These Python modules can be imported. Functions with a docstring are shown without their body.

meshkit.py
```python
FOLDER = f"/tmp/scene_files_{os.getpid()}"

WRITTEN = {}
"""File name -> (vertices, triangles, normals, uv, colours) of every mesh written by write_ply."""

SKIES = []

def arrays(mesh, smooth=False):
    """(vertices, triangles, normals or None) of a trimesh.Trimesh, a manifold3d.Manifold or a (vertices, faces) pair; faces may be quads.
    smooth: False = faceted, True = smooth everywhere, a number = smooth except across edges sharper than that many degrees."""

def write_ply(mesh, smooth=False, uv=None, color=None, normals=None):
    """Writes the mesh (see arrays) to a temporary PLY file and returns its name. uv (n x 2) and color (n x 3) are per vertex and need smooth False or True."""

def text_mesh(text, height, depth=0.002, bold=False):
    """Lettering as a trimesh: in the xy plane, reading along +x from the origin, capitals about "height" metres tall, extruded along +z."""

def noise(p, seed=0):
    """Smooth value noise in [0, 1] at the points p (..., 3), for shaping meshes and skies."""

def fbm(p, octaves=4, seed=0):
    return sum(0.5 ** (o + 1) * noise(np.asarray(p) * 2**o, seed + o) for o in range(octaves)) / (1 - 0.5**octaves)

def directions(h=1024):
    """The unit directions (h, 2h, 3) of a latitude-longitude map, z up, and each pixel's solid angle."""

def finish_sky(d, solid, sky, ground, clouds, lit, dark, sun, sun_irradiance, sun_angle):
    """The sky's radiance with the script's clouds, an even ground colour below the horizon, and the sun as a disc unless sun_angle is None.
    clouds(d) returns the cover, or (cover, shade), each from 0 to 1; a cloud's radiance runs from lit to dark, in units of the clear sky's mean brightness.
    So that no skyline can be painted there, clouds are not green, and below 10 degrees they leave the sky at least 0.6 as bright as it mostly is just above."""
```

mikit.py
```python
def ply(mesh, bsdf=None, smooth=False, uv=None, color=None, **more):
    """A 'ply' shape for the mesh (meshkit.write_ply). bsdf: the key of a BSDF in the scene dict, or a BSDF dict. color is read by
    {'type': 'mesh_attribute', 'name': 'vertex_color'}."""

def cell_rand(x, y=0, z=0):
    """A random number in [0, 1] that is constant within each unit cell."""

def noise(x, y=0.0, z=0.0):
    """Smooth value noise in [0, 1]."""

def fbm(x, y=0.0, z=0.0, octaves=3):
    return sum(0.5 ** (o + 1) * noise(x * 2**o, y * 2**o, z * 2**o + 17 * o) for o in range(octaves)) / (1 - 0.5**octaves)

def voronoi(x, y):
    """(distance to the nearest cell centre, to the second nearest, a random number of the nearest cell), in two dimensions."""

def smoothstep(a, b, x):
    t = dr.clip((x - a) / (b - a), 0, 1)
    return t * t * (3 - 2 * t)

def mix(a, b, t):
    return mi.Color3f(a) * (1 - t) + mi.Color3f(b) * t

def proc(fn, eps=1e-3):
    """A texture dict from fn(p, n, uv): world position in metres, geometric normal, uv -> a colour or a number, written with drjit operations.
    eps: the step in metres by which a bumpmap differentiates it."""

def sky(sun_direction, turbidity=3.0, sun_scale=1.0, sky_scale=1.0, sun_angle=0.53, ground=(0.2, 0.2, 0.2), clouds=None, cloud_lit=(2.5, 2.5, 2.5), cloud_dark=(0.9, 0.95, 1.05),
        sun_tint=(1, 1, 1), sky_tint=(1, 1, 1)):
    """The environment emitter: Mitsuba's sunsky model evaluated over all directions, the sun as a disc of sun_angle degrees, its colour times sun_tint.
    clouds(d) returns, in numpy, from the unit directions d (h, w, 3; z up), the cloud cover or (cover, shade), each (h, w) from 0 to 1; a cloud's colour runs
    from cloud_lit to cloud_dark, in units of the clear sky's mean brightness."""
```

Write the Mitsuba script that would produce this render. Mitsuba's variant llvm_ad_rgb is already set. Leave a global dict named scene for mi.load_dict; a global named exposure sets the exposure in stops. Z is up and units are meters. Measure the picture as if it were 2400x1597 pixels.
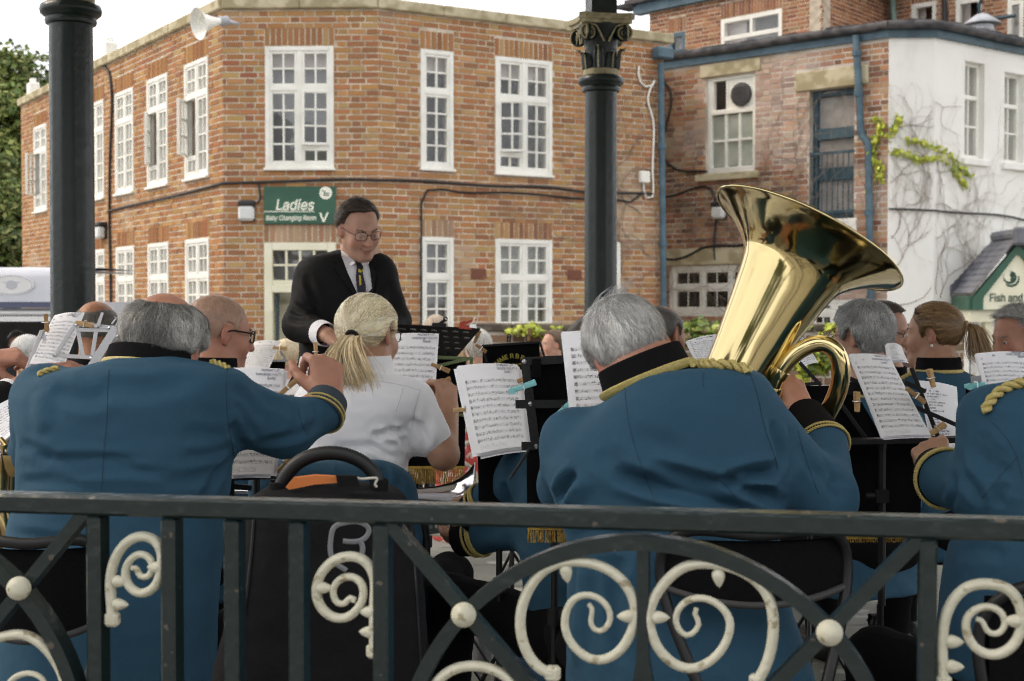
import math, random, numpy as np, trimesh, mitsuba as mi, drjit as dr, mikit, meshkit
from shapely.geometry import Polygon, Point, box as sbox
from shapely.ops import unary_union
import shapely.affinity as aff
from scipy.spatial import cKDTree
from scipy.sparse import csr_matrix
from scipy.interpolate import CubicSpline, PchipInterpolator

# ---------------------------------------------------------------- camera, sky, exposure
T = mi.ScalarTransform4f
FPX, PITCH, EYE = 3333.0, math.radians(1.469), np.array([0.0, 0.0, 1.30])
FWD = np.array([0, math.cos(PITCH), -math.sin(PITCH)]); UP = np.array([0, math.sin(PITCH), math.cos(PITCH)])
scene, labels = {}, {}
scene['camera'] = {'type': 'thinlens', 'fov': math.degrees(2 * math.atan(1200 / FPX)), 'fov_axis': 'x', 'near_clip': 0.05, 'far_clip': 500.0,
                   'aperture_radius': 0.0032, 'focus_distance': 3.45,
                   'to_world': T().look_at(origin=EYE.tolist(), target=(EYE + FWD).tolist(), up=[0, 0, 1])}
def sky_cover(d):
    n = meshkit.fbm(d * np.array([3.0, 3.0, 6.0]), 4, 3)
    return np.ones(d.shape[:2]), np.clip(0.9 * (n - 0.38), 0, 0.4)
scene['sky'] = mikit.sky([-0.72, 0.10, 0.69], turbidity=4, sun_scale=0.22, sun_angle=26, clouds=sky_cover,
                         cloud_lit=(2.35, 2.36, 2.38), cloud_dark=(1.35, 1.4, 1.5), ground=(0.18, 0.17, 0.16))
exposure = 2.76

# ---------------------------------------------------------------- small tools
def ray(px, py):
    d = FWD * FPX + np.array([1.0, 0, 0]) * (px - 1200) + UP * (798.5 - py)
    return d / np.linalg.norm(d)
def at(px, py, Y):                     # the point that stands Y metres ahead on the line of sight through a pixel of the photograph
    d = ray(px, py); return EYE + d * (Y / d[1])
def pix(p):
    q = np.asarray(p, float) - EYE
    w = q @ FWD
    return np.stack([1200 + FPX * q[..., 0] / w, 798.5 - FPX * (q @ UP) / w], -1)
def numbered(name):
    k, n = name, 0
    while k in scene or k in labels or any(x.startswith(k + '__') for x in ()) or k in _used:
        n += 1; k = '%s_%03d' % (name, n)
    _used.add(k); return k
_used = set()
def obj(name, mesh, bsdf, parent=None, smooth=False, **kw):
    k = numbered((parent + '__' if parent else '') + name)
    if isinstance(mesh, list): mesh = trimesh.util.concatenate(mesh)
    scene[k] = mikit.ply(mesh, bsdf, smooth=smooth, **kw); return k
def thing(name, label, cat, group=None):
    k = numbered(name); labels[k] = {'label': label, 'category': cat}
    if group: labels[k]['group'] = group
    return k
def tag(k, label, cat=None, group=None, kind=None):
    labels[k] = {x: v for x, v in dict(label=label, category=cat, group=group, kind=kind).items() if v}; return k
def struct(k, label=None):
    labels[k] = {'kind': 'structure'}
    if label: labels[k]['label'] = label
    return k
def nrm(v):
    v = np.asarray(v, float); return v / (np.linalg.norm(v, axis=-1, keepdims=True) + 1e-12)
def box(c, s, X=(1, 0, 0), Y=(0, 1, 0), Z=(0, 0, 1), ch=0.0):      # box at centre c, sizes s, on axes X Y Z; ch: chamfer
    s = np.asarray(s, float) / 2
    R = np.stack([X, Y, Z], 0)
    if ch:
        pts = np.array([[a * (s[0] - (ch if k != 0 else 0)), b * (s[1] - (ch if k != 1 else 0)), d * (s[2] - (ch if k != 2 else 0))]
                        for a in (-1, 1) for b in (-1, 1) for d in (-1, 1) for k in range(3)])
        m = trimesh.convex.convex_hull(pts)
    else: m = trimesh.creation.box(2 * s)
    v = m.vertices @ R + np.asarray(c)
    return trimesh.Trimesh(v, m.faces, process=False)
def bar(p, q, w, t, n=(0, -1, 0), ch=0.0):                        # flat bar from p to q, w wide, t thick along n
    p, q = np.asarray(p, float), np.asarray(q, float)
    Z = nrm(q - p); X = nrm(np.cross(n, Z)); Yv = np.cross(Z, X)
    return box((p + q) / 2, (w, t, np.linalg.norm(q - p)), X, Yv, Z, ch)
def tube(pts, r, sides=8, cap=True, closed=False, flat=1.0, nref=None, uv=False):
    p = np.asarray(pts, float); n = len(p); r = np.broadcast_to(np.asarray(r, float), (n,))
    t = nrm(np.gradient(p, axis=0)) if not closed else nrm(np.roll(p, -1, 0) - np.roll(p, 1, 0))
    a = np.zeros_like(p)
    if nref is not None: a = nrm(np.cross(t, np.broadcast_to(nref, p.shape)))
    else:
        a0 = np.cross(t[0], [0, 0, 1.0] if abs(t[0][2]) < 0.9 else [1.0, 0, 0]); a[0] = nrm(a0)
        for i in range(1, n):
            x = a[i - 1] - t[i] * (a[i - 1] @ t[i]); a[i] = nrm(x)
    b = np.cross(t, a); g = np.arange(sides) * 2 * np.pi / sides
    v = (p[:, None] + r[:, None, None] * (np.cos(g)[None, :, None] * a[:, None] + flat * np.sin(g)[None, :, None] * b[:, None])).reshape(-1, 3)
    m = n if closed else n - 1
    i, j = np.meshgrid(np.arange(m), np.arange(sides), indexing='ij'); i2 = (i + 1) % n; j2 = (j + 1) % sides
    f = np.stack([i * sides + j, i * sides + j2, i2 * sides + j2, i2 * sides + j], -1).reshape(-1, 4)
    f = np.vstack([f[:, [0, 1, 2]], f[:, [0, 2, 3]]])
    if cap and not closed:
        v = np.vstack([v, p[0], p[-1]]); k = len(v); g = np.arange(sides); o = (n - 1) * sides
        f = np.vstack([f, np.stack([np.full(sides, k - 2), (g + 1) % sides, g], 1), np.stack([np.full(sides, k - 1), o + g, o + (g + 1) % sides], 1)])
    return trimesh.Trimesh(v, f, process=False)
def smooth_path(pts, n=40, closed=False):
    p = np.asarray(pts, float); d = np.r_[0, np.cumsum(np.linalg.norm(np.diff(p, axis=0), axis=1))]
    return CubicSpline(d, p, axis=0)(np.linspace(0, d[-1], n))
def lathe(prof, n=40, c=(0, 0, 0), X=(1, 0, 0), Y=(0, 1, 0), Z=(0, 0, 1), fn=None):   # prof: (r, z) pairs
    g = np.arange(n) * 2 * np.pi / n; pr = np.asarray(prof, float); m = len(pr)
    rr = pr[:, :1] * np.ones(n); 
    if fn is not None: rr = rr * fn(g[None, :], pr[:, 1:])
    v = np.stack([rr * np.cos(g), rr * np.sin(g), pr[:, 1:] * np.ones(n)], -1).reshape(-1, 3)
    i, j = np.meshgrid(np.arange(m - 1), np.arange(n), indexing='ij'); j2 = (j + 1) % n
    f = np.stack([i * n + j, i * n + j2, (i + 1) * n + j2, (i + 1) * n + j], -1).reshape(-1, 4)
    f = np.vstack([f[:, [0, 1, 2]], f[:, [0, 2, 3]]])
    return trimesh.Trimesh(v @ np.stack([X, Y, Z], 0) + np.asarray(c), f, process=False)
def extr(poly, d, o=(0, 0, 0), X=(1, 0, 0), Y=(0, 0, 1), N=None):  # polygon in the plane (X, Y) at o, thickened by d along N = X x Y
    ps = getattr(poly, 'geoms', [poly]); X, Y = np.asarray(X, float), np.asarray(Y, float); N = np.cross(X, Y) if N is None else np.asarray(N, float)
    m = trimesh.util.concatenate([trimesh.creation.extrude_polygon(g, abs(d), engine='earcut') for g in ps if g.area > 1e-9])
    z = m.vertices[:, 2:3] * (1 if d > 0 else -1)
    v = np.asarray(o) + m.vertices[:, :1] * X + m.vertices[:, 1:2] * Y + z * N
    f = m.faces
    if d < 0: f = f[:, ::-1]
    if np.dot(np.cross(X, Y), N) < 0: f = f[:, ::-1]
    return trimesh.Trimesh(v, f, process=False)
def sheet(P):                                                    # grid of points (n, m, 3) -> mesh and uv
    n, m = P.shape[:2]; i, j = np.meshgrid(np.arange(n - 1), np.arange(m - 1), indexing='ij'); a = i * m + j
    f = np.stack([a, a + m, a + m + 1, a + 1], -1).reshape(-1, 4); f = np.vstack([f[:, [0, 1, 2]], f[:, [0, 2, 3]]])
    u, v = np.meshgrid(np.linspace(0, 1, n), np.linspace(0, 1, m), indexing='ij')
    return trimesh.Trimesh(P.reshape(-1, 3), f, process=False), np.stack([u.ravel(), v.ravel()], 1)
_txt = {}
def text(s, h, o, X, Y, depth=0.002, bold=False, slant=0.0, width=None):
    key = (s, bold)
    if key not in _txt: _txt[key] = meshkit.text_mesh(s, 1.0, 0.02, bold)
    m = _txt[key]; v = np.array(m.vertices); X, Y = np.asarray(X, float), np.asarray(Y, float); N = np.cross(X, Y)
    kx = h if width is None else width / v[:, 0].max()
    w = np.asarray(o) + (v[:, :1] * kx + slant * h * v[:, 1:2]) * X + v[:, 1:2] * h * Y + v[:, 2:3] / 0.02 * depth * N
    return trimesh.Trimesh(w, m.faces, process=False)
def rng(s): return np.random.default_rng(s)

# ---------------------------------------------------------------- materials
def rgb(c): return {'type': 'rgb', 'value': [float(x) for x in c]}
def mat(key, color, rough=0.6, metal=0.0, two=True, spec=0.5, bump=None, bs=1.0, **kw):
    col = {'type': 'mesh_attribute', 'name': 'vertex_color'} if color == 'vertex' else (mikit.proc(color) if callable(color) else rgb(color))
    b = {'type': 'principled', 'base_color': col, 'roughness': (mikit.proc(rough) if callable(rough) else rough), 'metallic': metal, 'specular': spec, **kw}
    if bump is not None: b = {'type': 'bumpmap', 'arbitrary': mikit.proc(bump, 0.0015), 'scale': bs, 'bsdf': b}
    scene[key] = {'type': 'twosided', 'bsdf': b} if two else b
    return key
nz, fb, sst, mx = mikit.noise, mikit.fbm, mikit.smoothstep, mikit.mix
def c3(*c): return mi.Color3f(*c)
def patchy(a, b, s, lo=0.35, hi=0.65, o=3):
    return lambda p, n, uv: mx(c3(*a), c3(*b), sst(lo, hi, fb(p.x * s, p.y * s, p.z * s, o)))
mat('m_brick', 'vertex', 0.85, spec=0.25)
mat('m_mortar', patchy((0.44, 0.37, 0.28), (0.58, 0.50, 0.40), 9), 0.95, spec=0.2)
mat('m_oldmortar', patchy((0.38, 0.32, 0.25), (0.60, 0.55, 0.49), 2.5), 0.95, spec=0.2)
mat('m_stone', patchy((0.33, 0.28, 0.17), (0.52, 0.46, 0.32), 6), 0.9, spec=0.2)
mat('m_white', patchy((0.72, 0.71, 0.65), (0.79, 0.78, 0.72), 5), 0.45)
mat('m_cream', patchy((0.70, 0.67, 0.50), (0.77, 0.74, 0.58), 3), 0.45)
mat('m_render', lambda p, n, uv: mx(mx(c3(0.78, 0.77, 0.73), c3(0.71, 0.69, 0.64), sst(0.45, 0.75, fb(p.x * 1.3, p.y * 1.3, p.z * 0.7, 4))), c3(0.55, 0.53, 0.47), 0.22 * sst(0.62, 0.8, fb(p.x * 7, p.y * 7, p.z * 2.2, 3))), 0.85, spec=0.2,
    bump=lambda p, n, uv: fb(p.x * 30, p.y * 30, p.z * 30, 3), bs=0.006)
mat('m_blue', patchy((0.048, 0.092, 0.125), (0.075, 0.130, 0.170), 7), 0.5)
mat('m_teal', patchy((0.026, 0.058, 0.080), (0.042, 0.085, 0.110), 7), 0.5)
mat('m_roof', patchy((0.035, 0.035, 0.04), (0.09, 0.085, 0.085), 8), 0.9)
mat('m_slate', patchy((0.10, 0.105, 0.125), (0.17, 0.17, 0.19), 5), 0.7)
mat('m_signgreen', patchy((0.022, 0.082, 0.050), (0.030, 0.100, 0.062), 4), 0.35)
mat('m_letter', (0.78, 0.78, 0.66), 0.5)
mat('m_darkletter', (0.012, 0.05, 0.03), 0.5)
mat('m_black', (0.006, 0.006, 0.007), 0.6, spec=.25)
mat('m_cable', (0.02, 0.02, 0.023), 0.55)
mat('m_room', (0.05, 0.048, 0.045), 0.9)
mat('m_net', (0.30, 0.31, 0.33), 0.9)
mat('m_blind', (0.66, 0.62, 0.60), 0.9)
mat('m_board', patchy((0.25, 0.235, 0.22), (0.32, 0.30, 0.28), 6), 0.8)
mat('m_frost', patchy((0.30, 0.33, 0.28), (0.40, 0.42, 0.37), 4), 0.25)
scene['m_glass'] = {'type': 'thindielectric', 'int_ior': 1.52}
mat('m_grey', (0.34, 0.35, 0.38), 0.5)
mat('m_lamp', (0.62, 0.63, 0.62), 0.25)
mat('m_stem', patchy((0.16, 0.125, 0.10), (0.27, 0.22, 0.18), 12), 0.9)
mat('m_brass', (0.80, 0.56, 0.20), 0.08, 1.0, two=True)
mat('m_chrome', (.75, .75, .77), .12, 1.0)
# ---------------------------------------------------------------- brick walls and windows
class Wall:                          # an upright wall plane: plan points a -> b (left to right as seen), u along it, outward normal N
    def __init__(s, a, b):
        s.a, s.b = np.array([a[0], a[1], 0.0]), np.array([b[0], b[1], 0.0]); s.L = np.linalg.norm(s.b - s.a); s.U = (s.b - s.a) / s.L
        s.N = np.array([s.U[1], -s.U[0], 0.0]); s.Z = np.array([0, 0, 1.0])
    def P(s, u, z, d=0.0): return s.a + np.multiply.outer(np.asarray(u, float), s.U) + np.multiply.outer(np.asarray(z, float), s.Z) + np.multiply.outer(np.asarray(d, float), s.N)
    def uz(s, px, py):
        d = ray(px, py); t = ((s.a - EYE) @ s.N) / (d @ s.N); q = EYE + d * t; return (q - s.a) @ s.U, q[2]
    def box(s, u0, u1, z0, z1, d0, d1, ch=0.0): return box(s.P((u0 + u1) / 2, (z0 + z1) / 2, (d0 + d1) / 2), (u1 - u0, abs(d1 - d0), z1 - z0), s.U, -s.N, s.Z, ch)
    def rect(s, x0, y0, x1, y1):
        u0, z1 = s.uz(x0, y0); u1, z0 = s.uz(x1, y1); return u0, u1, z0, z1
    def quad(s, u0, u1, z0, z1, d): return trimesh.Trimesh(s.P([u0, u1, u1, u0], [z0, z0, z1, z1], d), [[0, 1, 2], [0, 2, 3]], process=False)
    def poly(s, xy): return [s.uz(*q) for q in xy]
    def path(s, pts, d=0.02): return np.array([s.P(*s.uz(*q), d) for q in pts])
BF = np.array([[4, 5, 6], [4, 6, 7], [0, 1, 5], [0, 5, 4], [1, 2, 6], [1, 6, 5], [2, 3, 7], [2, 7, 6], [3, 0, 4], [3, 4, 7]])
def brick_mesh(w, u0, u1, z0, z1, d0, d1, tilt=0.0):
    c = 0.004
    v = np.vstack([w.P([u0, u1, u1, u0], [z0, z0, z1, z1], d0), w.P([u0 + c, u1 - c, u1 - c, u0 + c], [z0 + c, z0 + c, z1 - c, z1 - c], [d1 - tilt, d1 + tilt, d1 + tilt, d1 - tilt])])
    return v, BF
def lay(w, z0, z1, holes, pal, seed, lintels=(), course=0.075, ln=0.225, stain=None, wob=0.0, zof=None):
    r = rng(seed); out = []
    def tone(u, z):
        c = np.array(pal[r.choice(len(pal), p=PALP[:len(pal)] / PALP[:len(pal)].sum())]) * r.uniform(0.90, 1.10) * (1 + 0.04 * r.standard_normal(3))
        if stain is not None: c = stain(u, z, c, r)
        return np.clip(c, 0.01, 0.9)
    n = int((z1 - z0) / course)
    skip = [(h[0], h[1], h[2], h[3]) for h in holes] + [(l[0], l[1], l[2], l[3]) for l in lintels]
    for k in range(n):
        za = z0 + k * course; zm = za + course / 2
        u = -r.uniform(0, .02) - (0.17 if k % 2 else 0.0); hd = k % 2 == 0; q = 0
        while u < w.L:
            q += 1
            wd = ln / 2 - 0.005 if (q % 3 == 0) else ln - 0.010
            a, b = max(u, 0.0), min(u + wd, w.L); u += wd + 0.012
            segs = [(a, b)]
            for h in skip:
                if h[2] - 0.01 < zm < h[3] + 0.01:
                    segs = [t for s in segs for t in ((s[0], min(s[1], h[0] - .004)), (max(s[0], h[1] + .004), s[1])) if t[1] - t[0] > 0.02]
            for s_ in segs:
                if s_[1] - s_[0] > 0.025:
                    dz = wob * r.standard_normal() ; d1 = 0.007 + 0.0025 * r.standard_normal() + abs(wob) * r.standard_normal()
                    out.append((*brick_mesh(w, s_[0], s_[1], za + 0.006 + dz, za + course - 0.006 + dz, -0.02, max(d1, 0.002), 0.0012 * r.standard_normal()), tone((s_[0] + s_[1]) / 2, zm)))
    for l in lintels:
        m = max(2, round((l[1] - l[0]) / 0.075)); st = (l[1] - l[0]) / m
        for i in range(m):
            out.append((*brick_mesh(w, l[0] + i * st + .007, l[0] + (i + 1) * st - .007, l[2] + .006, l[3] - .004, -0.02, 0.008 + 0.002 * r.standard_normal()), tone(l[0] + i * st, l[2]) * 0.95))
    return out
PALP = np.array([.32, .26, .2, .14, .08])
def bricks_out(root, walls_bricks, most=300):     # the bricks that show largest become parts of their wall, the rest one part
    allb = [(wk, v, f, c) for wk, bl in walls_bricks for (v, f, c) in bl]
    area = []
    for wk, v, f, c in allb:
        p = pix(v[4:]); a = abs((p[2, 0] - p[0, 0]) * (p[2, 1] - p[0, 1])); m = p.mean(0)
        ok = 5 < m[0] < 2395 and 5 < m[1] < 680 and not (105 < m[0] < 240 or 1345 < m[0] < 1455)
        area.append(a if ok else 0)
    pick = set(np.argsort(area)[::-1][:most].tolist())
    V, F, C, o = [], [], [], 0
    for i, (wk, v, f, c) in enumerate(allb):
        if i in pick:
            k = numbered(wk + '__brick'); scene[k] = mikit.ply((v, f), 'm_brick', color=np.tile(c, (8, 1)))
        else: V.append(v); F.append(f + o); C.append(np.tile(c, (8, 1))); o += 8
    k = numbered(root + '__brickwork'); scene[k] = mikit.ply((np.vstack(V), np.vstack(F)), 'm_brick', color=np.vstack(C)); labels[k] = {'kind': 'stuff'}
def wall_mesh(w, z0, z1, holes, key, parent, t=0.25, top=None):
    pg = Polygon(top) if top is not None else sbox(0, z0, w.L, z1)
    for h in holes: pg = pg.difference(sbox(h[0], h[2], h[1], h[3]))
    return obj('wall', extr(pg, -t, w.a, w.U, w.Z, w.N), key, parent)
def window(w, root, r, cols, top, low, tr, open_leaf=None, paint='m_white', fw=0.055, net='m_room', blind=0.0, lower_net=None, sill=True, name='window', depth=0.02, back=1.3):
    """r = (u0, u1, z0, z1); cols lights side by side, each 2 panes wide; top / low pane rows above / below the transom at tr (share of height from the top)"""
    u0, u1, z0, z1 = r; H = z1 - z0; d0, d1 = -0.075, depth
    fr = [w.box(u0, u0 + fw, z0, z1, d0, d1, .006), w.box(u1 - fw, u1, z0, z1, d0, d1, .006), w.box(u0 + fw, u1 - fw, z1 - fw, z1, d0, d1 - .002, .006), w.box(u0 + fw, u1 - fw, z0, z0 + fw, d0, d1 - .002, .006)]
    if sill: fr.append(w.box(u0 - .02, u1 + .02, z0 - .035, z0 - .001, d0, d1 + .035, .006))
    zt = z1 - tr * H
    fr.append(w.box(u0 + fw, u1 - fw, zt - .03, zt + .03, d0, d1 - .004, .006))
    cw = (u1 - u0 - 2 * fw) / cols
    for c in range(1, cols): fr.append(w.box(u0 + fw + c * cw - .03, u0 + fw + c * cw + .03, z0 + fw, z1 - fw, d0, d1 - .006, .006))
    wk = obj(name, fr, paint, root)
    for c in range(cols):
        a = u0 + fw + c * cw + (.03 if c else 0); b = u0 + fw + (c + 1) * cw - (.03 if c < cols - 1 else 0)
        for (lo, hi, rows, kind) in ((zt + .03, z1 - fw, top, 0), (z0 + fw, zt - .03, low, 1)):
            if rows < 1: continue
            sw = 0.032
            opened = open_leaf and open_leaf[0] == c and open_leaf[1] == kind
            lo2 = lo
            if opened:
                lo2 = lo + (hi - lo) * 0.245
                leaf(w, wk, a, b, lo2, hi, rows - 1, open_leaf[2], paint)
                fr2 = [w.box(a, b, lo2 - .03, lo2, -0.05, d1 - .012, .004)]; obj('rail', fr2, paint, wk)
                hi2, rows2 = lo2 - .03, 1
            else: hi2, rows2 = hi, rows
            obj('sash', [w.box(a, a + sw, lo, hi2, -.06, d1 - .014, .004), w.box(b - sw, b, lo, hi2, -.06, d1 - .014, .004), w.box(a + sw, b - sw, lo, lo + sw, -.06, d1 - .015, .004), w.box(a + sw, b - sw, hi2 - sw, hi2, -.06, d1 - .015, .004)], paint, wk)
            a2, b2, l2, h2 = a + sw, b - sw, lo + sw, hi2 - sw; m = (a2 + b2) / 2; g = 0.011
            obj('glazing_bar', w.box(m - g, m + g, l2, h2, -.045, d1 - .018, .003), paint, wk)
            ph = (h2 - l2) / rows2
            for i in range(1, rows2): obj('glazing_bar', [w.box(a2, m - g, l2 + i * ph - g, l2 + i * ph + g, -.045, d1 - .02, .003), w.box(m + g, b2, l2 + i * ph - g, l2 + i * ph + g, -.045, d1 - .02, .003)], paint, wk)
            for i in range(rows2):
                for (x, y) in ((a2, m - g), (m + g, b2)):
                    obj('pane', w.quad(x, y, l2 + i * ph + (g if i else 0), l2 + (i + 1) * ph - (g if i < rows2 - 1 else 0), -.03), 'm_glass', wk)
    room(w, wk, u0 + .01, u1 - .01, z0 + .01, z1 - .01, back)
    if net != 'm_room': obj('curtain', w.quad(u0, u1, z0, z1, -.28), net, wk)
    if lower_net: obj('curtain', w.quad(u0, u1, z0, zt, -.3), lower_net, wk)
    if blind: obj('blind', w.box(u0 + .01, u1 - .01, z1 - blind * H, z1 - .02, -.2, -.195), 'm_blind', wk)
    return wk
def room(w, wk, u0, u1, z0, z1, back):
    b = w.box(u0 - .3, u1 + .3, z0 - .2, z1 + .2, -.26 - back, -.26)
    front = b.triangles_center @ w.N > (w.a @ w.N) - .27
    obj('room', trimesh.Trimesh(b.vertices, b.faces[~front], process=False), 'm_room', wk)
def leaf(w, wk, a, b, lo, hi, rows, ang, paint):     # a casement standing open: hinged at a (ang > 0) or b (ang < 0), swung outwards
    h = a if ang > 0 else b; t = math.radians(abs(ang)); s = 1 if ang > 0 else -1
    class L_: pass
    q = Wall((0, 0), (1, 0)); q.a = w.P(h, 0, 0.0); q.U = s * math.cos(t) * w.U + math.sin(t) * w.N; q.N = nrm(np.cross(q.U, w.Z)); q.L = b - a
    if q.N @ (EYE - q.a) < 0: pass
    W, sw, g = b - a, .034, .011
    k = obj('casement', [q.box(0, sw, lo, hi, -.02, .02, .004), q.box(W - sw, W, lo, hi, -.02, .02, .004), q.box(sw, W - sw, lo, lo + sw, -.019, .019, .004), q.box(sw, W - sw, hi - sw, hi, -.019, .019, .004),
             q.box(W / 2 - g, W / 2 + g, lo + sw, hi - sw, -.016, .016)] + [q.box(sw, W - sw, lo + sw + i * (hi - lo - 2 * sw) / rows - g, lo + sw + i * (hi - lo - 2 * sw) / rows + g, -.015, .015) for i in range(1, rows)], paint, wk)
    obj('pane', q.quad(sw, W - sw, lo + sw, hi - sw, 0.0), 'm_glass', wk)

G0 = -0.45     # level of the ground outside; the bandstand floor is 0
# ---------------------------------------------------------------- main brick building: three faces
def plan(px, Y): return ((px - 1200) / FPX * Y, Y)
ZC = 5.04
sA, sL, sB, sR = 190.0, 127.8, 190.6, 170.0
wl, wf, wr = (Wall(plan(54, FPX / sL), plan(525, FPX / sA)), Wall(plan(525, FPX / sA), plan(888, FPX / sB)), Wall(plan(888, FPX / sB), plan(1553, FPX / 168.5)))
bb = thing('brick_building', 'two storey orange brick building with white small paned windows, its corner facing the bandstand', 'building')
ZT = ZC - 0.13
u0, zt_ = wf.uz(623, 110); _, zb_ = wf.uz(624, 394); _, zl_ = wr.uz(989, 556); _, zlb = wr.uz(1107, 771)
UZ0, UZ1, LZ0, LZ1 = zb_, zt_, zlb, zl_
def cols_of(w, xs): return [w.uz(x, 500)[0] for x in xs]
a5, b5 = cols_of(wl, (436, 491)); ww = b5 - a5
lefts = [cols_of(wl, (82,))[0], cols_of(wl, (246,))[0] - ww, cols_of(wl, (273,))[0], cols_of(wl, (348,))[0], a5]
_, zl5t = wl.uz(436, 153); _, zl5b = wl.uz(434, 422)
holes_l = [(u, u + ww, zl5b, zl5t) for u in lefts] + [(u, u + ww, LZ0, LZ1) for u in lefts[1:]]
fu0, fu1 = cols_of(wf, (623, 783)); du0 = cols_of(wf, (619,))[0]; du1 = fu1 + .02
holes_f = [(fu0, fu1, UZ0, UZ1), (du0, du1, G0 + .03, wf.uz(619, 570)[1])]
R1 = wr.rect(985, 115, 1062, 398); R2 = wr.rect(1160, 132, 1293, 412); R3 = (R1[0], R1[1], LZ0, LZ1); R4 = (R2[0], R2[1], LZ0, LZ1)
r5 = cols_of(wr, (1377, 1453)); R5 = (r5[0], r5[1], LZ0, LZ1)
holes_r = [R1, R2, R3, R4, R5]
lint = lambda hs, hh=.235: [(h[0] - .01, h[1] + .01, h[3] + .006, h[3] + hh) for h in hs]
PAL = [(0.36, 0.176, 0.076), (0.32, 0.150, 0.068), (0.39, 0.216, 0.090), (0.275, 0.130, 0.066), (0.41, 0.252, 0.112)]
def eff(lvl, sc, col=(0.50, 0.42, 0.32)):
    def f(u, z, c, r):
        e = meshkit.fbm(np.array([u * sc, z * sc * 1.3, lvl * 50.0]), 4, 7); t = np.clip((e - lvl) * 5, 0, 0.42) * r.uniform(.5, 1.2)
        return c * (1 - t) + np.array(col) * t
    return f
wkeys = []
for w, hs, sd in ((wl, holes_l, 1), (wf, holes_f, 2), (wr, holes_r, 3)):
    wk = wall_mesh(w, G0, ZT, hs, 'm_mortar', bb)
    wkeys.append((wk, lay(w, G0 + .02, ZT - .005, hs, PAL, sd, lint(hs), stain=eff(.66, .8))))
bricks_out(bb, wkeys)
for i, (u, h) in enumerate(zip(lefts, holes_l[:5])):
    window(wl, bb, h, 2, 2, 4, .30, blind=(0, .2, .12, 0, .3)[i], open_leaf={0: (0, 1, 40), 3: (0, 1, 26), 4: (0, 1, 38)}.get(i), net='m_net')
for h in holes_l[5:]: window(wl, bb, h, 2, 2, 3, .42, net='m_net')
window(wf, bb, holes_f[0], 2, 2, 4, .345, (1, 1, -14), net='m_net', blind=.17)
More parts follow.
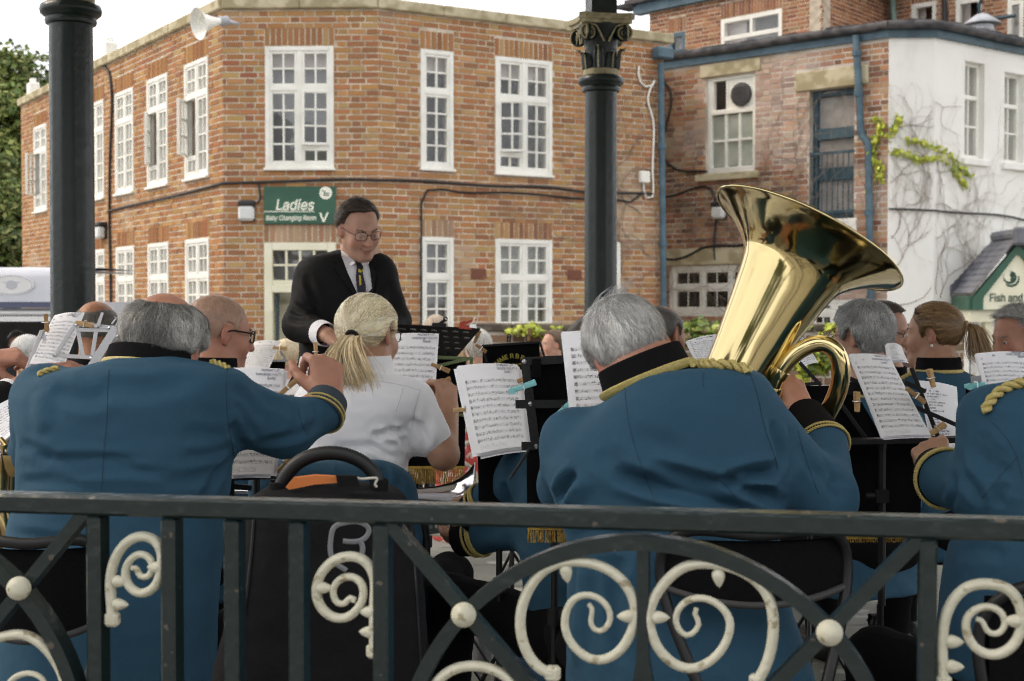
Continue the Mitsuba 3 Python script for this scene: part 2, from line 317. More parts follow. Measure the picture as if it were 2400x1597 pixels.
for h, c in ((R1, 1), (R2, 2)): window(wr, bb, h, c, 2, 4, .355, (0, 1, 24) if c == 2 else None, blind=.16)
for h, c in ((R3, 1), (R4, 2), (R5, 1)): window(wr, bb, h, c, 2, 3, .44, net='m_net' if c == 1 else 'm_frost')
# door with fanlight on the corner face
h = holes_f[1]; H = h[3]; zf = wf.uz(640, 668)[1]; dz = wf.uz(640, 686)[1]
dk = obj('door', [wf.box(h[0], h[0] + .1, G0, H, -.08, .02, .006), wf.box(h[1] - .1, h[1], G0, H, -.08, .02, .006), wf.box(h[0] + .1, h[1] - .1, H - .09, H, -.08, .018, .006), wf.box(h[0] + .1, h[1] - .1, dz, zf, -.08, .02, .006)], 'm_cream', bb)
pw = (h[1] - h[0] - .2) / 4
for i in range(4):
    for j in range(2):
        x0, x1 = h[0] + .1 + i * pw, h[0] + .1 + (i + 1) * pw; y0 = zf + .06 + j * (H - .09 - zf - .06) / 2; y1 = y0 + (H - .15 - zf) / 2
        obj('pane', wf.quad(x0 + .012, x1 - .012, y0 + .012, y1 - .012, -.03), 'm_glass', dk)
        if i: obj('glazing_bar', wf.box(x0 - .013, x0 + .013, y0, y1, -.05, .005, .003), 'm_cream', dk)
        if j: obj('glazing_bar', wf.box(x0 + .013, x1 - .013, y0 - .013, y0 + .013, -.05, .004, .003), 'm_cream', dk)
obj('bottom_rail', wf.box(h[0] + .1, h[1] - .1, zf, zf + .058, -.06, .012, .004), 'm_cream', dk)
room(wf, dk, h[0], h[1], zf, H, 1.2); obj('blind', wf.quad(h[0], h[1], zf, H, -.3), 'm_net', dk)
obj('hall', [wf.box(h[0] + .02, h[1], G0, zf, -.42, -.37), wf.box(h[0] + .06, h[1], G0, G0 + .02, -.37, -.3)], 'm_cream', dk)
obj('leaf', wf.box(h[0] + .12, h[0] + .145, G0 + .01, dz - .01, -.20, -.09, .004), 'm_teal', dk)
# coping stones along the parapet
def coping(w, root, z, h, over, step, mk, e0=0.0, e1=0.0, back=.3):
    n = max(1, round(w.L / step)); s = (w.L + e0 + e1) / n
    for i in range(n): obj('coping_stone', w.box(-e0 + i * s + .003, -e0 + (i + 1) * s - .003, z, z + h, -back, over + .004 * ((i * 7) % 3), .012), mk, root)
coping(wl, bb, ZT + .002, .13, .06, .9, 'm_stone', 0.06, .02); coping(wf, bb, ZT + .004, .13, .062, .95, 'm_stone'); coping(wr, bb, ZT + .001, .13, .06, .95, 'm_stone', .02, .15)
obj('roof', extr(Polygon([(wl.a[0] + .2, wl.a[1] + .2), (wl.b[0] + .05, wl.b[1] + .3), (wr.a[0], wr.a[1] + .3), (wr.b[0] - .3, wr.b[1] + .3), (2.2, 27), (-7, 31)]), .05, (0, 0, ZT - .3), (1, 0, 0), (0, 1, 0)), 'm_roof', bb)
obj('rear_wall', [Wall(tuple(wr.b[:2] + [0.0, .02]), (2.5, 27)).box(0.02, 7.0, G0, ZT, -.25, 0)], 'm_mortar', bb)
for x in (1120, 1345):                       # air bricks
    u, z = wr.uz(x, 645) if x > 1300 else wr.uz(x, 643)
    obj('air_brick', [wr.box(u - .11, u + .11, z - .07, z + .07, -.01, .012, .004)] + [wr.box(u - .1 + i * .033, u - .085 + i * .033, z - .055, z + .055, .012, .02) for i in range(7)], mat('m_airbrick', (0.20, 0.085, 0.055), .9) if 'm_airbrick' not in scene else 'm_airbrick', bb)

# ---------------------------------------------------------------- old brick building on the right, with the white rendered wing
wo = Wall(plan(1528, FPX / 150.), plan(2079, FPX / 171.5)); wa = Wall(plan(2079, FPX / 171.5), plan(2187, FPX / 171.5)); wb = Wall(plan(2187, FPX / 171.5), plan(2800, FPX / 138.))
ZO = 1.3 + 543 / 150.
ob = thing('old_brick_building', 'weathered old brick building with blue gutter and downpipes, joined to a white rendered wing', 'building')
O1 = wo.rect(1655, 184, 1769, 400); O2 = wo.rect(1897, 214, 2001, 511); O3 = wo.rect(1570, 624, 1790, 738); O4 = wo.rect(1895, 700, 2010, 775)
hs = [O1, O2, O3, O4]
sl = lambda o, dx=.12, hh=.2: (o[0] - dx, o[1] + dx, o[3] + .004, o[3] + hh)
L1, L2, L3 = sl(O1, .1, .2), sl(O2, .22, .27), sl(O3, .1, .26)
S1 = (O1[0] - .16, O1[1] + .08, O1[2] - .11, O1[2] - .004); S2 = (O2[0] - .05, O2[1] + .05, O2[2] - .28, O2[2] - .004)
PALO = [(0.35, 0.180, 0.100), (0.27, 0.130, 0.078), (0.38, 0.222, 0.122), (0.18, 0.095, 0.065), (0.37, 0.26, 0.17)]
wk = wall_mesh(wo, G0, ZO, hs, 'm_oldmortar', ob)
whiteish = eff(.52, .8, (0.58, 0.50, 0.46))
b1 = lay(wo, G0 + .02, ZO, hs + [L1, L2, L3, S1, S2], PALO, 5, (), .078, .23, whiteish, .0016)
wka = wall_mesh(wa, G0, ZO, [], 'm_render', ob)
WA = wb.rect(2262, 142, 2306, 375); WB = wb.rect(2355, 168, 2399, 386)
wkb = wall_mesh(wb, G0, ZO, [WA, WB], 'm_render', ob)
bricks_out(ob, [(wk, b1)])
for q in (L1, L2, L3): obj('lintel', wo.box(q[0], q[1], q[2], q[3], -.1, .03, .012), 'm_stone', ob)
obj('sill', wo.box(*S1, -.1, .07, .012), 'm_stone', ob); obj('sill', wo.box(*S2, -.1, .02, .012), 'm_render', ob)
# window with the round extractor fan
u0, u1, z0, z1 = O1; d = .0
zt = wo.uz(1660, 271)[1]; zt2 = wo.uz(1660, 262)[1]
wk1 = obj('window', [wo.box(u0, u0 + .07, z0, z1, -.14, -.04, .006), wo.box(u1 - .07, u1, z0, z1, -.14, -.04, .006), wo.box(u0 + .07, u1 - .07, z1 - .06, z1, -.14, -.042, .006), wo.box(u0 + .07, u1 - .07, z0, z0 + .09, -.14, -.042, .006), wo.box(u0 + .07, u1 - .07, zt, zt + .07, -.14, -.038, .006)], 'm_white', ob)
um = wo.uz(1700, 230)[0]
obj('panel', wo.box(um, u1 - .07, zt + .07, z1 - .06, -.12, -.06), 'm_white', wk1)
obj('pane', wo.quad(u0 + .1, um - .01, zt + .1, z1 - .08, -.1), 'm_glass', wk1); obj('sash', [wo.box(um - .02, um + .01, zt + .07, z1 - .06, -.13, -.05), wo.box(u0 + .07, u0 + .1, zt + .07, z1 - .06, -.13, -.055)], 'm_white', wk1)
cc = wo.P(*wo.uz(1734, 221), -.05)
obj('extractor_fan', [lathe([(.0, .05), (.12, .055), (.165, .05), (.175, .03), (.175, 0)], 32, cc, wo.U, wo.Z, wo.N)] + [wo.box(*(np.array([-.115, .115]) + wo.uz(1734, 221)[0]), *(np.array([k - .006, k + .006]) + wo.uz(1734, 221)[1]), .0, .012) for k in np.linspace(-.1, .1, 7)], mat('m_fan', (.045, .045, .05), .5), wk1)
for i in range(3):
    x0 = u0 + .07 + i * (u1 - u0 - .14) / 3; x1 = u0 + .07 + (i + 1) * (u1 - u0 - .14) / 3
    for j in range(2):
        y0 = z0 + .09 + j * (zt - z0 - .09) / 2; y1 = y0 + (zt - z0 - .09) / 2
        obj('pane', wo.quad(x0 + .016, x1 - .016, y0 + .016, y1 - .016, -.1), 'm_frost', wk1)
        if i: obj('glazing_bar', wo.box(x0 - .017, x0 + .017, y0, y1, -.13, -.06, .004), 'm_white', wk1)
        if j: obj('glazing_bar', wo.box(x0 + .017, x1 - .017, y0 - .017, y0 + .017, -.13, -.061, .004), 'm_white', wk1)
room(wo, wk1, u0, u1, z0, z1, .6)
obj('strip_light', wo.box(u0 + .1, um, zt + .26, zt + .33, -.5, -.45), mat('m_strip', (0.75, 0.75, 0.35), .6), wk1)
# boarded sash with a blue guard rail
u0, u1, z0, z1 = O2
zr = wo.uz(1950, 311)[1]; zm = wo.uz(1950, 405)[1]
wk2 = obj('window', [wo.box(u0, u0 + .075, z0, z1, -.2, -.1, .006), wo.box(u1 - .06, u1, z0, z1, -.2, -.1, .006), wo.box(u0 + .07, u1 - .06, z1 - .09, z1, -.2, -.1, .006), wo.box(u0 + .07, u1 - .06, z0, z0 + .1, -.2, -.1, .006), wo.box(u0 + .07, u1 - .06, zr - .08, zr + .08, -.2, -.095, .006), wo.box(u0 + .07, u1 - .06, zm - .1, zm + .08, -.2, -.1, .006)], 'm_teal', ob)
obj('pane', wo.box(u0 + .07, u1 - .06, zr + .08, z1 - .09, -.17, -.16), 'm_board', wk2); obj('pane', wo.box(u0 + .07, u1 - .06, zm + .08, zr - .08, -.17, -.16), 'm_board', wk2); obj('pane', wo.box(u0 + .07, u1 - .06, z0 + .1, zm - .1, -.17, -.16), 'm_board', wk2)
gz = wo.uz(1950, 358)[1]
gk = obj('guard_rail', [wo.box(u0 - .03, u1 + .02, gz - .02, gz + .02, -.03, .0), wo.box(u0 - .03, u1 + .02, z0 + .08, z0 + .12, -.03, .0)], 'm_teal', wk2)
for i in range(9): obj('bar', tube([wo.P(u0 + .03 + i * (u1 - u0 - .04) / 8, z0 + .1, -.015), wo.P(u0 + .03 + i * (u1 - u0 - .04) / 8, gz, -.015)], .009, 6), 'm_teal', wk2)
room(wo, wk2, u0, u1, z0, z1, .4)
window(wo, ob, O3, 3, 1, 1, .45, depth=-.02, fw=.08); window(wo, ob, O4, 2, 1, 1, .45, depth=-.02, fw=.07)
for o in (WA, WB):
    u0, u1, z0, z1 = o; H = z1 - z0
    k = obj('window', [wb.box(u0, u0 + .045, z0, z1, -.16, -.09, .005), wb.box(u1 - .045, u1, z0, z1, -.16, -.09, .005), wb.box(u0 + .045, u1 - .045, z1 - .05, z1, -.16, -.092, .005), wb.box(u0 + .045, u1 - .045, z0, z0 + .06, -.16, -.092, .005), wb.box(u0 + .045, u1 - .045, z0 + .62 * H, z0 + .62 * H + .06, -.16, -.088, .005)], 'm_white', ob)
    obj('sill', wb.box(u0 - .08, u1 + .08, z0 - .1, z0 - .002, -.16, .06, .01), 'm_render', k)
    um = (u0 + u1) / 2
    for (y0, y1) in ((z0 + .06, z0 + .33 * H), (z0 + .35 * H, z0 + .62 * H), (z0 + .66 * H, z1 - .05)):
        for (x0, x1) in ((u0 + .045, um - .012), (um + .012, u1 - .045)): obj('pane', wb.quad(x0, x1, y0, y1, -.13), 'm_glass', k)
    obj('glazing_bar', wb.box(um - .012, um + .012, z0 + .06, z0 + .62 * H, -.15, -.1, .003), 'm_white', k); obj('glazing_bar', wb.box(um - .012, um + .012, z0 + .66 * H, z1 - .05, -.15, -.1, .003), 'm_white', k); obj('glazing_bar', [wb.box(u0 + .045, um - .012, z0 + .33 * H, z0 + .35 * H, -.15, -.101, .003), wb.box(um + .012, u1 - .045, z0 + .33 * H, z0 + .35 * H, -.15, -.101, .003)], 'm_white', k)
    obj('curtain', wb.quad(u0, u1, z0, z1, -.3), mat('m_curtain', lambda p, n, uv: mx(c3(.25, .27, .24), c3(.42, .43, .4), nz(p.x * 22, p.y * 22, 0)), .9) if 'm_curtain' not in scene else 'm_curtain', k)
    room(wb, k, u0, u1, z0, z1, .8)
# fascia, gutter and roof edge run along the three faces
for w, mk in ((wo, 'm_blue'), (wa, 'm_teal'), (wb, 'm_teal')):
    obj('fascia', w.box(-.02, w.L + .02, ZO, ZO + .14, -.1, .05), mk, ob)
    gp = np.array([w.P(u, ZO + .16 + .006 * math.sin(u * 3.1), .1) for u in np.linspace(-.05, w.L + .05, 24)])
    obj('gutter', tube(gp, .06, 8), 'm_roof', ob, smooth=50)
    for i in range(int(w.L / .24)): obj('roof_tile', w.box(i * .24 + .003, i * .24 + .237, ZO + .2 + .008 * ((i * 5) % 3), ZO + .225 + .008 * ((i * 5) % 3), -.3, .07 + .012 * ((i * 3) % 4)), 'm_roof', ob)
obj('roof', extr(Polygon([tuple(wo.a[:2]), tuple(wo.b[:2]), tuple(wa.b[:2]), tuple(wb.b[:2]), (14, 27), (2, 26)]), .04, (0, 0, ZO + .15), (1, 0, 0), (0, 1, 0)), 'm_roof', ob)
def pipe(root, name, w, pts, r, mk, d=.09, brackets=(), n=30):
    k = obj(name, tube(w.path(pts, d), r, 10), mk, root, smooth=50)
    for b in brackets: obj('bracket', lathe([(r, -.035), (r * 1.35, -.035), (r * 1.35, .035), (r, .035)], 12, w.P(*w.uz(*b), d)), mk, k, smooth=30)
    return k
pipe(ob, 'downpipe', wr, [(1538, 150), (1541, 345), (1545, 700), (1547, 800)], .045, 'm_blue', .1, [(1541, 345), (1543, 572)])
obj('hopper', wr.box(*(np.array([-.12, .14]) + wr.uz(1541, 120)[0]), *(np.array([-.08, .08]) + wr.uz(1541, 128)[1]), .02, .2, .02), 'm_blue', ob)
pipe(ob, 'downpipe', wo, [(2015, 86), (2017, 130), (2022, 220), (2026, 305), (2030, 322), (2042, 336), (2044, 352), (2046, 500), (2049, 640), (2050, 780)], .05, 'm_blue', .1, [(2017, 128), (2021, 222), (2045, 500)])

# ---------------------------------------------------------------- taller brick block behind
tb = thing('tall_brick_block', 'taller plain brick block rising behind the old brick building', 'building')
t1 = Wall(plan(1521, 29.0), plan(1923, 25.88)); t2 = Wall(plan(1923, 25.88), plan(2072, 28.2)); t3 = Wall(plan(2072, 28.2), plan(2700, 24.2))
ZTT = 1.3 + 678 / 114.9
T1 = t1.rect(1690, 47, 1832, 135); T0 = t1.rect(1568, 80, 1606, 150)
T3 = [t3.rect(2137, 12, 2193, 75), t3.rect(2241, -40, 2300, 75), t3.rect(2362, -40, 2398, 98)]
PALT = [(0.30, 0.13, 0.065), (0.24, 0.10, 0.055), (0.36, 0.17, 0.085), (0.20, 0.085, 0.05), (0.33, 0.18, 0.10)]
bk = []
for w, hs, sd in ((t1, [T1, T0], 11), (t2, [], 12), (t3, T3, 13)):
    zz = 9.5 if w is not t1 else ZTT
    wk = wall_mesh(w, 3.2, zz, hs, 'm_mortar', tb)
    bk.append((wk, lay(w, 3.6, min(zz, 8.2), hs, PALT, sd, lint(hs, .3), .078, .225)))
bricks_out(tb, bk)
for w, o, cols in ((t1, T1, 2), (t3, T3[0], 1), (t3, T3[1], 1), (t3, T3[2], 1), (t1, T0, 1)):
    u0, u1, z0, z1 = o; pm = 'm_white' if o is not T0 else 'm_blue'
    k = obj('window', [w.box(u0, u0 + .08, z0, z1, -.1, .0), w.box(u1 - .08, u1, z0, z1, -.1, .0), w.box(u0 + .08, u1 - .08, z1 - .08, z1, -.1, -.002), w.box(u0 + .08, u1 - .08, z1 - .42, z1 - .34, -.1, -.002), w.box(u0 + .08, u1 - .08, z0, z0 + .08, -.1, -.002)] + [w.box((u0 + u1) / 2 - .03, (u0 + u1) / 2 + .03, z1 - .34, z1 - .08, -.1, -.004)] * (cols > 1), pm, tb)
    obj('pane', w.quad(u0 + .08, u1 - .08, z1 - .34, z1 - .08, -.05), 'm_glass', k); obj('pane', w.quad(u0 + .08, u1 - .08, z0 + .08, z1 - .42, -.05), 'm_glass', k)
    room(w, k, u0, u1, z0, z1, 1.0); obj('curtain', w.quad(u0, u0 + .3 * (u1 - u0), z0, z1, -.25), 'm_blind', k)
    if cols > 1 or o is T0: obj('curtain', w.quad(u0, u1, z0, z1, -.4), 'm_net', k)
obj('fascia', t1.box(-.35, t1.L + .1, ZTT, ZTT + .2, -.1, .12), 'm_blue', tb)
obj('roof', [t1.box(-.5, t1.L + .1, ZTT + .2, ZTT + .3, -3, .22), t1.box(-.75, -.3, ZTT + .16, ZTT + .24, -.2, .2)], 'm_roof', tb)
pipe(tb, 'drainpipe', t3, [(2218, -30), (2220, 70)], .05, 'm_cable', .08)
pipe(tb, 'drainpipe', t3, [(2095, -30), (2103, 62)], .06, mat('m_greenpipe', (.18, .27, .24), .5), .1)
pipe(tb, 'flue_rail', t3, [(2400, 42), (2330, 52), (2318, 46), (2314, 20), (2322, 2), (2345, -6)], .035, 'm_teal', .3)
k = at(2302, 62, 21.5)
cw = thing('roof_cowl', 'grey metal chimney cowl with a conical cap on the roof of the white wing', 'cowl')
obj('cap', lathe([(0, .2), (.1, .17), (.27, .05), (.27, .03), (0, .03)], 24, k), mat('m_galv', patchy((.30, .31, .33), (.42, .43, .45), 6), .4, .6), cw, smooth=30)
obj('drum', lathe([(.17, .02), (.17, -.06), (.21, -.08), (.21, -.55)], 24, k), 'm_galv', cw, smooth=30)
# ---------------------------------------------------------------- things fixed to the buildings
def on(w, px, py, d=0.0): return w.P(*w.uz(px, py), d)
k = thing('toilet_sign', 'green sign reading Ladies and Baby Changing Room above the cream door', 'sign')
r = wf.rect(620, 438, 788, 526)
obj('board', wf.box(*r, .015, .05, .004), 'm_signgreen', k)
def wtext(w, s, h_px, px, py, width_px, mk, d, parent, bold=True, slant=.18):
    u, z = w.uz(px, py); u2, _ = w.uz(px + width_px, py); _, z2 = w.uz(px, py - h_px)
    return obj('lettering', text(s, z2 - z, w.P(u, z, d), w.U, w.Z, .004, bold, slant, u2 - u), mk, parent)
wtext(wf, 'Ladies', 24, 646, 493, 90, 'm_letter', .051, k); wtext(wf, 'Baby Changing Room', 11, 624, 517, 118, 'm_letter', .051, k)
u, z = wf.uz(620, 497); u2, _ = wf.uz(738, 497); obj('rule', wf.box(u, u2, z - .005, z + .005, .05, .053), 'm_letter', k)
v = [np.array(wf.uz(*q)) for q in ((752, 500), (760, 521), (770, 499))]
obj('arrow', [bar(wf.P(*v[0], .054), wf.P(*v[1], .054), .022, .005, wf.N), bar(wf.P(*v[2], .0545), wf.P(*v[1], .0545), .022, .005, wf.N)], 'm_letter', k)
c = wf.uz(765, 453.5)
e = obj('emblem', lathe([(0, .004), (.078, .004), (.078, 0)], 32, wf.P(*c, .05), wf.U, wf.Z, wf.N), 'm_letter', k)
obj('drawing', [tube([wf.P(c[0] + a, c[1] + b, .056) for a, b in pts], .006, 6) for pts in ([(-.045, .03), (-.02, .02), (0, .0), (.03, -.01), (.045, .0)], [(-.03, -.02), (0, -.03), (.04, -.03)], [(-.005, .0), (-.02, -.02)])], 'm_darkletter', e)
def wall_lamp(w, px, py, wpx, hpx, label):
    k = thing('wall_lamp', label, 'lamp', None); u, z = w.uz(px, py); s = .5 * wpx / (pix(w.P(u + .5, z))[0] - pix(w.P(u - .5, z))[0]); hh = s * hpx / wpx
    s = min(s, .13); hh = .125
    obj('housing', [w.box(u - s, u + s, z + hh * .45, z + hh, .0, .15, .02), w.box(u - s * .9, u + s * .9, z - hh, z + hh, .0, .04)], 'm_cable', k)
    obj('diffuser', w.box(u - s * .95, u + s * .95, z - hh, z + hh * .44, .03, .15, .03), 'm_lamp', k)
wall_lamp(wf, 581, 495, 38, 44, 'square bulkhead lamp on the brick wall beside the green Ladies sign')
wall_lamp(wl, 247, 541, 31, 38, 'bulkhead lamp on the receding left wall just right of the near column')
wall_lamp(wo, 1692, 494, 30, 38, 'white faced bulkhead lamp on the old brick wall beside the tuba bell')
k = thing('loudspeaker', 'white horn loudspeaker mounted at the top of the brick corner', 'loudspeaker')
c = at(470, 55, 16.9); ax = nrm([-.75, -.62, -.2]); X = nrm(np.cross(ax, [0, 0, 1])); Yv = np.cross(ax, X)
obj('horn', lathe([(.03, -.28), (.05, -.22), (.07, -.15), (.11, -.05), (.18, .03), (.19, .032), (.18, .02), (.1, -.06), (.03, -.14), (0, -.15)], 32, c, X, Yv, ax), 'm_white', k, smooth=40)
obj('driver', lathe([(0, -.36), (.06, -.36), (.06, -.27), (.03, -.26)], 20, c, X, Yv, ax), 'm_grey', k, smooth=40)
obj('bracket', tube([c - ax * .30, c - ax * .36 + [.1, .2, 0], at(512, 40, 17.5)], .018, 6), 'm_grey', k)
for (px, py, lab) in ((63, 206, 'small white junction box on the coping at the far left end of the roof'), (240, 118, 'white alarm box standing on the coping right behind the near column')):
    u, z = wl.uz(px, py); k = thing('roof_box', lab, 'box')
    obj('case', wl.box(u - .13, u + .13, ZC + .005, ZC + .25, -.2, -.02, .02), 'm_white', k); obj('top', wl.box(u - .05, u + .05, ZC + .251, ZC + .33, -.16, -.06, .01), 'm_white', k)
def cable(label, w_pts, r, mk='m_cable', name='wall_cable', d=.03):
    P = np.vstack([w.path(smooth_path(np.array(p, float), 24), d) for w, p in w_pts]); k = obj(name, tube(P, r, 6), mk, None, smooth=60); tag(k, label, 'cable')
cable('long black cable running along the brick building between the storeys', [(wl, [(258, 496), (330, 478), (420, 458), (490, 440), (523, 431)]), (wf, [(529, 430), (600, 428), (715, 424), (804, 421), (884, 423)]), (wr, [(892, 423), (960, 424), (1059, 430), (1180, 437), (1290, 440), (1365, 450), (1447, 453), (1526, 455)])], .017)
cable('black cable dropping down the brick wall beside the narrow window', [(wr, [(985, 770), (985, 640), (985, 475), (990, 452), (1004, 445), (1059, 449), (1160, 452), (1290, 460), (1370, 467), (1447, 470), (1480, 474), (1494, 468), (1503, 455)])], .013)
cable('black conduit down the receding left wall beside the wall lamp', [(wl, [(240, 150), (258, 165), (264, 190), (264, 330), (261, 495), (263, 620), (264, 760)])], .02)
cable('black cable from the long cable to the lamp beside the sign', [(wf, [(608, 430), (610, 450), (608, 472), (602, 478)])], .012)
cable('black cable loop on the old brick wall below the extractor fan window', [(wo, [(1552, 190), (1556, 330), (1562, 375), (1590, 398), (1630, 402), (1660, 403)])], .018)
cable('black cable running across the old brick wall to the bulkhead lamp', [(wo, [(1552, 458), (1600, 453), (1670, 446), (1676, 460), (1677, 560), (1679, 610)]),], .016)
cable('black cable arching over the old stone lintel of the lower window', [(wo, [(1556, 606), (1590, 608), (1620, 598), (1650, 582), (1690, 576), (1760, 570)])], .02)
cable('black wire across the white rendered wing', [(wa, [(2082, 490), (2140, 492), (2185, 494)]), (wb, [(2189, 494), (2260, 500), (2320, 503), (2400, 518)])], .014)
cable('white cable looping down the brick wall to the white box', [(wr, [(1494, 156), (1496, 190), (1505, 202), (1525, 203), (1532, 190), (1520, 212), (1516, 240), (1526, 275), (1529, 330), (1528, 440), (1522, 466), (1512, 466), (1506, 450), (1505, 430)])], .016, 'm_white')
k = thing('junction_box', 'square white junction box on the brick wall left of the blue downpipe', 'box'); u, z = wr.uz(1505, 416)
obj('case', wr.box(u - .075, u + .075, z - .08, z + .08, .005, .08, .012), 'm_white', k); obj('lid', wr.box(u - .07, u + .07, z - .075, z + .075, .081, .09, .006), 'm_white', k)

# ---------------------------------------------------------------- bare creeper stems and young leaves
def grow(w, starts, n, seed, umin, umax, zmax, up=0.6, r0=.010, step=.09, avoid=()):
    r = rng(seed); out = []
    stack = [(np.array(w.uz(*s), float), a, r0, 0) for s, a in starts]
    while stack and len(out) < n:
        p, a, rad, dep = stack.pop(0); pts = [w.P(*p, .02)]; m = r.integers(8, 26); 
        for i in range(m):
            a += r.normal(0, .33); a += (math.pi / 2 - a) * .03 * up
            p = p + step * np.array([math.cos(a), math.sin(a)])
            if not (umin < p[0] < umax and G0 < p[1] < zmax) or any(o[0] < p[0] < o[1] and o[2] < p[1] < o[3] for o in avoid): break
            pts.append(w.P(*p, .018 + .006 * r.random()))
            if r.random() < .3 and dep < 4: stack.append((p.copy(), a + r.choice([-1, 1]) * r.uniform(.4, 1.1), rad * .66, dep + 1))
        if len(pts) > 3: out.append(tube(np.array(pts), np.linspace(rad * .65, rad * .35, len(pts)), 4, cap=False))
    return out
def leafy(pts_list, n, size, seed, spread, N, cols):
    r = rng(seed); V, F, C = [], [], []
    for i in range(n):
        p = pts_list[r.integers(len(pts_list))] + spread * r.normal(0, 1, 3); s = size * r.uniform(.6, 1.3)
        a = nrm(r.normal(0, 1, 3)); b = nrm(np.cross(a, nrm(np.asarray(N) + .6 * r.normal(0, 1, 3)))); a = np.cross(b, nrm(np.cross(a, b)))
        a = nrm(np.cross(b, nrm(np.asarray(N) + .5 * r.normal(0, 1, 3))))
        o = len(V); nn = np.cross(a, b)
        V += [p - a * s, p + b * s * .6 - nn * s * .12, p + a * s, p - b * s * .6 - nn * s * .12]; F += [[o, o + 1, o + 2], [o, o + 2, o + 3]]; C += [np.array(cols[r.integers(len(cols))]) * r.uniform(.75, 1.25)] * 4
    return np.array(V), np.array(F), np.clip(np.array(C), 0, 1)
mat('m_leaf', 'vertex', .5, spec=.35)
k = thing('wall_creeper', 'bare creeper with yellow green young leaves climbing the old brick wall and white wing', 'creeper')
st = grow(wr, [((1510, 760), 1.9), ((1520, 600), 2.4), ((1500, 500), 2.7), ((1460, 690), 1.7), ((1525, 400), 2.6)], 150, 4, 1.2, wr.L, ZT - .3, avoid=[R1, R2, R3, R4, R5])
obj('stem', st, 'm_stem', k)
obj('stem', grow(wo, [((1565, 700), 1.5), ((1600, 600), .9), ((1720, 640), 1.2), ((1850, 700), 1.3), ((2030, 700), 1.6), ((2065, 640), 1.7), ((2050, 500), 1.8), ((1790, 500), 1.0), ((1560, 480), .6), ((2020, 600), 2.2)], 170, 5, .02, wo.L, ZO - .1, avoid=[O1]), 'm_stem', k)
obj('stem', grow(wa, [((2085, 640), .4), ((2085, 430), .5), ((2088, 560), 1.0), ((2090, 720), .8), ((2083, 300), .4)], 70, 6, .0, wa.L, ZO - .6), 'm_stem', k)
obj('stem', grow(wb, [((2192, 690), 1.7), ((2200, 700), 1.2), ((2190, 480), .2), ((2190, 240), .1), ((2192, 330), -.3), ((2192, 400), .1), ((2192, 560), .4), ((2205, 640), 2.0)], 105, 7, .0, 4.2, ZO - .7, up=.3, r0=.008, avoid=[(WA[0] - .1, WA[1] + .1, WA[2] - .1, WA[3] + .1), WB]), 'm_stem', k)
YG = [(.42, .45, .05), (.36, .41, .045), (.48, .48, .09), (.22, .28, .03)]
lp = [on(wo, x, y, .06) for x, y in np.vstack([np.array([(2050 + 12 * math.sin(t * 9) + 14 * ((t * 7) % 1), 275 + t * 150) for t in np.linspace(0, 1, 60)])])] + [on(wo, 2052, 590 + i, .06) for i in (0, 6)] + [on(wo, 2040, 440 + i * 10, .06) for i in range(4)]
lq = [on(wa, x, y, .05) for x, y in smooth_path([(2098, 272), (2106, 285), (2094, 305), (2084, 320)], 12)] + [on(wa, x, y, .05) for x, y in smooth_path([(2124, 330), (2150, 334), (2186, 346)], 14)] + [on(wa, x, y, .05) for x, y in smooth_path([(2086, 357), (2110, 360), (2151, 375), (2186, 371)], 20)]
lr_ = [on(wb, x, y, .05) for x, y in smooth_path([(2188, 346), (2212, 362), (2236, 384), (2271, 417)], 20)] + [on(wb, x, y, .05) for x, y in smooth_path([(2191, 371), (2227, 397), (2248, 425), (2260, 444)], 20)]
for pts, n, N, sd in ((lp, 260, wo.N, 1), (lq, 230, wa.N, 2), (lr_, 230, wb.N, 3)):
    v, f, c = leafy(pts, n, .036, sd, .024, N, YG); kk = numbered(k + '__leaves'); scene[kk] = mikit.ply((v, f), 'm_leaf', color=c); labels[kk] = {'kind': 'stuff', 'label': 'yellow green young leaves'}

# ---------------------------------------------------------------- ground, bandstand floor and roof
mat('m_ground', lambda p, n, uv: mx(c3(.16, .155, .145), c3(.27, .26, .24), fb(p.x * 1.7, p.y * 1.7, 0, 4)), .95, spec=.2)
gm = trimesh.Trimesh([[-200, -200, G0], [200, -200, G0], [200, 200, G0], [-200, 200, G0]], [[0, 1, 2], [0, 2, 3]]); obj('ground', gm, 'm_ground'); struct('ground')
SLAB = [(-1.98, 6.2), (0.55, 8.35), (3.9, 8.1), (5.4, 5.2), (4.4, 2.2), (1.9, 1.40), (-1.3, 1.98), (-2.9, 3.6)]
mat('m_flag', lambda p, n, uv: mx(mx(c3(.085, .088, .076), c3(.155, .158, .138), fb(p.x * 2.3, p.y * 2.3, 0, 4)), c3(.30, .295, .27), .8 * sst(.62, .72, fb(p.x * 5, p.y * 9, 3, 4))), lambda p, n, uv: .35 + .5 * fb(p.x * 3, p.y * 3, 1, 3), spec=.4,
    bump=lambda p, n, uv: fb(p.x * 22, p.y * 22, 0, 4), bs=.012)
obj('bandstand_floor', extr(Polygon(SLAB), -.46, (0, 0, -.016), (1, 0, 0), (0, 1, 0)), 'm_mortar'); struct('bandstand_floor')
r = rng(8); y = 1.3; row = 0
sp = Polygon(SLAB)
while y < 8.4:
    hgt = r.uniform(.5, .8); x = -3.0 + r.uniform(0, .5)
    while x < 5.5:
        wd = r.uniform(.55, 1.05)
        g = sp.intersection(sbox(x + .004, y + .004, x + wd - .004, y + hgt - .004))
        if g.area > .01 and g.geom_type == 'Polygon': obj('bandstand_floor__flagstone', extr(g, .016, (0, 0, -.0155 + .0012 * r.random()), (1, 0, 0), (0, 1, 0)), 'm_flag')
        x += wd
    y += hgt
k = thing('stone_step', 'pale stone kerb step at the far edge of the bandstand floor', 'step')
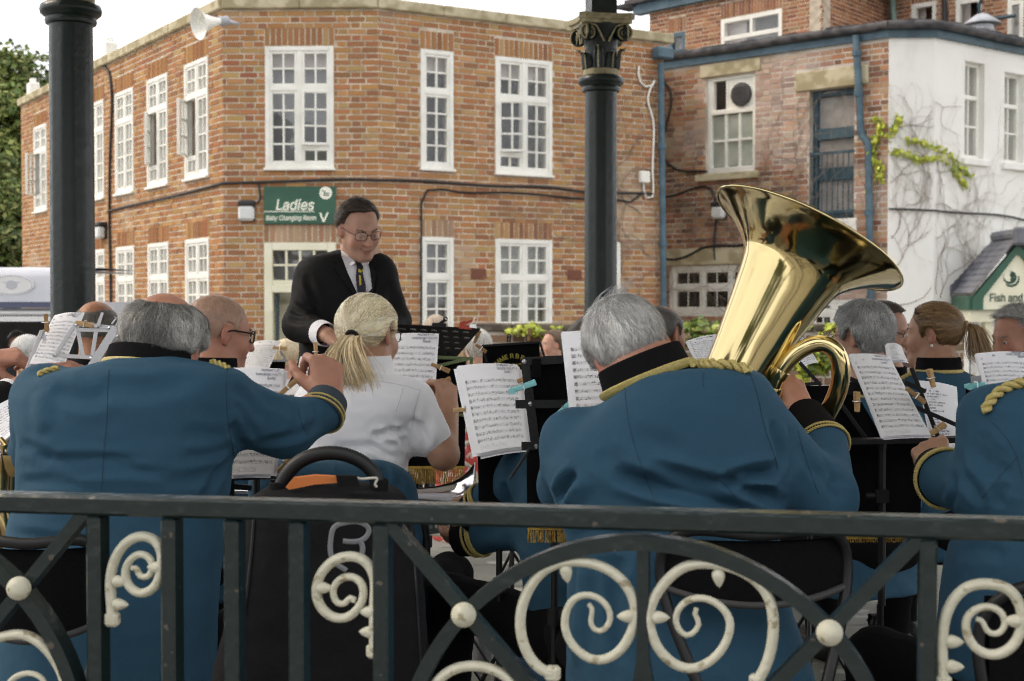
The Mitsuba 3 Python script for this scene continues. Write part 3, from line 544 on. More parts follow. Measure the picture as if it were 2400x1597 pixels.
a, b = np.array([-1.1, 8.2, 0]), np.array([.9, 7.35, 0]); d = nrm(b - a); n_ = np.array([d[1], -d[0], 0])
for i in range(4): obj('kerb_stone', box(a + d * (.27 + .5 * i) + [0, 0, .055] - n_ * .15, (.495, .3, .11), d, -n_, (0, 0, 1), .012), mat('m_kerb', patchy((.36, .36, .33), (.55, .54, .50), 7), .9) if 'm_kerb' not in scene else 'm_kerb', k)
mat('m_green', lambda p, n, uv: mx(mx(c3(.0035, .011, .010), c3(.008, .019, .018), fb(p.x * 14, p.y * 14, p.z * 14, 3)), c3(.06, .035, .02), .35 * sst(.74, .80, fb(p.x * 31, p.y * 31, p.z * 31, 3))), lambda p, n, uv: .22 + .25 * fb(p.x * 40, p.y * 40, p.z * 40, 2), spec=.5,
    bump=lambda p, n, uv: fb(p.x * 70, p.y * 70, p.z * 70, 3) , bs=.0012)
mat('m_railgreen', lambda p, n, uv: mx(mx(c3(.006, .0135, .0135), c3(.010, .020, .020), fb(p.x * 12, p.y * 12, p.z * 12, 3)), c3(.16, .12, .09), .45 * sst(.79, .82, fb(p.x * 57, p.y * 57, p.z * 57, 3))), .22, spec=.45, clearcoat=.25, clearcoat_gloss=.9,
    bump=lambda p, n, uv: fb(p.x * 60, p.y * 60, p.z * 60, 3), bs=.0013)
mat('m_scroll', lambda p, n, uv: mx(mx(c3(.44, .425, .325), c3(.54, .52, .42), fb(p.x * 20, p.y * 20, p.z * 20, 3)), c3(.20, .16, .07), .75 * sst(.64, .76, fb(p.x * 75, p.y * 75, p.z * 75, 3))), .5,
    bump=lambda p, n, uv: fb(p.x * 120, p.y * 120, p.z * 120, 2), bs=.002)
mat('m_gilt', patchy((.30, .26, .15), (.45, .40, .25), 30), .6)
mat('m_ceiling', (.68, .68, .64), .8)
k = thing('bandstand', 'bandstand roof carried by ornate dark green iron columns', 'bandstand')
big = Polygon(SLAB).buffer(.25, join_style=2)
cen = np.array([1.2, 4.9]); rf = np.array(big.exterior.coords)[:-1]
vv = np.vstack([np.c_[rf, np.full(len(rf), 3.42)], [[cen[0], cen[1], 5.2]]]); nn_ = len(rf)
obj('roof', trimesh.Trimesh(vv, [[i, (i + 1) % nn_, nn_] for i in range(nn_)], process=False), 'm_slate', k)
obj('ceiling', trimesh.Trimesh(np.vstack([np.c_[rf, np.full(nn_, 3.40)], [[cen[0], cen[1], 4.6]]]), [[(i + 1) % nn_, i, nn_] for i in range(nn_)], process=False), 'm_ceiling', k)
ring = np.array(Polygon(SLAB).exterior.coords)
obj('beam', extr(Polygon(SLAB).buffer(.10, join_style=2).difference(Polygon(SLAB).buffer(-.10, join_style=2)), .36, (0, 0, 3.22), (1, 0, 0), (0, 1, 0)), "m_green", k)
def column(cx, cy, rot, label):
    ck = thing('bandstand_column', label, 'column', 'ornate iron columns of the bandstand'); o = np.array([cx, cy, 0.0])
    A = lambda a: np.array([math.cos(a + rot), math.sin(a + rot), 0]); X, Yv = A(0), A(math.pi / 2)
    flute = lambda g, z: 1 + .010 * np.cos(12 * g) * ((z > .4) & (z < 2.45))
    obj('shaft', lathe([(.14, 0), (.14, .12), (.115, .16), (.115, .3), (.098, .36), (.094, .42)] + [(.094 - .004 * t, .42 + 2.06 * t) for t in np.linspace(0, 1, 24)] + [(.090, 2.49)], 72, o, X, Yv, fn=flute), 'm_green', ck, smooth=30)
    obj('necking', lathe([(.09, 2.488), (.104, 2.492), (.108, 2.505), (.104, 2.518), (.112, 2.524), (.126, 2.536), (.129, 2.552), (.124, 2.57), (.108, 2.578), (.09, 2.58)], 48, o, X, Yv), 'm_green', ck, smooth=50)
    obj('collar', lathe([(.09, 2.579), (.098, 2.582), (.099, 2.612), (.092, 2.616)], 64, o, X, Yv, fn=lambda g, z: 1 + .012 * np.cos(26 * g)), 'm_gilt', ck, smooth=30)
    obj('bell', lathe([(.088, 2.612), (.086, 2.66), (.092, 2.74), (.108, 2.80), (.128, 2.845), (.128, 2.86)], 48, o, X, Yv), 'm_green', ck, smooth=50)
    for i in range(8):
        a = i * math.pi / 4 + .39; big_ = i % 2; h = .13 if big_ else .10
        P = np.zeros((9, 7, 3))
        for q in range(9):
            t = q / 8; rr = .094 + .012 * t + .05 * max(0, t - .72) ** 1.2 * 2.2; z = 2.612 + h * (t if t < .9 else .9 - (t - .9) * .8); wd = .034 * (1 - .75 * abs(t - .35) ** 1.5)
            for m in range(7):
                s = (m - 3) / 3; P[q, m] = o + A(a + s * wd / rr) * (rr + .007 * (1 - abs(s)) + .003 * math.cos(s * 9)) + [0, 0, z]
        obj('leaf', sheet(P)[0], 'm_green', ck, smooth=40)
        mid = np.array([o + A(a) * (.104 + .012 * t + .05 * max(0, t - .72) ** 1.2 * 2.2) + [0, 0, 2.612 + h * min(t, .92)] for t in np.linspace(0, 1, 9)])
        obj('leaf_rib', tube(mid, .0045, 6), 'm_gilt', ck, smooth=60)
    sq = []
    for i in range(4):
        a0, a1 = math.pi / 4 + i * math.pi / 2, math.pi / 4 + (i + 1) * math.pi / 2
        p0 = .205 * np.array([math.cos(a0), math.sin(a0)]); p1 = .205 * np.array([math.cos(a1), math.sin(a1)]); mid = .112 * np.array([math.cos((a0 + a1) / 2), math.sin((a0 + a1) / 2)])
        tt = nrm(np.array([-math.sin(a0), math.cos(a0)])) * .02
        sq += [p0 - tt * 0, p0 + tt] + [(1 - t) ** 2 * (p0 + tt) + 2 * t * (1 - t) * mid + t * t * (p1 - nrm(np.array([-math.sin(a1), math.cos(a1)])) * .02) for t in np.linspace(.12, .88, 7)] + [p1 - nrm(np.array([-math.sin(a1), math.cos(a1)])) * .02]
    ab = Polygon(sq)
    obj('abacus', [extr(ab.buffer(-.012), .022, o + [0, 0, 2.856], X, Yv), extr(ab, .030, o + [0, 0, 2.878], X, Yv)], 'm_gilt', ck)
    for i in range(4):
        a = math.pi / 4 + i * math.pi / 2; dg = A(a); sd = A(a + math.pi / 2)
        for s in (-1, 1):
            f = nrm(dg * .55 + sd * s * .84) ; ctr = o + dg * .160 + np.array([0, 0, 2.808]) + sd * s * -.0
            ax = nrm(dg * .5 + sd * s * .5); out = A(a - s * -math.pi / 4); nrmv = out; tang = nrm(np.cross(nrmv, [0, 0, 1])) * (1 if np.dot(np.cross(nrmv, [0, 0, 1]), dg) > 0 else -1)
            c0 = o + dg * .145 + np.array([0, 0, 2.806]) + nrmv * .012
            sp_ = []
            for t in np.linspace(0, 1, 34):
                th = math.pi / 2 + t * 4.4 * math.pi * 1; rr = .047 * (1 - .86 * t)
                sp_.append(c0 + tang * rr * math.cos(-th + math.pi) * 1 + np.array([0, 0, 1]) * rr * math.sin(th) + nrmv * (.006 * t))
            lead = [c0 - tang * .09 + [0, 0, -.05] , c0 - tang * .07 + [0, 0, -.01], c0 - tang * .045 + [0, 0, .035]]
            obj('volute', tube(np.array(lead + sp_), np.r_[np.full(3, .006), np.linspace(.0075, .004, 34)], 6), 'm_gilt', ck, smooth=60)
            obj('volute_disc', lathe([(0, .004), (.044, .004), (.048, -.004), (.048, -.02), (0, -.02)], 24, c0, tang, np.cross(nrmv, tang), nrmv), 'm_green', ck, smooth=40)
    obj('post', box(o + [0, 0, 2.98], (.145, .145, .145), X, Yv), 'm_green', ck)
column(-1.882, 6.10, .35, 'dark green iron column at the left, its capital just above the picture')
column(.500, 8.03, .20, 'dark green iron column with gilded scroll capital in front of the brick building')

# ---------------------------------------------------------------- the near railing
rw = Wall((-1.6, 1.845 + .179 * 1.6), (1.9, 1.845 - .179 * 1.9))
k = thing('railing', 'dark green iron railing with cream scrolls in front of the band', 'railing')
ZR = rw.uz(1200, 1189)[1]; ZB = ZR - .027; DR = .034
xs = np.linspace(0, rw.L, 60); rr_ = rng(5)
obj('top_rail', rw.box(0, rw.L, ZB, ZR, -.04, .0, .004), 'm_railgreen', k)
U = lambda x, y=1300: rw.uz(x, y)[0]
for x in (198, 373, 521, 673, 871, 2157, 2440): obj('baluster', rw.box(U(x), U(x) + .021, .12, ZB - .001, -.036, -.002, .003), 'm_railgreen', k)
obj('bottom_rail', rw.box(0, rw.L, .08, .119, -.04, .0, .004), 'm_railgreen', k)
from shapely.geometry import LineString
def strap(pts, w, d0, d1, name='strap', key='m_railgreen'):
    ln = LineString(pts).buffer(w / 2, cap_style=2, join_style=2); ln = ln.intersection(sbox(-5, .12, 20, ZB - .0005))
    return obj(name, extr(ln, d1 - d0, rw.P(0, 0, d0), rw.U, rw.Z, rw.N), key, k)
def circ(p, q, r_, n=90, ext=.85):
    (x1, y1), (x2, y2), (x3, y3) = p, q, r_
    A = np.array([[x2 - x1, y2 - y1], [x3 - x1, y3 - y1]]); b = .5 * np.array([x2**2 - x1**2 + y2**2 - y1**2, x3**2 - x1**2 + y3**2 - y1**2]); c = np.linalg.solve(A, b); R = math.hypot(x1 - c[0], y1 - c[1])
    a0, a1 = math.atan2(y1 - c[1], x1 - c[0]), math.atan2(y3 - c[1], x3 - c[0]); 
    if a0 < a1: a0 += 2 * math.pi
    return [(c[0] + R * math.cos(a), c[1] + R * math.sin(a)) for a in np.linspace(a0 + ext, a1 - ext, n)], c, R
uz = rw.uz
arc, cc_, RR = circ(uz(1088, 1440), uz(1512, 1276), uz(1944, 1482)); strap(arc, .019, -.034, -.004, 'arch')
bl, br_ = uz(1088, 1440), uz(1944, 1482)
def line_to(p, q, f): return [p, (p[0] + (q[0] - p[0]) * f, p[1] + (q[1] - p[1]) * f)]
strap(line_to(uz(905, 1227), bl, 3.2), .017, -.030, -.006, 'diagonal'); strap(line_to(uz(2166, 1258), br_, 3.2), .017, -.030, -.006, 'diagonal')
lb = uz(47.5, 1378)
strap(line_to(uz(196, 1196), lb, 3.2), .017, -.030, -.006, 'diagonal')
span = br_[0] - bl[0]; cl = (lb[0] - span / 2, cc_[1])
strap([(cl[0] + RR * math.cos(a), cl[1] + RR * math.sin(a)) for a in np.linspace(1.9, -.3, 60)], .019, -.034, -.004, 'arch')
for q in (bl, br_, lb): obj('boss', trimesh.Trimesh(*(lambda s: (s.vertices * [1, 1, 1] + rw.P(*q, .004), s.faces))(trimesh.creation.icosphere(3, .0165)), process=False), 'm_scroll', k, smooth=True)
pu = (uz(1492, 1300)[0] + uz(1519, 1300)[0]) / 2; zb2 = uz(1505, 1545)[1]
obj('post', extr(Polygon([(pu - .0075, ZB - .02), (pu + .0075, ZB - .02), (pu + .0075, zb2), (pu + .016, zb2 - .05), (pu + .05, zb2 - .13), (pu - .05, zb2 - .13), (pu - .016, zb2 - .05), (pu - .0075, zb2)]), .024, rw.P(0, 0, -.03), rw.U, rw.Z, rw.N), 'm_railgreen', k)
def scroll(pts, org, sc, r0=.0072, r1=.0032, studs=(), foot=True):
    P = [(org[0] + x / sc, org[1] + y / sc) for x, y in pts]; Q = smooth_path(P, 90)
    P3 = rw.path(Q, -.014); s = obj('scroll', tube(P3, np.r_[np.linspace(r0, r0 * .93, 50), np.linspace(r0 * .93, r1, 40)], 10, flat=1.35, nref=rw.N), 'm_scroll', k, smooth=60)
    if foot: obj('foot', box(P3[0], (.02, .017, .02), rw.U, -rw.N, rw.Z, .004), 'm_scroll', s)
    for (x, y, dx, dy) in studs:
        c = rw.P(*uz(org[0] + x / sc, org[1] + y / sc), -.012); ax = nrm(rw.U * dx - rw.Z * dy)
        obj('stud', lathe([(.003, -.004), (.0076, 0), (.0084, .005), (.0072, .010), (.0044, .016), (.0, .021)], 16, c, rw.N, np.cross(ax, rw.N), ax), 'm_scroll', s, smooth=60)
    return s
c3_, c1_, c2_, c4_ = (1200, 1100), (0, 1100), (600, 1100), (1700, 1100)
scroll([(270, 1430), (165, 1380), (70, 1230), (45, 1040), (95, 860), (230, 700), (430, 650), (640, 700), (790, 830), (845, 1010), (800, 1180), (700, 1300), (570, 1335), (440, 1265), (360, 1130), (365, 1000), (430, 905), (520, 885), (620, 930), (670, 1030), (650, 1100), (595, 1135), (545, 1105), (535, 1045), (545, 990), (520, 945)], c3_, 2.946, studs=[(360, 690, .15, 1), (825, 1030, -1, .05)])
scroll([(1690, 1490), (1770, 1330), (1805, 1080), (1760, 880), (1600, 730), (1400, 670), (1200, 685), (1040, 810), (945, 1000), (960, 1160), (1060, 1320), (1220, 1395), (1370, 1340), (1480, 1200), (1500, 1060), (1420, 950), (1290, 905), (1190, 935), (1130, 1020), (1140, 1110), (1205, 1165), (1265, 1130), (1285, 1070), (1260, 1020), (1270, 975)], c3_, 2.946, studs=[(975, 1035, 1, 0), (1420, 720, .1, 1)])
scroll([(745, 1050), (735, 900), (735, 750), (780, 600), (870, 500), (960, 475), (1040, 505), (1085, 580), (1085, 700), (1060, 790), (1010, 850), (950, 870), (880, 840), (840, 770), (845, 680), (890, 620), (950, 600), (1010, 640), (1020, 700), (985, 755), (935, 745), (915, 705), (880, 695)], c1_, 2.946, r1=.004, studs=[(765, 785, 1, 0), (765, 945, 1, 0), (1085, 690, -1, 0)])
scroll([(797, 1270), (797, 1100), (800, 900), (795, 750), (720, 640), (620, 615), (510, 650), (425, 740), (395, 860), (430, 970), (510, 1035), (600, 1040), (680, 980), (722, 880), (705, 800), (650, 760), (580, 765), (520, 820), (515, 890), (560, 945), (605, 930), (625, 905), (660, 915), (650, 930)], c2_, 2.946, r1=.004, studs=[(410, 830, 1, 0), (795, 1000, -1, 0), (795, 1140, -1, 0)])
scroll([(1620, 1600), (1612, 1400), (1620, 1200), (1680, 1010), (1800, 890), (1960, 865), (2110, 910), (2200, 1050), (2200, 1200), (2140, 1320), (2010, 1390), (1880, 1355), (1800, 1240), (1800, 1120), (1870, 1050), (1960, 1035), (2060, 1090), (2075, 1180), (2020, 1235), (1950, 1215), (1915, 1150), (1865, 1125)], c4_, 3.154, studs=[(1650, 1290, 1, .0), (1650, 1475, 1, 0), (2190, 1140, -1, 0)])
scroll([(-230, 1330), (-120, 1210), (0, 1168), (130, 1160), (260, 1230), (350, 1340), (400, 1440), (420, 1560), (380, 1680), (250, 1720), (60, 1640), (20, 1520), (130, 1430), (250, 1460), (280, 1540)], c1_, 2.946)
scroll([(1190, 1560), (1240, 1480), (1330, 1410), (1430, 1380), (1560, 1385), (1680, 1430), (1760, 1500), (1800, 1600), (1740, 1720), (1560, 1760), (1400, 1660), (1420, 1560), (1520, 1530)], c2_, 2.946)
# the far railing, between the columns
def far_rail(a, b, label, z1=.95):
    w = Wall(a, b); fk = thing('railing', label, 'railing', 'far railings of the bandstand')
    obj('top_rail', w.box(0, w.L, z1 - .03, z1, -.02, .02), 'm_railgreen', fk); obj('bottom_rail', w.box(0, w.L, .1, .13, -.02, .02), 'm_railgreen', fk)
    n = max(2, int(w.L / .36))
    for i in range(n + 1): obj('baluster', w.box(i * (w.L - .03) / n, i * (w.L - .03) / n + .022, .13, z1 - .03, -.015, .015), 'm_railgreen', fk)
    for i in range(n):
        u0 = (i + .5) * (w.L - .03) / n
        for zc, s in ((.34, 1), (.66, -1)):
            pts = [w.P(u0 + (.13 * (1 - .75 * t)) * math.cos(t * 10), zc + s * .13 * (1 - .75 * t) * math.sin(t * 10), 0) for t in np.linspace(0, 1, 40)]
            obj('scroll', tube(pts, np.linspace(.011, .006, 40), 6), 'm_scroll', fk, smooth=60)
far_rail((-1.85, 6.2), (.45, 8.15), 'far green railing with cream scrolls behind the band, left of the far column', .86)
# ---------------------------------------------------------------- bodies: smooth distance fields turned into one continuous mesh
def surfnets(D, lo, h):
    S = D < 0; nx, ny, nz_ = D.shape
    c = sum(S[i:nx - 1 + i, j:ny - 1 + j, k:nz_ - 1 + k].astype(np.int8) for i in (0, 1) for j in (0, 1) for k in (0, 1))
    I = np.argwhere((c > 0) & (c < 8)); idx = np.full((nx - 1, ny - 1, nz_ - 1), -1, np.int64); idx[tuple(I.T)] = np.arange(len(I))
    cor = np.array([[i, j, k] for i in (0, 1) for j in (0, 1) for k in (0, 1)])
    val = np.stack([D[I[:, 0] + a, I[:, 1] + b, I[:, 2] + d] for a, b, d in cor], 1)
    acc = np.zeros((len(I), 3)); cnt = np.zeros(len(I))
    for a in range(8):
        for b in range(a + 1, 8):
            if np.abs(cor[a] - cor[b]).sum() == 1:
                x, y = val[:, a], val[:, b]; m = (x < 0) != (y < 0); t = np.where(m, x / np.where(m, x - y, 1), 0)
                acc += m[:, None] * (cor[a] + t[:, None] * (cor[b] - cor[a])); cnt += m
    V = lo + h * (I + acc / cnt[:, None]); F = []
    for ax in range(3):
        sl = [slice(None)] * 3; s2 = [slice(None)] * 3; sl[ax] = slice(0, -1); s2[ax] = slice(1, None)
        A, B = S[tuple(sl)], S[tuple(s2)]; E_ = np.argwhere(A != B); o1, o2 = (ax + 1) % 3, (ax + 2) % 3
        E_ = E_[(E_[:, o1] > 0) & (E_[:, o2] > 0) & (E_[:, o1] < idx.shape[o1]) & (E_[:, o2] < idx.shape[o2])]
        def g(d1, d2):
            q = E_.copy(); q[:, o1] += d1; q[:, o2] += d2; return idx[tuple(q.T)]
        Q = np.stack([g(-1, -1), g(0, -1), g(0, 0), g(-1, 0)], 1); fl = A[tuple(E_.T)]
        Q = np.where(fl[:, None], Q, Q[:, ::-1]); F.append(Q)
    F = np.vstack(F); F = F[(F >= 0).all(1)]
    return V, np.vstack([F[:, [0, 1, 2]], F[:, [0, 2, 3]]])
def surf(fn, lo, hi, h, smooth=2, lip=1.9):
    st = 4; lo = np.asarray(lo, float); n = np.ceil((np.asarray(hi) - lo) / (h * st)).astype(int) + 1
    gc = np.stack(np.meshgrid(*[np.arange(k + 1) * st for k in n], indexing='ij'), -1)
    dc = fn((lo + h * gc).reshape(-1, 3)).reshape(gc.shape[:3])
    m = np.min([np.abs(dc[i:n[0] + i, j:n[1] + j, k:n[2] + k]) for i in (0, 1) for j in (0, 1) for k in (0, 1)], 0)
    act = m < st * h * lip; D = np.repeat(np.repeat(np.repeat(dc, st, 0), st, 1), st, 2)[:n[0] * st, :n[1] * st, :n[2] * st].copy()
    M = np.repeat(np.repeat(np.repeat(act, st, 0), st, 1), st, 2); P = np.argwhere(M)
    for s in range(0, len(P), 400000): q = P[s:s + 400000]; D[tuple(q.T)] = fn(lo + h * q)
    V, F = surfnets(D, lo, h)
    if smooth:
        e = np.vstack([F[:, [0, 1]], F[:, [1, 2]], F[:, [2, 0]]]); e = np.vstack([e, e[:, ::-1]]); A = csr_matrix((np.ones(len(e)), (e[:, 0], e[:, 1])), shape=(len(V),) * 2); dg = np.maximum(np.asarray(A.sum(1)), 1)
        for i in range(smooth * 2): V = V + (.5, -.53)[i % 2] * (A @ V / dg - V)
    return trimesh.Trimesh(V, F, process=False)
def s_cap(P, a, b, ra, rb):
    a, b = np.asarray(a), np.asarray(b); ab = b - a; t = np.clip((P - a) @ ab / (ab @ ab + 1e-12), 0, 1)
    return np.linalg.norm(P - a - t[:, None] * ab, axis=1) - (ra + (rb - ra) * t)
def s_ell(P, c, r):
    q = P - np.asarray(c); r = np.asarray(r); k0 = np.linalg.norm(q / r, axis=1); k1 = np.linalg.norm(q / r**2, axis=1); return k0 * (k0 - 1) / (k1 + 1e-9)
def smin(a, b, k):
    h = np.clip(.5 + .5 * (b - a) / k, 0, 1); return b + (a - b) * h - k * h * (1 - h)
def smax(a, b, k): return -smin(-a, -b, k)
def chain(P, pts, rs, k=.01):
    d = s_cap(P, pts[0], pts[1], rs[0], rs[1])
    for i in range(1, len(pts) - 1): d = smin(d, s_cap(P, pts[i], pts[i + 1], rs[i], rs[i + 1]), k)
    return d
class Loft:                     # rows (z, cx, a, cy, b): ellipse sections stacked along z
    def __init__(s, rows, rot=0.0, pw=2.3):
        R = np.array(sorted(rows)); s.z = R[:, 0]; s.f = PchipInterpolator(R[:, 0], R[:, 1:]); s.rot = rot; s.pw = pw
    def __call__(s, P):
        zc = np.clip(P[:, 2], s.z[0], s.z[-1]); q = s.f(zc); x, y = P[:, 0] - q[:, 0], P[:, 1] - q[:, 2]; cs, sn = math.cos(s.rot), math.sin(s.rot)
        x, y = x * cs + y * sn, -x * sn + y * cs
        a, b = q[:, 1], q[:, 3]; e = (np.abs(x / a) ** s.pw + np.abs(y / b) ** s.pw) ** (1 / s.pw)
        rr = np.sqrt(x * x + y * y); gr = np.where(rr > 1e-6, rr / np.maximum(e, 1e-6), np.minimum(a, b))
        d = (e - 1) * np.minimum(gr, 1.6 * np.minimum(a, b)); out = np.maximum(P[:, 2] - s.z[-1], s.z[0] - P[:, 2])
        return smax(d, out, .02)
def rows_px(Y0, rows):           # (py, xl, xr, b[, dy]) at distance Y0
    out = []
    for q in rows:
        py, xl, xr, b = q[:4]; dy = q[4] if len(q) > 4 else 0.0; A, B = at(xl, py, Y0 + dy), at(xr, py, Y0 + dy)
        out.append((A[2], (A[0] + B[0]) / 2, (B[0] - A[0]) / 2, Y0 + dy, b))
    return out
class Head:
    def __init__(s, c, f, u=(0, 0, 1), s_=1.0):
        s.c = np.asarray(c, float); s.f = nrm(f); s.u = nrm(np.asarray(u, float) - s.f * (np.asarray(u, float) @ s.f)); s.r = np.cross(s.f, s.u); s.s = s_; s.M = np.stack([s.r, s.f, s.u], 0)
    def loc(s, P): return (P - s.c) @ s.M.T / s.s
    def w(s, p): return s.c + s.s * (np.asarray(p, float) @ s.M)
    def d(s, v): return np.asarray(v, float) @ s.M
def skull(p):
    d = s_ell(p, (0, -.012, .028), (.075, .098, .086)); d = smin(d, s_ell(p, (0, .028, -.035), (.060, .066, .080)), .03)
    q = np.abs(p[:, :1]); pa = np.hstack([q, p[:, 1:]])
    d = smin(d, s_cap(pa, (.048, .0, -.062), (.016, .072, -.100), .020, .019), .03)
    return d
def head_sdf(p, face=1.0, jowl=0.0):
    d = skull(p); pa = np.hstack([np.abs(p[:, :1]), p[:, 1:]])
    d = smin(d, s_cap(pa, (.0, .082, .022), (.040, .070, .020), .013, .010), .015)
    d = smin(d, s_ell(pa, (.042, .062, -.032), (.022, .022, .024)), .025)
    d = smax(d, -s_ell(pa, (.031, .098, .000), (.017, .014, .011)), .012)
    d = smin(d, s_ell(pa, (.031, .077, .0), (.0135, .0125, .0125)), .006)
    d = smin(d, s_cap(p, (0, .088, .010), (0, .114, -.030), .0075, .0115), .012); d = smin(d, s_ell(pa, (.011, .098, -.034), (.008, .011, .008)), .008)
    d = smin(d, s_ell(pa, (.010, .090, -.0615), (.016, .010, .0055)), .006); d = smin(d, s_ell(p, (0, .089, -.0735), (.020, .010, .0065)), .006)
    d = smax(d, -s_cap(pa, (0, .104, -.0665), (.024, .090, -.066), .0022, .0018), .004)
    d = smin(d, s_ell(p, (0, .076, -.100), (.020, .017, .017)), .02)
    if jowl: d = smin(d, s_ell(p, (0, .03, -.098), (.05, .045, .022)), .03)
    # ears
    e = s_ell((pa - [.080, -.012, -.008]) @ np.array([[.93, .37, 0], [-.37, .93, 0], [0, .12, 1]]).T, (0, 0, 0), (.007, .019, .032))
    e = smax(e, -s_ell(pa, (.089, -.002, -.004), (.007, .010, .017)), .006); d = smin(d, e, .007)
    return d
def hand_frame(F, N): F = nrm(F); N = nrm(np.asarray(N) - F * (np.asarray(N) @ F)); return F, N
def hand_sdf(P, W, F, N, S, curls, sc=1.0, thumb=(.5, .5), spread=.06):
    """W wrist, F along the hand, N out of the palm, S towards the thumb; curls: three bend angles for each of four fingers"""
    F, N = hand_frame(F, N); S = nrm(np.asarray(S) - F * (np.asarray(S) @ F) - N * (np.asarray(S) @ N)); q = np.stack([(P - W) @ F, (P - W) @ S, (P - W) @ N], 1) / sc
    off = [.031, .011, -.010, -.029]; kl = [.088, .092, .086, .076]; ln = [(.043, .026, .021), (.047, .030, .022), (.044, .028, .021), (.034, .021, .018)]; rd = [.0098, .0100, .0094, .0083]
    d = s_cap(q, (-.02, 0, 0), (.02, 0, 0), .025, .026) + 0 * q[:, 0]; d = s_ell(q, (0, 0, .0), (.04, .030, .021))
    for i in range(4): d = smin(d, s_cap(q, (.012, off[i] * .55, 0), (kl[i], off[i], -.002 + .004 * (i == 3)), .015, .0108), .014)
    d = smin(d, s_ell(q, (.045, 0, .010), (.036, .032, .012)), .012)
    for i in range(4):
        p = np.array([kl[i], off[i], -.001]); a = 0.0; pts = [p]; sp = spread * (1.5 - i) / 1.5
        for L, c in zip(ln[i], curls[i]): a += c; p = p + L * np.array([math.cos(a) * math.cos(sp), math.sin(sp) * math.cos(a) * .7, math.sin(a)]); pts.append(p)
        d = smin(d, chain(q, pts, [rd[i] * 1.08, rd[i], rd[i] * .92, rd[i] * .8], .004), .0045)
    b = np.array([.022, .024, .008]); a1, a2 = thumb
    m = b + .044 * nrm(np.array([.75, .75 * math.cos(a1), .9 * math.sin(a1)])); t = m + .031 * nrm(np.array([.9, .45 * math.cos(a2), .8 * math.sin(a2)])); e = t + .025 * nrm(np.array([.95, .1 * math.cos(a2), .75 * math.sin(a2)]))
    d = smin(d, chain(q, [b, m, t, e], [.0165, .0125, .0108, .0088], .006), .010)
    return d * sc
def hits(mesh, pxy):                                       # where sight lines through pixels meet a mesh (first hit)
    pxy = np.atleast_2d(np.asarray(pxy, float)); D = np.array([ray(*q) for q in pxy]); O = np.tile(EYE, (len(D), 1))
    loc, ri, ti = mesh.ray.intersects_location(O, D, multiple_hits=False)
    P = np.full((len(D), 3), np.nan); N = np.full((len(D), 3), np.nan); P[ri] = loc; N[ri] = mesh.face_normals[ti]; return P, N
def on_mesh(mesh, pts, n=40, off=.002):
    q = smooth_path(np.array(pts, float), n) if len(pts) > 2 else np.array([np.array(pts[0]) + (np.array(pts[1]) - np.array(pts[0])) * t for t in np.linspace(0, 1, n)])
    P, N = hits(mesh, q); ok = ~np.isnan(P[:, 0]); P, N = P[ok], N[ok]
    if len(P) < 3: return None
    return P + off * N
def fold(mesh, strokes, noise_amp=.0015, noise_s=9, seed=0):
    v = np.array(mesh.vertices); n = np.array(mesh.vertex_normals); off = np.zeros(len(v))
    for pts, amp, wd in strokes:
        L = on_mesh(mesh, pts, 50, 0.0)
        if L is None: continue
        d, i = cKDTree(L).query(v, distance_upper_bound=wd * 4); ok = np.isfinite(d); t = np.zeros(len(v)); t[ok] = i[ok] / (len(L) - 1)
        tap = np.clip(np.minimum(t, 1 - t) * 5, .0, 1) ** .7; x = np.where(ok, d, 9) / wd
        off += tap * amp * (np.exp(-x * x) - .38 * np.exp(-((x - 1.7) ** 2) / .5))
    off += noise_amp * 2.6 * (meshkit.fbm(v * [noise_s, noise_s, noise_s * 1.6], 3, seed) - .5) + .35 * noise_amp * (meshkit.noise(v * [22, 22, 40], seed + 3) - .5)
    return trimesh.Trimesh(v + off[:, None] * n, mesh.faces, process=False)
mat('m_skin', 'vertex', .48, spec=.35, bump=lambda p, n, uv: fb(p.x * 260, p.y * 260, p.z * 260, 2), bs=.0006)
mat('m_hair', 'vertex', .42, spec=.35)
def wool(a, b): return lambda p, n, uv: mx(c3(*a), c3(*b), .55 * fb(p.x * 420, p.y * 420, p.z * 420, 2) + .45 * fb(p.x * 11, p.y * 11, p.z * 11, 2))
mat('m_jacket', wool((.0200, .060, .100), (.031, .082, .132)), .85, spec=.2, sheen=.3, bump=lambda p, n, uv: fb(p.x * 500, p.y * 500, p.z * 500, 2), bs=.0008)
mat('m_seam', (.016, .046, .078), .9)
mat('m_suit', wool((.005, .005, .006), (.009, .009, .010)), .7, spec=.2)
mat('m_collar', (.006, .006, .007), .85, spec=.1)
mat('m_trousers', (.005, .005, .006), .9, spec=.1)
mat('m_shirt', patchy((.80, .80, .83), (.85, .85, .88), 9), .8, spec=.2)
mat('m_gold', lambda p, n, uv: mx(c3(.33, .255, .065), c3(.56, .46, .18), fb(p.x * 300, p.y * 300, p.z * 300, 2)), .5, spec=.5, bump=lambda p, n, uv: fb(p.x * 400, p.y * 400, p.z * 400, 2), bs=.0015)
mat('m_spec', (.012, .012, .014), .25)
mat('m_eye', 'vertex', .15)
SK = {'tan': (.40, .22, .145), 'pink': (.47, .265, .19), 'red': (.42, .205, .14), 'pale': (.53, .32, .23), 'dark': (.34, .16, .09)}
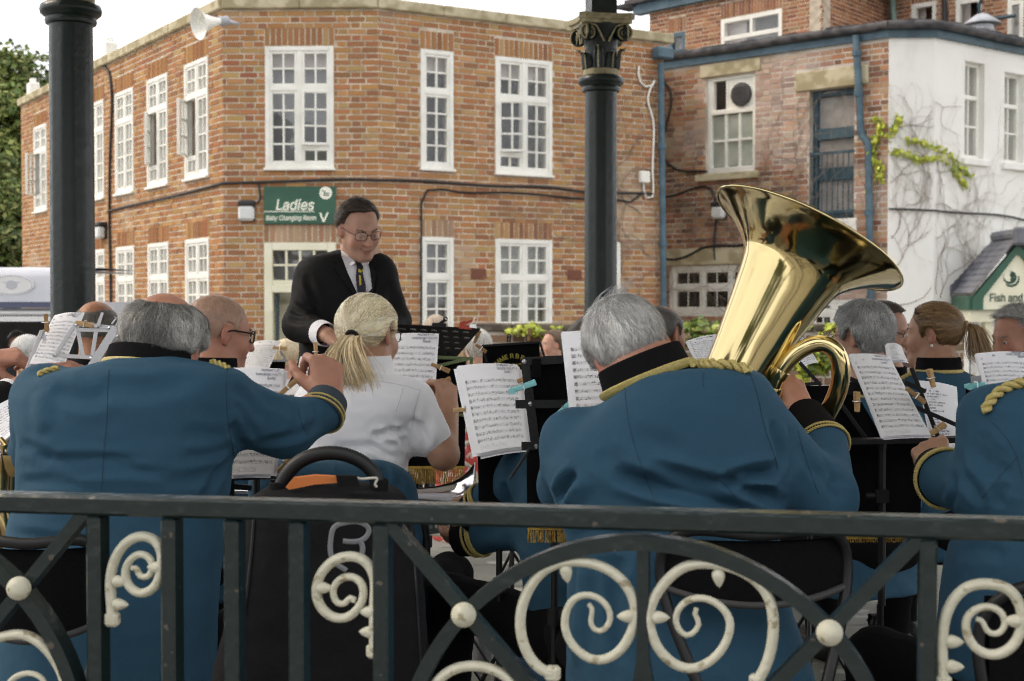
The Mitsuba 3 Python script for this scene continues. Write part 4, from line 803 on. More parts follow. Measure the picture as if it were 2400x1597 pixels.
def rope(P, r, pitch=.02, strands=2, sides=6):            # twisted cord along a path
    t = nrm(np.gradient(P, axis=0)); a = nrm(np.cross(t, [.3, .2, 1.0])); b = np.cross(t, a); s = np.r_[0, np.cumsum(np.linalg.norm(np.diff(P, axis=0), axis=1))]; out = []
    n = int(max(12, s[-1] / pitch * 9)); S = np.linspace(0, s[-1], n); I = lambda q: np.stack([np.interp(S, s, q[:, k]) for k in range(3)], 1); P2, a2, b2 = I(P), I(a), I(b)
    for k in range(strands):
        th = 2 * np.pi * (S / pitch + k / strands); out.append(tube(P2 + r * .5 * (np.cos(th)[:, None] * a2 + np.sin(th)[:, None] * b2), r * .56, sides))
    return trimesh.util.concatenate(out)
def hair(H, parent, style, col, n=2500, wid=.0013, length=.03, seed=0, h=.005, bsdf='m_hair', lift=.5, flow=None, back=True, name='hair', extra=None):
    """style(p) -> thickness (metres of an adult head; below 0 = bare skin) over head-local points"""
    r = rng(seed)
    f = lambda P: (lambda p: (skull(p) - style(p) - .0035 * (meshkit.fbm(p * [70, 70, 40], 3, seed) - .5) * (style(p) > 0)) * H.s)(H.loc(P))
    m = surf(f, H.c - .19 * H.s, H.c + .19 * H.s, h * H.s, 1); p = H.loc(np.array(m.vertices)); th = style(p)
    keep = th[m.faces].max(1) > -.0005; m = trimesh.Trimesh(m.vertices, m.faces[keep], process=False); m.remove_unreferenced_vertices()
    if len(m.faces) < 10: return None
    pv = H.loc(np.array(m.vertices)); cs = np.clip(np.array([col(q) for q in pv]) * (.72 + .3 * meshkit.noise(pv * [160, 160, 45], seed))[:, None], 0, 1)
    fl = flow or (lambda p: p - np.array([.0, -.045, .115]))
    idx = r.choice(len(m.faces), n, p=m.area_faces / m.area_faces.sum()); w = r.dirichlet([1, 1, 1], n); P = np.einsum('nk,nkj->nj', w, m.vertices[m.faces[idx]]); tree = cKDTree(m.vertices); VN = np.array(m.vertex_normals)
    steps = 5; L = length * H.s * r.uniform(.5, 1.2, n); base = np.array([col(q) for q in H.loc(P)]) * r.uniform(.35, 1.65, (n, 1)); pts = [P]; ws = []
    rnd = r.normal(0, .15, (n, 3))
    for k in range(steps):
        _, i = tree.query(P); N = VN[i]; V0 = m.vertices[i]
        d = nrm(nrm(H.d(fl(H.loc(P)))) + rnd); d = nrm(d - N * np.sum(d * N, 1)[:, None]); ws.append(nrm(np.cross(d, N)))
        P = P + d * (L / steps)[:, None]; hgt = np.sum((P - V0) * N, 1); P = P - N * (hgt - .0012 * H.s - lift * .006 * H.s * (k + 1) / steps * np.abs(rnd[:, 0]) * 4)[:, None]; pts.append(P)
    ws.append(ws[-1]); Q = np.stack(pts, 1); Wd = np.stack(ws, 1) * (wid * H.s * np.linspace(1, .25, steps + 1))[None, :, None] * r.uniform(.6, 1.4, (n, 1, 1)) * .5
    V = np.stack([Q - Wd, Q + Wd], 2).reshape(-1, 3); k = np.arange(n)[:, None] * (2 * steps + 2) + 2 * np.arange(steps)[None]; F = np.stack([k, k + 1, k + 3, k, k + 3, k + 2], -1).reshape(-1, 3)
    C = np.repeat(base, 2 * steps + 2, 0)
    Va, Fa, Ca = [np.array(m.vertices), V], [np.array(m.faces), F + len(m.vertices)], [cs, C]
    if extra is not None:
        o = sum(map(len, Va)); Va.append(extra[0]); Fa.append(extra[1] + o); Ca.append(extra[2])
    k = numbered(parent + '__' + name); scene[k] = mikit.ply(trimesh.Trimesh(np.vstack(Va), np.vstack(Fa), process=False), bsdf, smooth=True, color=np.clip(np.vstack(Ca), 0, 1)); return k
def S_(lo, hi, x): t = np.clip((x - lo) / (hi - lo), 0, 1); return t * t * (3 - 2 * t)
def mens(T_=.012, bald=None, nape=-.085, front=.070, side=.010, low=.7, fr=False, ear=0.0):
    def st(p):
        y, z = p[:, 1], p[:, 2]
        zl = np.interp(y, [-.11, -.06, -.035, -.012, .012, .03, .05], [nape, nape + .006 + ear * .4, -.045 + ear, .030 + ear * .4, .026 + ear * .3, -.012, .045]); yf = np.interp(z, [-.05, .0, .04, .075, .12], [.034, .034, .042, front, front])
        if fr: yf = np.interp(z, [-.05, .0, .04, .082, .105], [.020, .014, .010, .020, .058]) + .012 * np.exp(-(p[:, 0] / .02) ** 2)
        m = S_(-.006, .010, z - zl) * S_(-.004, .012, yf - y)
        if bald is not None:
            c, rad, sf = bald; d = np.linalg.norm((p - np.array(c)) / np.array(rad), axis=1); m = m * S_(1 - sf, 1 + sf, d); T2 = T_ * (.3 + .7 * S_(1.0, 1.9, d))
        else: T2 = T_
        t = T2 * (low + (1 - low) * S_(-.08, .06, z)) + side * S_(.04, .08, np.abs(p[:, 0])) * S_(-.04, .0, z) * S_(.105, .055, z) * .3
        return t * m - .006 * (1 - m)
    return st
def skin_colors(p, base, lips=True, stubble=0.0, bald_pink=0.0, seed=0):
    c = np.tile(np.array(base), (len(p), 1)); n1 = meshkit.fbm(p * 38, 3, seed); c = c * (.86 + .28 * n1)[:, None]
    pa = np.abs(p[:, 0]); ck = np.exp(-(((pa - .042) / .022) ** 2 + ((p[:, 1] - .075) / .03) ** 2 + ((p[:, 2] + .03) / .022) ** 2)); ns = np.exp(-((p[:, 0] / .016) ** 2 + ((p[:, 1] - .112) / .02) ** 2 + ((p[:, 2] + .03) / .014) ** 2)); er = S_(.073, .083, pa) * (np.abs(p[:, 2] + .01) < .045)
    c = c * (1 - .28 * (ck + ns + er)[:, None] * np.array([0., .55, .5]))
    if lips:
        lp = np.exp(-((p[:, 0] / .022) ** 4 + ((p[:, 2] + .068) / .010) ** 4)) * (p[:, 1] > .07); c = c * (1 - lp[:, None] * np.array([.15, .42, .38]))
    ml = np.exp(-((p[:, 2] + .0668 - .9 * (p[:, 0] / .03) ** 2 * .014) / .0016) ** 2) * (np.abs(p[:, 0]) < .029) * (p[:, 1] > .06); c = c * (1 - .8 * ml[:, None])
    if stubble:
        s = S_(.0, .03, p[:, 1]) * S_(-.04, -.06, p[:, 2]) * stubble; c = c * (1 - s[:, None]) + s[:, None] * np.array([.22, .19, .17])
    return np.clip(c, 0, 1)
def body(root, H, neck, core, limbs, hands, base, h=.0048, jowl=0.0, stubble=0.0, face=True, neck_r=(.056, .066)):
    nk = H.w((0, -.022, -.045))
    def fn(P):
        d = head_sdf(H.loc(P), jowl=jowl) * H.s; d = smin(d, s_cap(P, nk, neck, neck_r[0] * H.s, neck_r[1]), .025)
        d = smin(d, chain(P, [neck] + core, [.075] + [.095] * len(core), .04), .03)
        for pts, rs in limbs: d = smin(d, chain(P, pts, rs, .02), .02)
        for hd in hands: d = smin(d, hand_sdf(P, **hd), .006)
        return d
    allp = np.vstack([[H.c - .17, H.c + .17], [np.asarray(neck)], core] + [np.asarray(l[0]) for l in limbs] + [[hd['W'] + .2 * nrm(hd['F'])] for hd in hands])
    m = surf(fn, allp.min(0) - .12, allp.max(0) + .12, h, 1); v = np.array(m.vertices); p = H.loc(v); near = np.linalg.norm(p, axis=1) < .2
    c = np.tile(np.array(base), (len(v), 1)) * (.84 + .32 * meshkit.fbm(v * 45, 3, 2))[:, None]; c[near] = skin_colors(p[near], base, face, stubble)
    k = numbered(root + '__body'); scene[k] = mikit.ply(m, 'm_skin', smooth=True, color=np.clip(c, 0, 1)); return m
def garment(root, name, lofts, limbs, mk, h=.0075, folds=(), cuts=(), seed=0, namp=.0015, k=.045, smooth=2):
    def fn(P):
        d = lofts[0](P)
        for l in lofts[1:]: d = smin(d, l(P), k)
        for pts, rs in limbs: d = smin(d, chain(P, pts, rs, .03), k)
        for c in cuts: d = np.maximum(d, c(P))
        return d
    zs = [l.z for l in lofts]; R = np.vstack([np.c_[l.f(l.z), l.z] for l in lofts]); lo = np.array([(R[:, 0] - R[:, 1].clip(R[:, 3])).min(), (R[:, 2] - R[:, 3].clip(R[:, 1] * abs(math.sin(lofts[0].rot)))).min(), R[:, 4].min()]); hi = np.array([(R[:, 0] + R[:, 1].clip(R[:, 3])).max(), (R[:, 2] + R[:, 3].clip(R[:, 1] * abs(math.sin(lofts[0].rot)))).max(), R[:, 4].max()])
    for pts, rs in limbs: q = np.asarray(pts); lo = np.minimum(lo, q.min(0) - .09); hi = np.maximum(hi, q.max(0) + .09)
    m = surf(fn, lo - .04, hi + .04, h, smooth); m = fold(m, folds, namp, 9, seed)
    return m, obj(name, m, mk, root, smooth=True)
def collar(root, H, c, axis, rx, ry, hgt, side, mk='m_collar', trim='m_gold', lean=.0, rope_r=.0045):
    Z = nrm(axis); X = nrm(np.asarray(side) - Z * (np.asarray(side) @ Z)); Yv = np.cross(Z, X); e = lambda g, z: rx * ry / np.sqrt((ry * np.cos(g)) ** 2 + (rx * np.sin(g)) ** 2)
    k = obj('collar', lathe([(1.10, -.03), (1.06, 0), (1.0, hgt), (.955, hgt + .002), (.95, hgt - .01), (.98, -.02)], 48, c, X, Yv, Z, fn=e), mk, root, smooth=50)
    if trim:
        g = np.linspace(0, 2 * np.pi, 90); q = c + (1.085 * e(g, 0) * np.cos(g))[:, None] * X + (1.085 * e(g, 0) * np.sin(g))[:, None] * Yv - Z * .004
        obj('collar_braid', tube(q, rope_r, 6, flat=1.5), trim, root, smooth=60)
    return k
def cuff(root, p, q, r0, r1, mk='m_collar', rings=(.0, .16), nring=2, name='cuff', gold='m_gold', rr=.0035):
    p, q = np.asarray(p, float), np.asarray(q, float); Z = nrm(q - p); L = np.linalg.norm(q - p); X = nrm(np.cross(Z, [.2, .9, .3])); Yv = np.cross(Z, X)
    k = obj(name, lathe([(r0 * .9, .0), (r0, .003)] + [(r0 + (r1 - r0) * t, L * t) for t in (.25, .5, .75)] + [(r1, L - .003), (r1 * .985, L), (r1 * .9, L - .012)], 36, p, X, Yv, Z), mk, root, smooth=50)
    for t in rings:
        rad = r0 + (r1 - r0) * t + .0015; g = np.linspace(0, 2 * np.pi, 60)
        obj('cuff_braid', rope(p + Z * L * t + rad * (np.cos(g)[:, None] * X + np.sin(g)[:, None] * Yv), rr, .012), gold, root, smooth=60)
def glasses(H, lens=.022, half=.034, yy=.102, z=.004, mk='m_spec', r=.0016, rect=True, name='glasses', arms=True, label=None, up=(0, 0, 0)):
    o = np.asarray(up, float); P = []
    for s in (-1, 1):
        g = np.linspace(0, 2 * np.pi, 30)[:-1]; e = 3.2 if rect else 2.0; cx = lens * 1.12 * np.sign(np.cos(g)) * np.abs(np.cos(g)) ** (2 / e); cz = lens * .82 * np.sign(np.sin(g)) * np.abs(np.sin(g)) ** (2 / e)
        pts = [H.w(o + [s * half + a, yy - .012 * ((s * half + a) / .06) ** 2, z + b]) for a, b in zip(cx, cz)]; P.append(tube(pts, r * H.s, 6, closed=True))
        if arms: P.append(tube([H.w(o + [s * (half + lens * 1.1), yy - .010, z + .006]), H.w(o + [s * .072, yy - .03, z + .008]), H.w(o + [s * .081, .01, z + .008]), H.w(o + [s * .083, -.015, z + .0]), H.w(o + [s * .081, -.028, z - .016])], r * H.s, 6))
    P.append(tube([H.w(o + [-.013, yy, z + .004]), H.w(o + [0, yy + .004, z + .007]), H.w(o + [.013, yy, z + .004])], r * H.s, 6)); k = numbered(name) if '__' not in name else numbered(name)
    scene[k] = mikit.ply(trimesh.util.concatenate(P), mk, smooth=50)
    for s in (-1, 1):
        g = np.linspace(0, 2 * np.pi, 25)[:-1]; ring = [H.w(o + [s * half + lens * 1.1 * math.cos(a), yy - .012 * ((s * half + lens * math.cos(a)) / .06) ** 2, z + lens * .8 * math.sin(a)]) for a in g]; V = np.vstack([ring, np.mean(ring, 0)]); n = len(ring)
        obj('lens', trimesh.Trimesh(V, [[i, (i + 1) % n, n] for i in range(n)], process=False), 'm_glass', k)
    return k
def eyes(root, H, iris=(.06, .05, .04), lid=.30, skin=(.40, .21, .14)):
    for s in (-1, 1):
        m = trimesh.creation.icosphere(3, .0118); v = m.vertices; d = np.hypot(v[:, 0], v[:, 2] + .001) ; fr = v[:, 1] > 0
        c = np.where(((d < .0026) & fr)[:, None], [.005, .005, .005], np.where(((d < .0056) & fr)[:, None], iris, [.55, .50, .47])); c = np.where((v[:, 2] > .0118 * (1 - 2 * lid))[:, None] | (v[:, 2] < -.0075)[:, None], np.array(skin) * .85, c); k = numbered(root + '__eye'); scene[k] = mikit.ply(trimesh.Trimesh(H.w(v + [s * .031, .0785, .0]), m.faces, process=False), 'm_eye', smooth=True, color=c)
def brows(root, H, col, seed=1, y=.088):
    r = rng(seed)
    for s in (-1, 1):
        V, F = [], []
        for i in range(60):
            t = r.random(); x = s * (.012 + .036 * t); p = np.array([x, .0935 - .022 * t ** 2 + .0, .020 + .006 * math.sin(t * 2.4) + r.normal(0, .0015)]); q = p + np.array([s * .008, .000, .0015]); w = np.array([0, 0, .0008]); o = len(V); V += [H.w(p - w), H.w(p + w), H.w(q)]; F.append([o, o + 1, o + 2])
        k = numbered(root + '__eyebrow'); scene[k] = mikit.ply(trimesh.Trimesh(V, F, process=False), mat('m_brow%d' % seed, col, .7) if 'm_brow%d' % seed not in scene else 'm_brow%d' % seed)
def seated(root, hip, fwd, spread=.1, shin=.46, mk='m_trousers', h=.012, thigh=.44, foot=0.0):
    f = nrm(np.asarray(fwd, float) * [1, 1, 0]); sd = np.array([f[1], -f[0], 0.0]); L = []; K = []
    for s in (-1, 1):
        a = hip + sd * s * .09; kn = a + f * thigh + sd * s * spread + [0, 0, .03]; an = np.array([*(kn + f * .02)[:2], foot + .09]); L.append(([a, kn, an], [.085, .065, .05])); K.append(an)
    def fn(P):
        d = s_ell(P, hip + [0, 0, .02], (.19, .17, .13))
        for pts, rs in L: d = smin(d, chain(P, pts, rs, .02), .04)
        return d
    q = np.vstack([p for p, _ in L]); m = surf(fn, np.minimum(q.min(0), hip - .2) - .1, np.maximum(q.max(0), hip + .2) + .1, h, 1); obj('trousers', fold(m, (), .004, 14, 3), mk, root, smooth=True)
    for an in K:
        c = np.array([an[0], an[1], foot]); fn2 = lambda P: smax(smin(s_cap(P, c + [0, 0, .04] - f * .04, c + f * .16 + [0, 0, .03], .043, .036), s_cap(P, c + [0, 0, .05], c + [0, 0, .1], .042, .045), .02), -(P[:, 2] - foot - .002), .005)
        obj('shoe', surf(fn2, c - .12 - f * .02, c + [.26, .26, .18], .012, 1), 'm_black', root, smooth=True)
# ---------------------------------------------------------------- the band
def person(label, group=None): return thing('person', label, 'person', group)
def seam(root, mesh, pts, r=.0010, mk='m_seam', n=60):
    L = on_mesh(mesh, pts, n, .0004)
    if L is not None: obj('seam', tube(L, r, 5), mk, root, smooth=60)
def cord(root, mesh, pts, r=.008, n=40, off=.004, pitch=.03, name='shoulder_cord'):
    L = on_mesh(mesh, pts, n, off)
    if L is not None: L[2:-2] = (L[:-4] + L[1:-3] + L[2:-2] + L[3:-1] + L[4:]) / 5; obj(name, rope(L, r, pitch), 'm_gold', root, smooth=60)
GREY = lambda a, b: (lambda q: np.array(a) + (np.array(b) - np.array(a)) * float(np.clip((q[2] + .06) / .15, 0, 1)))

# --- the man on the left, seen from behind, reaching out to a clothes peg
p = person('grey haired man with a bald crown seen from behind, reaching out to a peg')
H = Head(at(383, 808, 2.97), (.04, .95, -.26), (.12, .2, 1), .92)
JA = Loft(rows_px(2.9, [(836, 265, 420, .068), (848, 225, 455, .09), (858, 190, 500, .10), (867, 150, 532, .11), (878, 108, 553, .115), (900, 76, 562, .122), (937, 52, 560, .13), (980, 46, 552, .135), (1026, 50, 546, .138), (1080, 48, 541, .14), (1141, 47, 537, .14), (1215, 32, 524, .145), (1273, 22, 520, .155), (1405, 8, 508, .17), (1560, -5, 500, .18), (1720, -20, 488, .19)]), pw=2.5)
rs_, re_, rwr = at(520, 955, 2.92), at(668, 1003, 3.02), at(752, 972, 3.10)
le_, lw_ = at(95, 1060, 3.08), at(180, 1000, 3.36)
hW = at(770, 935, 3.14)
body(p, H, at(358, 872, 2.94), [at(300, 1000, 2.93), at(285, 1250, 2.9)], [([rs_, re_, hW], [.05, .045, .030]), ([at(95, 940, 2.93), le_, lw_], [.05, .045, .03])],
     [dict(W=hW, F=(-.10, .42, .90), N=(-.45, .88, -.20), S=(-.9, -.4, .1), curls=[(1.0, .9, .5), (1.25, 1.1, .7), (1.35, 1.2, .8), (1.4, 1.2, .8)], sc=1.02, thumb=(.55, .7)),
      dict(W=lw_, F=(.5, .8, .2), N=(.2, -.1, -.95), S=(.8, -.4, .1), curls=[(.5, .5, .4)] * 4)], SK['red'], jowl=1, h=.0045, neck_r=(.068, .078))
J, jk = garment(p, 'jacket', [JA], [([rs_, re_, rwr], [.074, .060, .044]), ([at(110, 935, 2.93), le_, lw_ - [.03, .04, 0]], [.075, .062, .045])], 'm_jacket', h=.0065, folds=[
    ([(47, 1076), (110, 1082), (200, 1080), (330, 1090)], -.010, .012), ([(52, 1098), (130, 1108), (240, 1104), (330, 1106), (400, 1112)], -.007, .010), ([(47, 1040), (90, 1060), (130, 1068)], -.008, .012), ([(44, 1130), (110, 1128), (190, 1138)], -.006, .010), ([(30, 1255), (100, 1264), (190, 1276), (260, 1270)], -.007, .012),
    ([(545, 1075), (520, 1105), (490, 1150), (470, 1195)], -.008, .012), ([(540, 1050), (480, 1068), (420, 1075)], -.005, .012), ([(540, 1020), (490, 1020), (430, 1012)], -.005, .015), ([(538, 1095), (460, 1120), (380, 1128)], -.005, .014),
    ([(129, 900), (160, 925), (200, 935), (260, 930)], -.007, .018), ([(180, 872), (250, 905), (330, 915), (430, 890), (500, 868)], -.006, .020), ([(100, 910), (95, 960), (110, 1010)], .006, .02),
    ([(548, 905), (575, 930), (600, 960), (612, 990)], -.008, .012), ([(556, 940), (580, 985), (590, 1030)], -.007, .012), ([(610, 935), (660, 950), (700, 975)], -.006, .012), ([(600, 1040), (660, 1030), (720, 1010), (760, 985)], -.007, .012), ([(690, 930), (700, 970), (690, 1010)], -.005, .010), ([(735, 940), (742, 975), (735, 1015)], -.004, .009), ([(545, 990), (570, 1045), (585, 1068)], -.009, .012)], seed=1, namp=.003)
for s in ([(256, 868), (252, 930), (251, 971), (245, 1040), (241, 1100), (238, 1150)], [(533, 868), (531, 940), (540, 1022), (549, 1068)], [(545, 1040), (556, 1060), (548, 1075)], [(700, 960), (710, 1000), (722, 1020)]): seam(p, J, s)
collar(p, H, at(352, 862, 2.945), (.10, .22, 1), .088, .092, .034, (1, 0, .1), rope_r=.0055)
obj('shirt_collar', lathe([(1.0, 0), (.97, .012), (.95, .0)], 40, at(356, 846, 2.95) + [.008, .012, .0], (1, 0, .12), (0, 1, -.2), (-.12, .2, 1), fn=lambda g, z: .085 + 0 * g), 'm_shirt', p)
cord(p, J, [(92, 882), (112, 874), (138, 868)], .007); cord(p, J, [(492, 852), (515, 858), (532, 866)], .007)
d_ = nrm(hW - rwr)
cuff(p, rwr - d_ * .006 + [0, 0, .002], hW - d_ * .006, .0505, .046, rings=(.05, .30), rr=.0028, mk=mat('m_cuff', (.03, .045, .06), .8))
hair(H, p, mens(.016, ((0, -.016, .106), (.056, .092, .062), .18), nape=-.040, side=.02, low=.8, ear=.02), lambda q: np.array([.40, .39, .37]) * (1.2 if abs(q[0]) > .066 else .34 + .6 * min(1, abs(q[0]) / .075) ** 1.5) * (.4 + 1.1 * float(meshkit.noise(q * [70, 70, 16], 4))), 9000, .0013, .026, 1, lift=.9, flow=lambda q: np.stack([q[:, 0] * 1.6, -.05 + 0 * q[:, 1], -.12 + 0 * q[:, 1]], 1))
glasses(H, mk='m_spec', name=p + '__glasses'); seated(p, at(270, 1500, 2.98) * [1, 1, 0] + [0, 0, .50], (.05, 1, 0))

# --- the man with the tuba
p = person('grey haired man seen from behind, his head tilted left, holding the big brass tuba')
H = Head(at(1474, 826, 2.84), (-.16, .93, -.30), (-.47, .25, .885), .90)
JB = Loft(rows_px(2.75, [(864, 1585, 1705, .08), (873, 1520, 1762, .095), (886, 1488, 1778, .108), (902, 1466, 1788, .116), (930, 1434, 1798, .125), (965, 1394, 1806, .130), (1000, 1352, 1815, .132), (1060, 1306, 1830, .138), (1100, 1282, 1848, .14), (1140, 1286, 1838, .14), (1175, 1298, 1830, .142), (1287, 1330, 1826, .148), (1400, 1330, 1845, .158), (1575, 1326, 1900, .178), (1720, 1326, 1910, .185)]), pw=2.5)
ba, be, bw, bhW = at(1728, 952, 2.76), at(1926, 1172, 2.78), at(1926, 1048, 2.90), at(1886, 978, 2.99)
la, le_, lw_ = at(1350, 1040, 2.80), at(1335, 1140, 2.95), at(1480, 1075, 3.15)
body(p, H, at(1512, 880, 2.80), [at(1570, 1000, 2.8), at(1580, 1250, 2.76)], [([ba, be, bhW], [.05, .045, .030]), ([la, le_, lw_], [.05, .045, .03])],
     [dict(W=bhW, F=(-.30, .50, .80), N=(-.55, .82, -.05), S=(-.80, -.45, .2), curls=[(.95, .8, .5), (.9, .9, .5), (1.0, .9, .5), (1.1, .9, .5)], sc=1.08, thumb=(.9, .8))], SK['red'], jowl=1, h=.0045, neck_r=(.056, .066))
J, jk = garment(p, 'jacket', [JB], [([ba, be, bw], [.070, .064, .052]), ([la, le_, lw_], [.074, .062, .05])], 'm_jacket', h=.0065, folds=[
    ([(1440, 1108), (1500, 1128), (1560, 1144), (1637, 1160), (1720, 1186), (1790, 1192)], -.032, .015), ([(1520, 1100), (1600, 1117), (1680, 1137), (1760, 1152), (1838, 1186)], -.026, .013),
    ([(1690, 1122), (1720, 1122), (1760, 1112), (1800, 1106), (1832, 1096)], -.030, .012), ([(1812, 985), (1818, 1020), (1830, 1060), (1828, 1100)], -.012, .014), ([(1486, 1118), (1440, 1090), (1400, 1060)], -.006, .02),
    ([(1475, 1030), (1540, 1040), (1600, 1070)], -.004, .02), ([(1350, 1110), (1320, 1140), (1305, 1180)], -.018, .012), ([(1380, 1120), (1350, 1150), (1335, 1190)], .008, .016), ([(1965, 1110), (1950, 1140), (1960, 1170)], -.008, .008), ([(1935, 1075), (1950, 1110), (1990, 1130)], -.008, .008), ([(1880, 1040), (1900, 1090), (1930, 1120)], -.008, .012), ([(1850, 1000), (1860, 1060), (1850, 1130)], -.008, .014),
    ([(1330, 1270), (1420, 1250), (1500, 1290)], -.010, .02), ([(1380, 1290), (1362, 1420), (1345, 1560)], .012, .02), ([(1450, 1300), (1440, 1420), (1460, 1560)], -.012, .016)], seed=2, namp=.003)
for s in ([(1464, 905), (1468, 950), (1476, 1000), (1496, 1071), (1517, 1130), (1540, 1190)], [(1650, 873), (1648, 890), (1649, 906)], [(1757, 876), (1780, 948), (1798, 1022), (1816, 1071), (1822, 1100)], [(1640, 1100), (1690, 1130), (1740, 1190)], [(1870, 1010), (1890, 1080), (1920, 1160)]): seam(p, J, s)
collar(p, H, at(1516, 886, 2.80), (-.40, .16, 1), .087, .087, .042, (1, 0, .3), rope_r=.0065)
cord(p, J, [(1618, 864), (1650, 862), (1690, 864), (1725, 868), (1752, 878)], .011, pitch=.042, off=.008)
d_ = nrm(bhW - bw); cuff(p, bw - d_ * .004, bhW + d_ * .006, .0565, .044, rings=(.0, .10), rr=.003)
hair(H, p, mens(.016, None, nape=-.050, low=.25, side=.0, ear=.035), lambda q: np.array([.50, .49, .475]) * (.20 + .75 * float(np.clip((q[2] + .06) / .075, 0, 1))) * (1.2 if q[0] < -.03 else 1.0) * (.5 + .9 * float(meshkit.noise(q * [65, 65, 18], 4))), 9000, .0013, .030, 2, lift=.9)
obj('cowlick', [tube(smooth_path([H.w((x, -.03 + y, .108)), H.w((x + .008, -.045 + y, .126)), H.w((x + .03 + .02 * math.sin(i), -.05 + y + .02 * math.cos(i * 5), .130 + .008 * math.cos(i * 3)))], 8), np.linspace(.0006, .0002, 8), 4, cap=False) for i, (x, y) in enumerate(rng(3).uniform(-.045, .045, (60, 2)))], mat('m_wisp', (.42, .42, .42), .5), p)
seated(p, at(1590, 1500, 2.86) * [1, 1, 0] + [0, 0, .50], (.0, 1, 0))

# --- the woman in the white shirt
p = person('woman with a blonde ponytail in a white short sleeved shirt, seen from behind')
H = Head(at(864, 785, 3.78), (.48, .86, -.15), (-.05, 0, 1), .87)
JC = Loft(rows_px(3.7, [(868, 795, 905, .06), (880, 775, 930, .075), (895, 752, 965, .09), (910, 735, 985, .10), (935, 722, 1000, .108), (965, 716, 998, .11), (1000, 712, 968, .11), (1084, 714, 956, .115), (1160, 708, 954, .125), (1290, 705, 955, .13)]), pw=2.4)
ca, cm, ce, cw_ = at(962, 938, 3.72), at(1004, 1022, 3.70), at(1040, 1066, 3.69), at(1052, 965, 3.84)
la, le_, lw_ = at(745, 945, 3.73), at(708, 1055, 3.80), at(770, 1055, 4.0)
body(p, H, at(850, 888, 3.73), [at(842, 1000, 3.72), at(838, 1100, 3.7)], [([ca, ce, cw_], [.045, .038, .027]), ([la, le_, lw_], [.045, .038, .027])],
     [dict(W=cw_, F=(-.12, .35, .93), N=(-.55, .75, -.2), S=(-.85, -.5, .1), curls=[(1.2, 1.2, .8), (1.3, 1.3, .8), (1.35, 1.3, .8), (1.4, 1.3, .8)], sc=.9, thumb=(.9, .9))], SK['tan'], h=.0045, neck_r=(.05, .058))
J, jk = garment(p, 'shirt', [JC], [([ca, cm], [.060, .058]), ([la, at(722, 1010, 3.76)], [.062, .066])], 'm_shirt', h=.0062, folds=[
    ([(952, 1003), (930, 1012), (900, 1018), (870, 1030)], -.010, .010), ([(905, 1000), (925, 1012), (945, 1035), (952, 1060)], -.008, .009), ([(880, 1015), (905, 1040), (930, 1050)], -.007, .009), ([(860, 1040), (905, 1062), (945, 1076)], -.006, .010), ([(780, 1050), (840, 1048), (900, 1040)], -.005, .012), ([(985, 925), (975, 970), (962, 1000)], -.006, .008), ([(1010, 960), (1020, 1000), (1015, 1040)], .005, .012), ([(960, 985), (990, 1010), (1000, 1050)], -.008, .010), ([(880, 900), (930, 905), (985, 915)], -.003, .008)], seed=3, namp=.0035)
for s in ([(868, 893), (920, 899), (985, 916)], [(986, 916), (976, 945), (970, 975), (966, 1000)], [(945, 910), (936, 940), (928, 966)]): seam(p, J, s, .0009, mat('m_shirtseam', (.60, .60, .65), .9))
o = lathe([(1.6, -.09), (1.36, -.04), (1.16, -.0), (1.0, .050), (.96, .052), (.95, .0)], 40, at(855, 880, 3.735), nrm(np.array([.9, -.42, 0])), nrm(np.array([.42, .9, 0])), (0, 0, 1), fn=lambda g, z: .072 - .006 * np.cos(2 * g)); obj('shirt_collar', o, 'm_shirt', p, smooth=40)
tie = H.loc(at(826, 786, 3.70)[None])[0]
BL = lambda q: np.array([1.12, .93, .62]) * (.34 + .9 * float(meshkit.noise(np.array([math.atan2(q[0] - tie[0], q[2] - tie[2]) * 14, 3, 1])))) * (1.0 if q[2] > -.01 else .7)
def tail(base, pts, n, wd, col, seed, spread, L0=0):
    r = rng(seed); C = smooth_path(np.array(pts), 14); V, F, K = [], [], []
    for i in range(n):
        e = r.normal(0, 1, 3); t1 = r.uniform(.68, 1.0); m = int(14 * t1); c = np.array(col) * r.uniform(.5, 1.35); ph = r.uniform(0, 6)
        for j in range(m):
            t = j / 13; sp = spread[0] * (1 - t) + spread[1] * math.sin(min(1, t * 1.05) * math.pi / 2) ** 1.4 * (1 - .3 * t); q = C[j] + e * sp * np.array([1, .6, .25]) + .003 * math.sin(t * 7 + ph) * np.array([1, 0, 0]); w = wd * (1.1 - t / t1 * .9) * np.array([math.cos(ph), .35 * math.sin(ph), .2]); o = len(V); V += [q - w, q + w]; K += [c * (1 - .12 * t)] * 2
            if j < m - 1: F += [[o, o + 1, o + 3], [o, o + 3, o + 2]]
    return np.array(V), np.array(F), np.array(K)
tl = tail(None, [at(826, 788, 3.69), at(815, 808, 3.66), at(812, 845, 3.63), at(822, 885, 3.62), at(832, 915, 3.625), at(836, 945, 3.64)], 900, .0022, (.72, .58, .36), 5, (.008, .034))
hair(H, p, mens(.012, None, nape=-.062, front=.068, low=.9), BL, 5200, .0016, .06, 3, lift=.25, flow=lambda q: np.stack([tie[0] - q[:, 0], tie[1] - .03 - q[:, 1], tie[2] - q[:, 2]], 1), extra=tl)
tt = at(825, 788, 3.688); g = np.linspace(0, 2 * np.pi, 30); ax = nrm(at(815, 808, 3.66) - at(828, 780, 3.70)); X = nrm(np.cross(ax, (0, 1, 0))); Yv = np.cross(ax, X)
obj('hair_tie', tube([tt + .0145 * (math.cos(a) * X + math.sin(a) * Yv) for a in g[:-1]], .005, 8, closed=True), 'm_black', p, smooth=60)
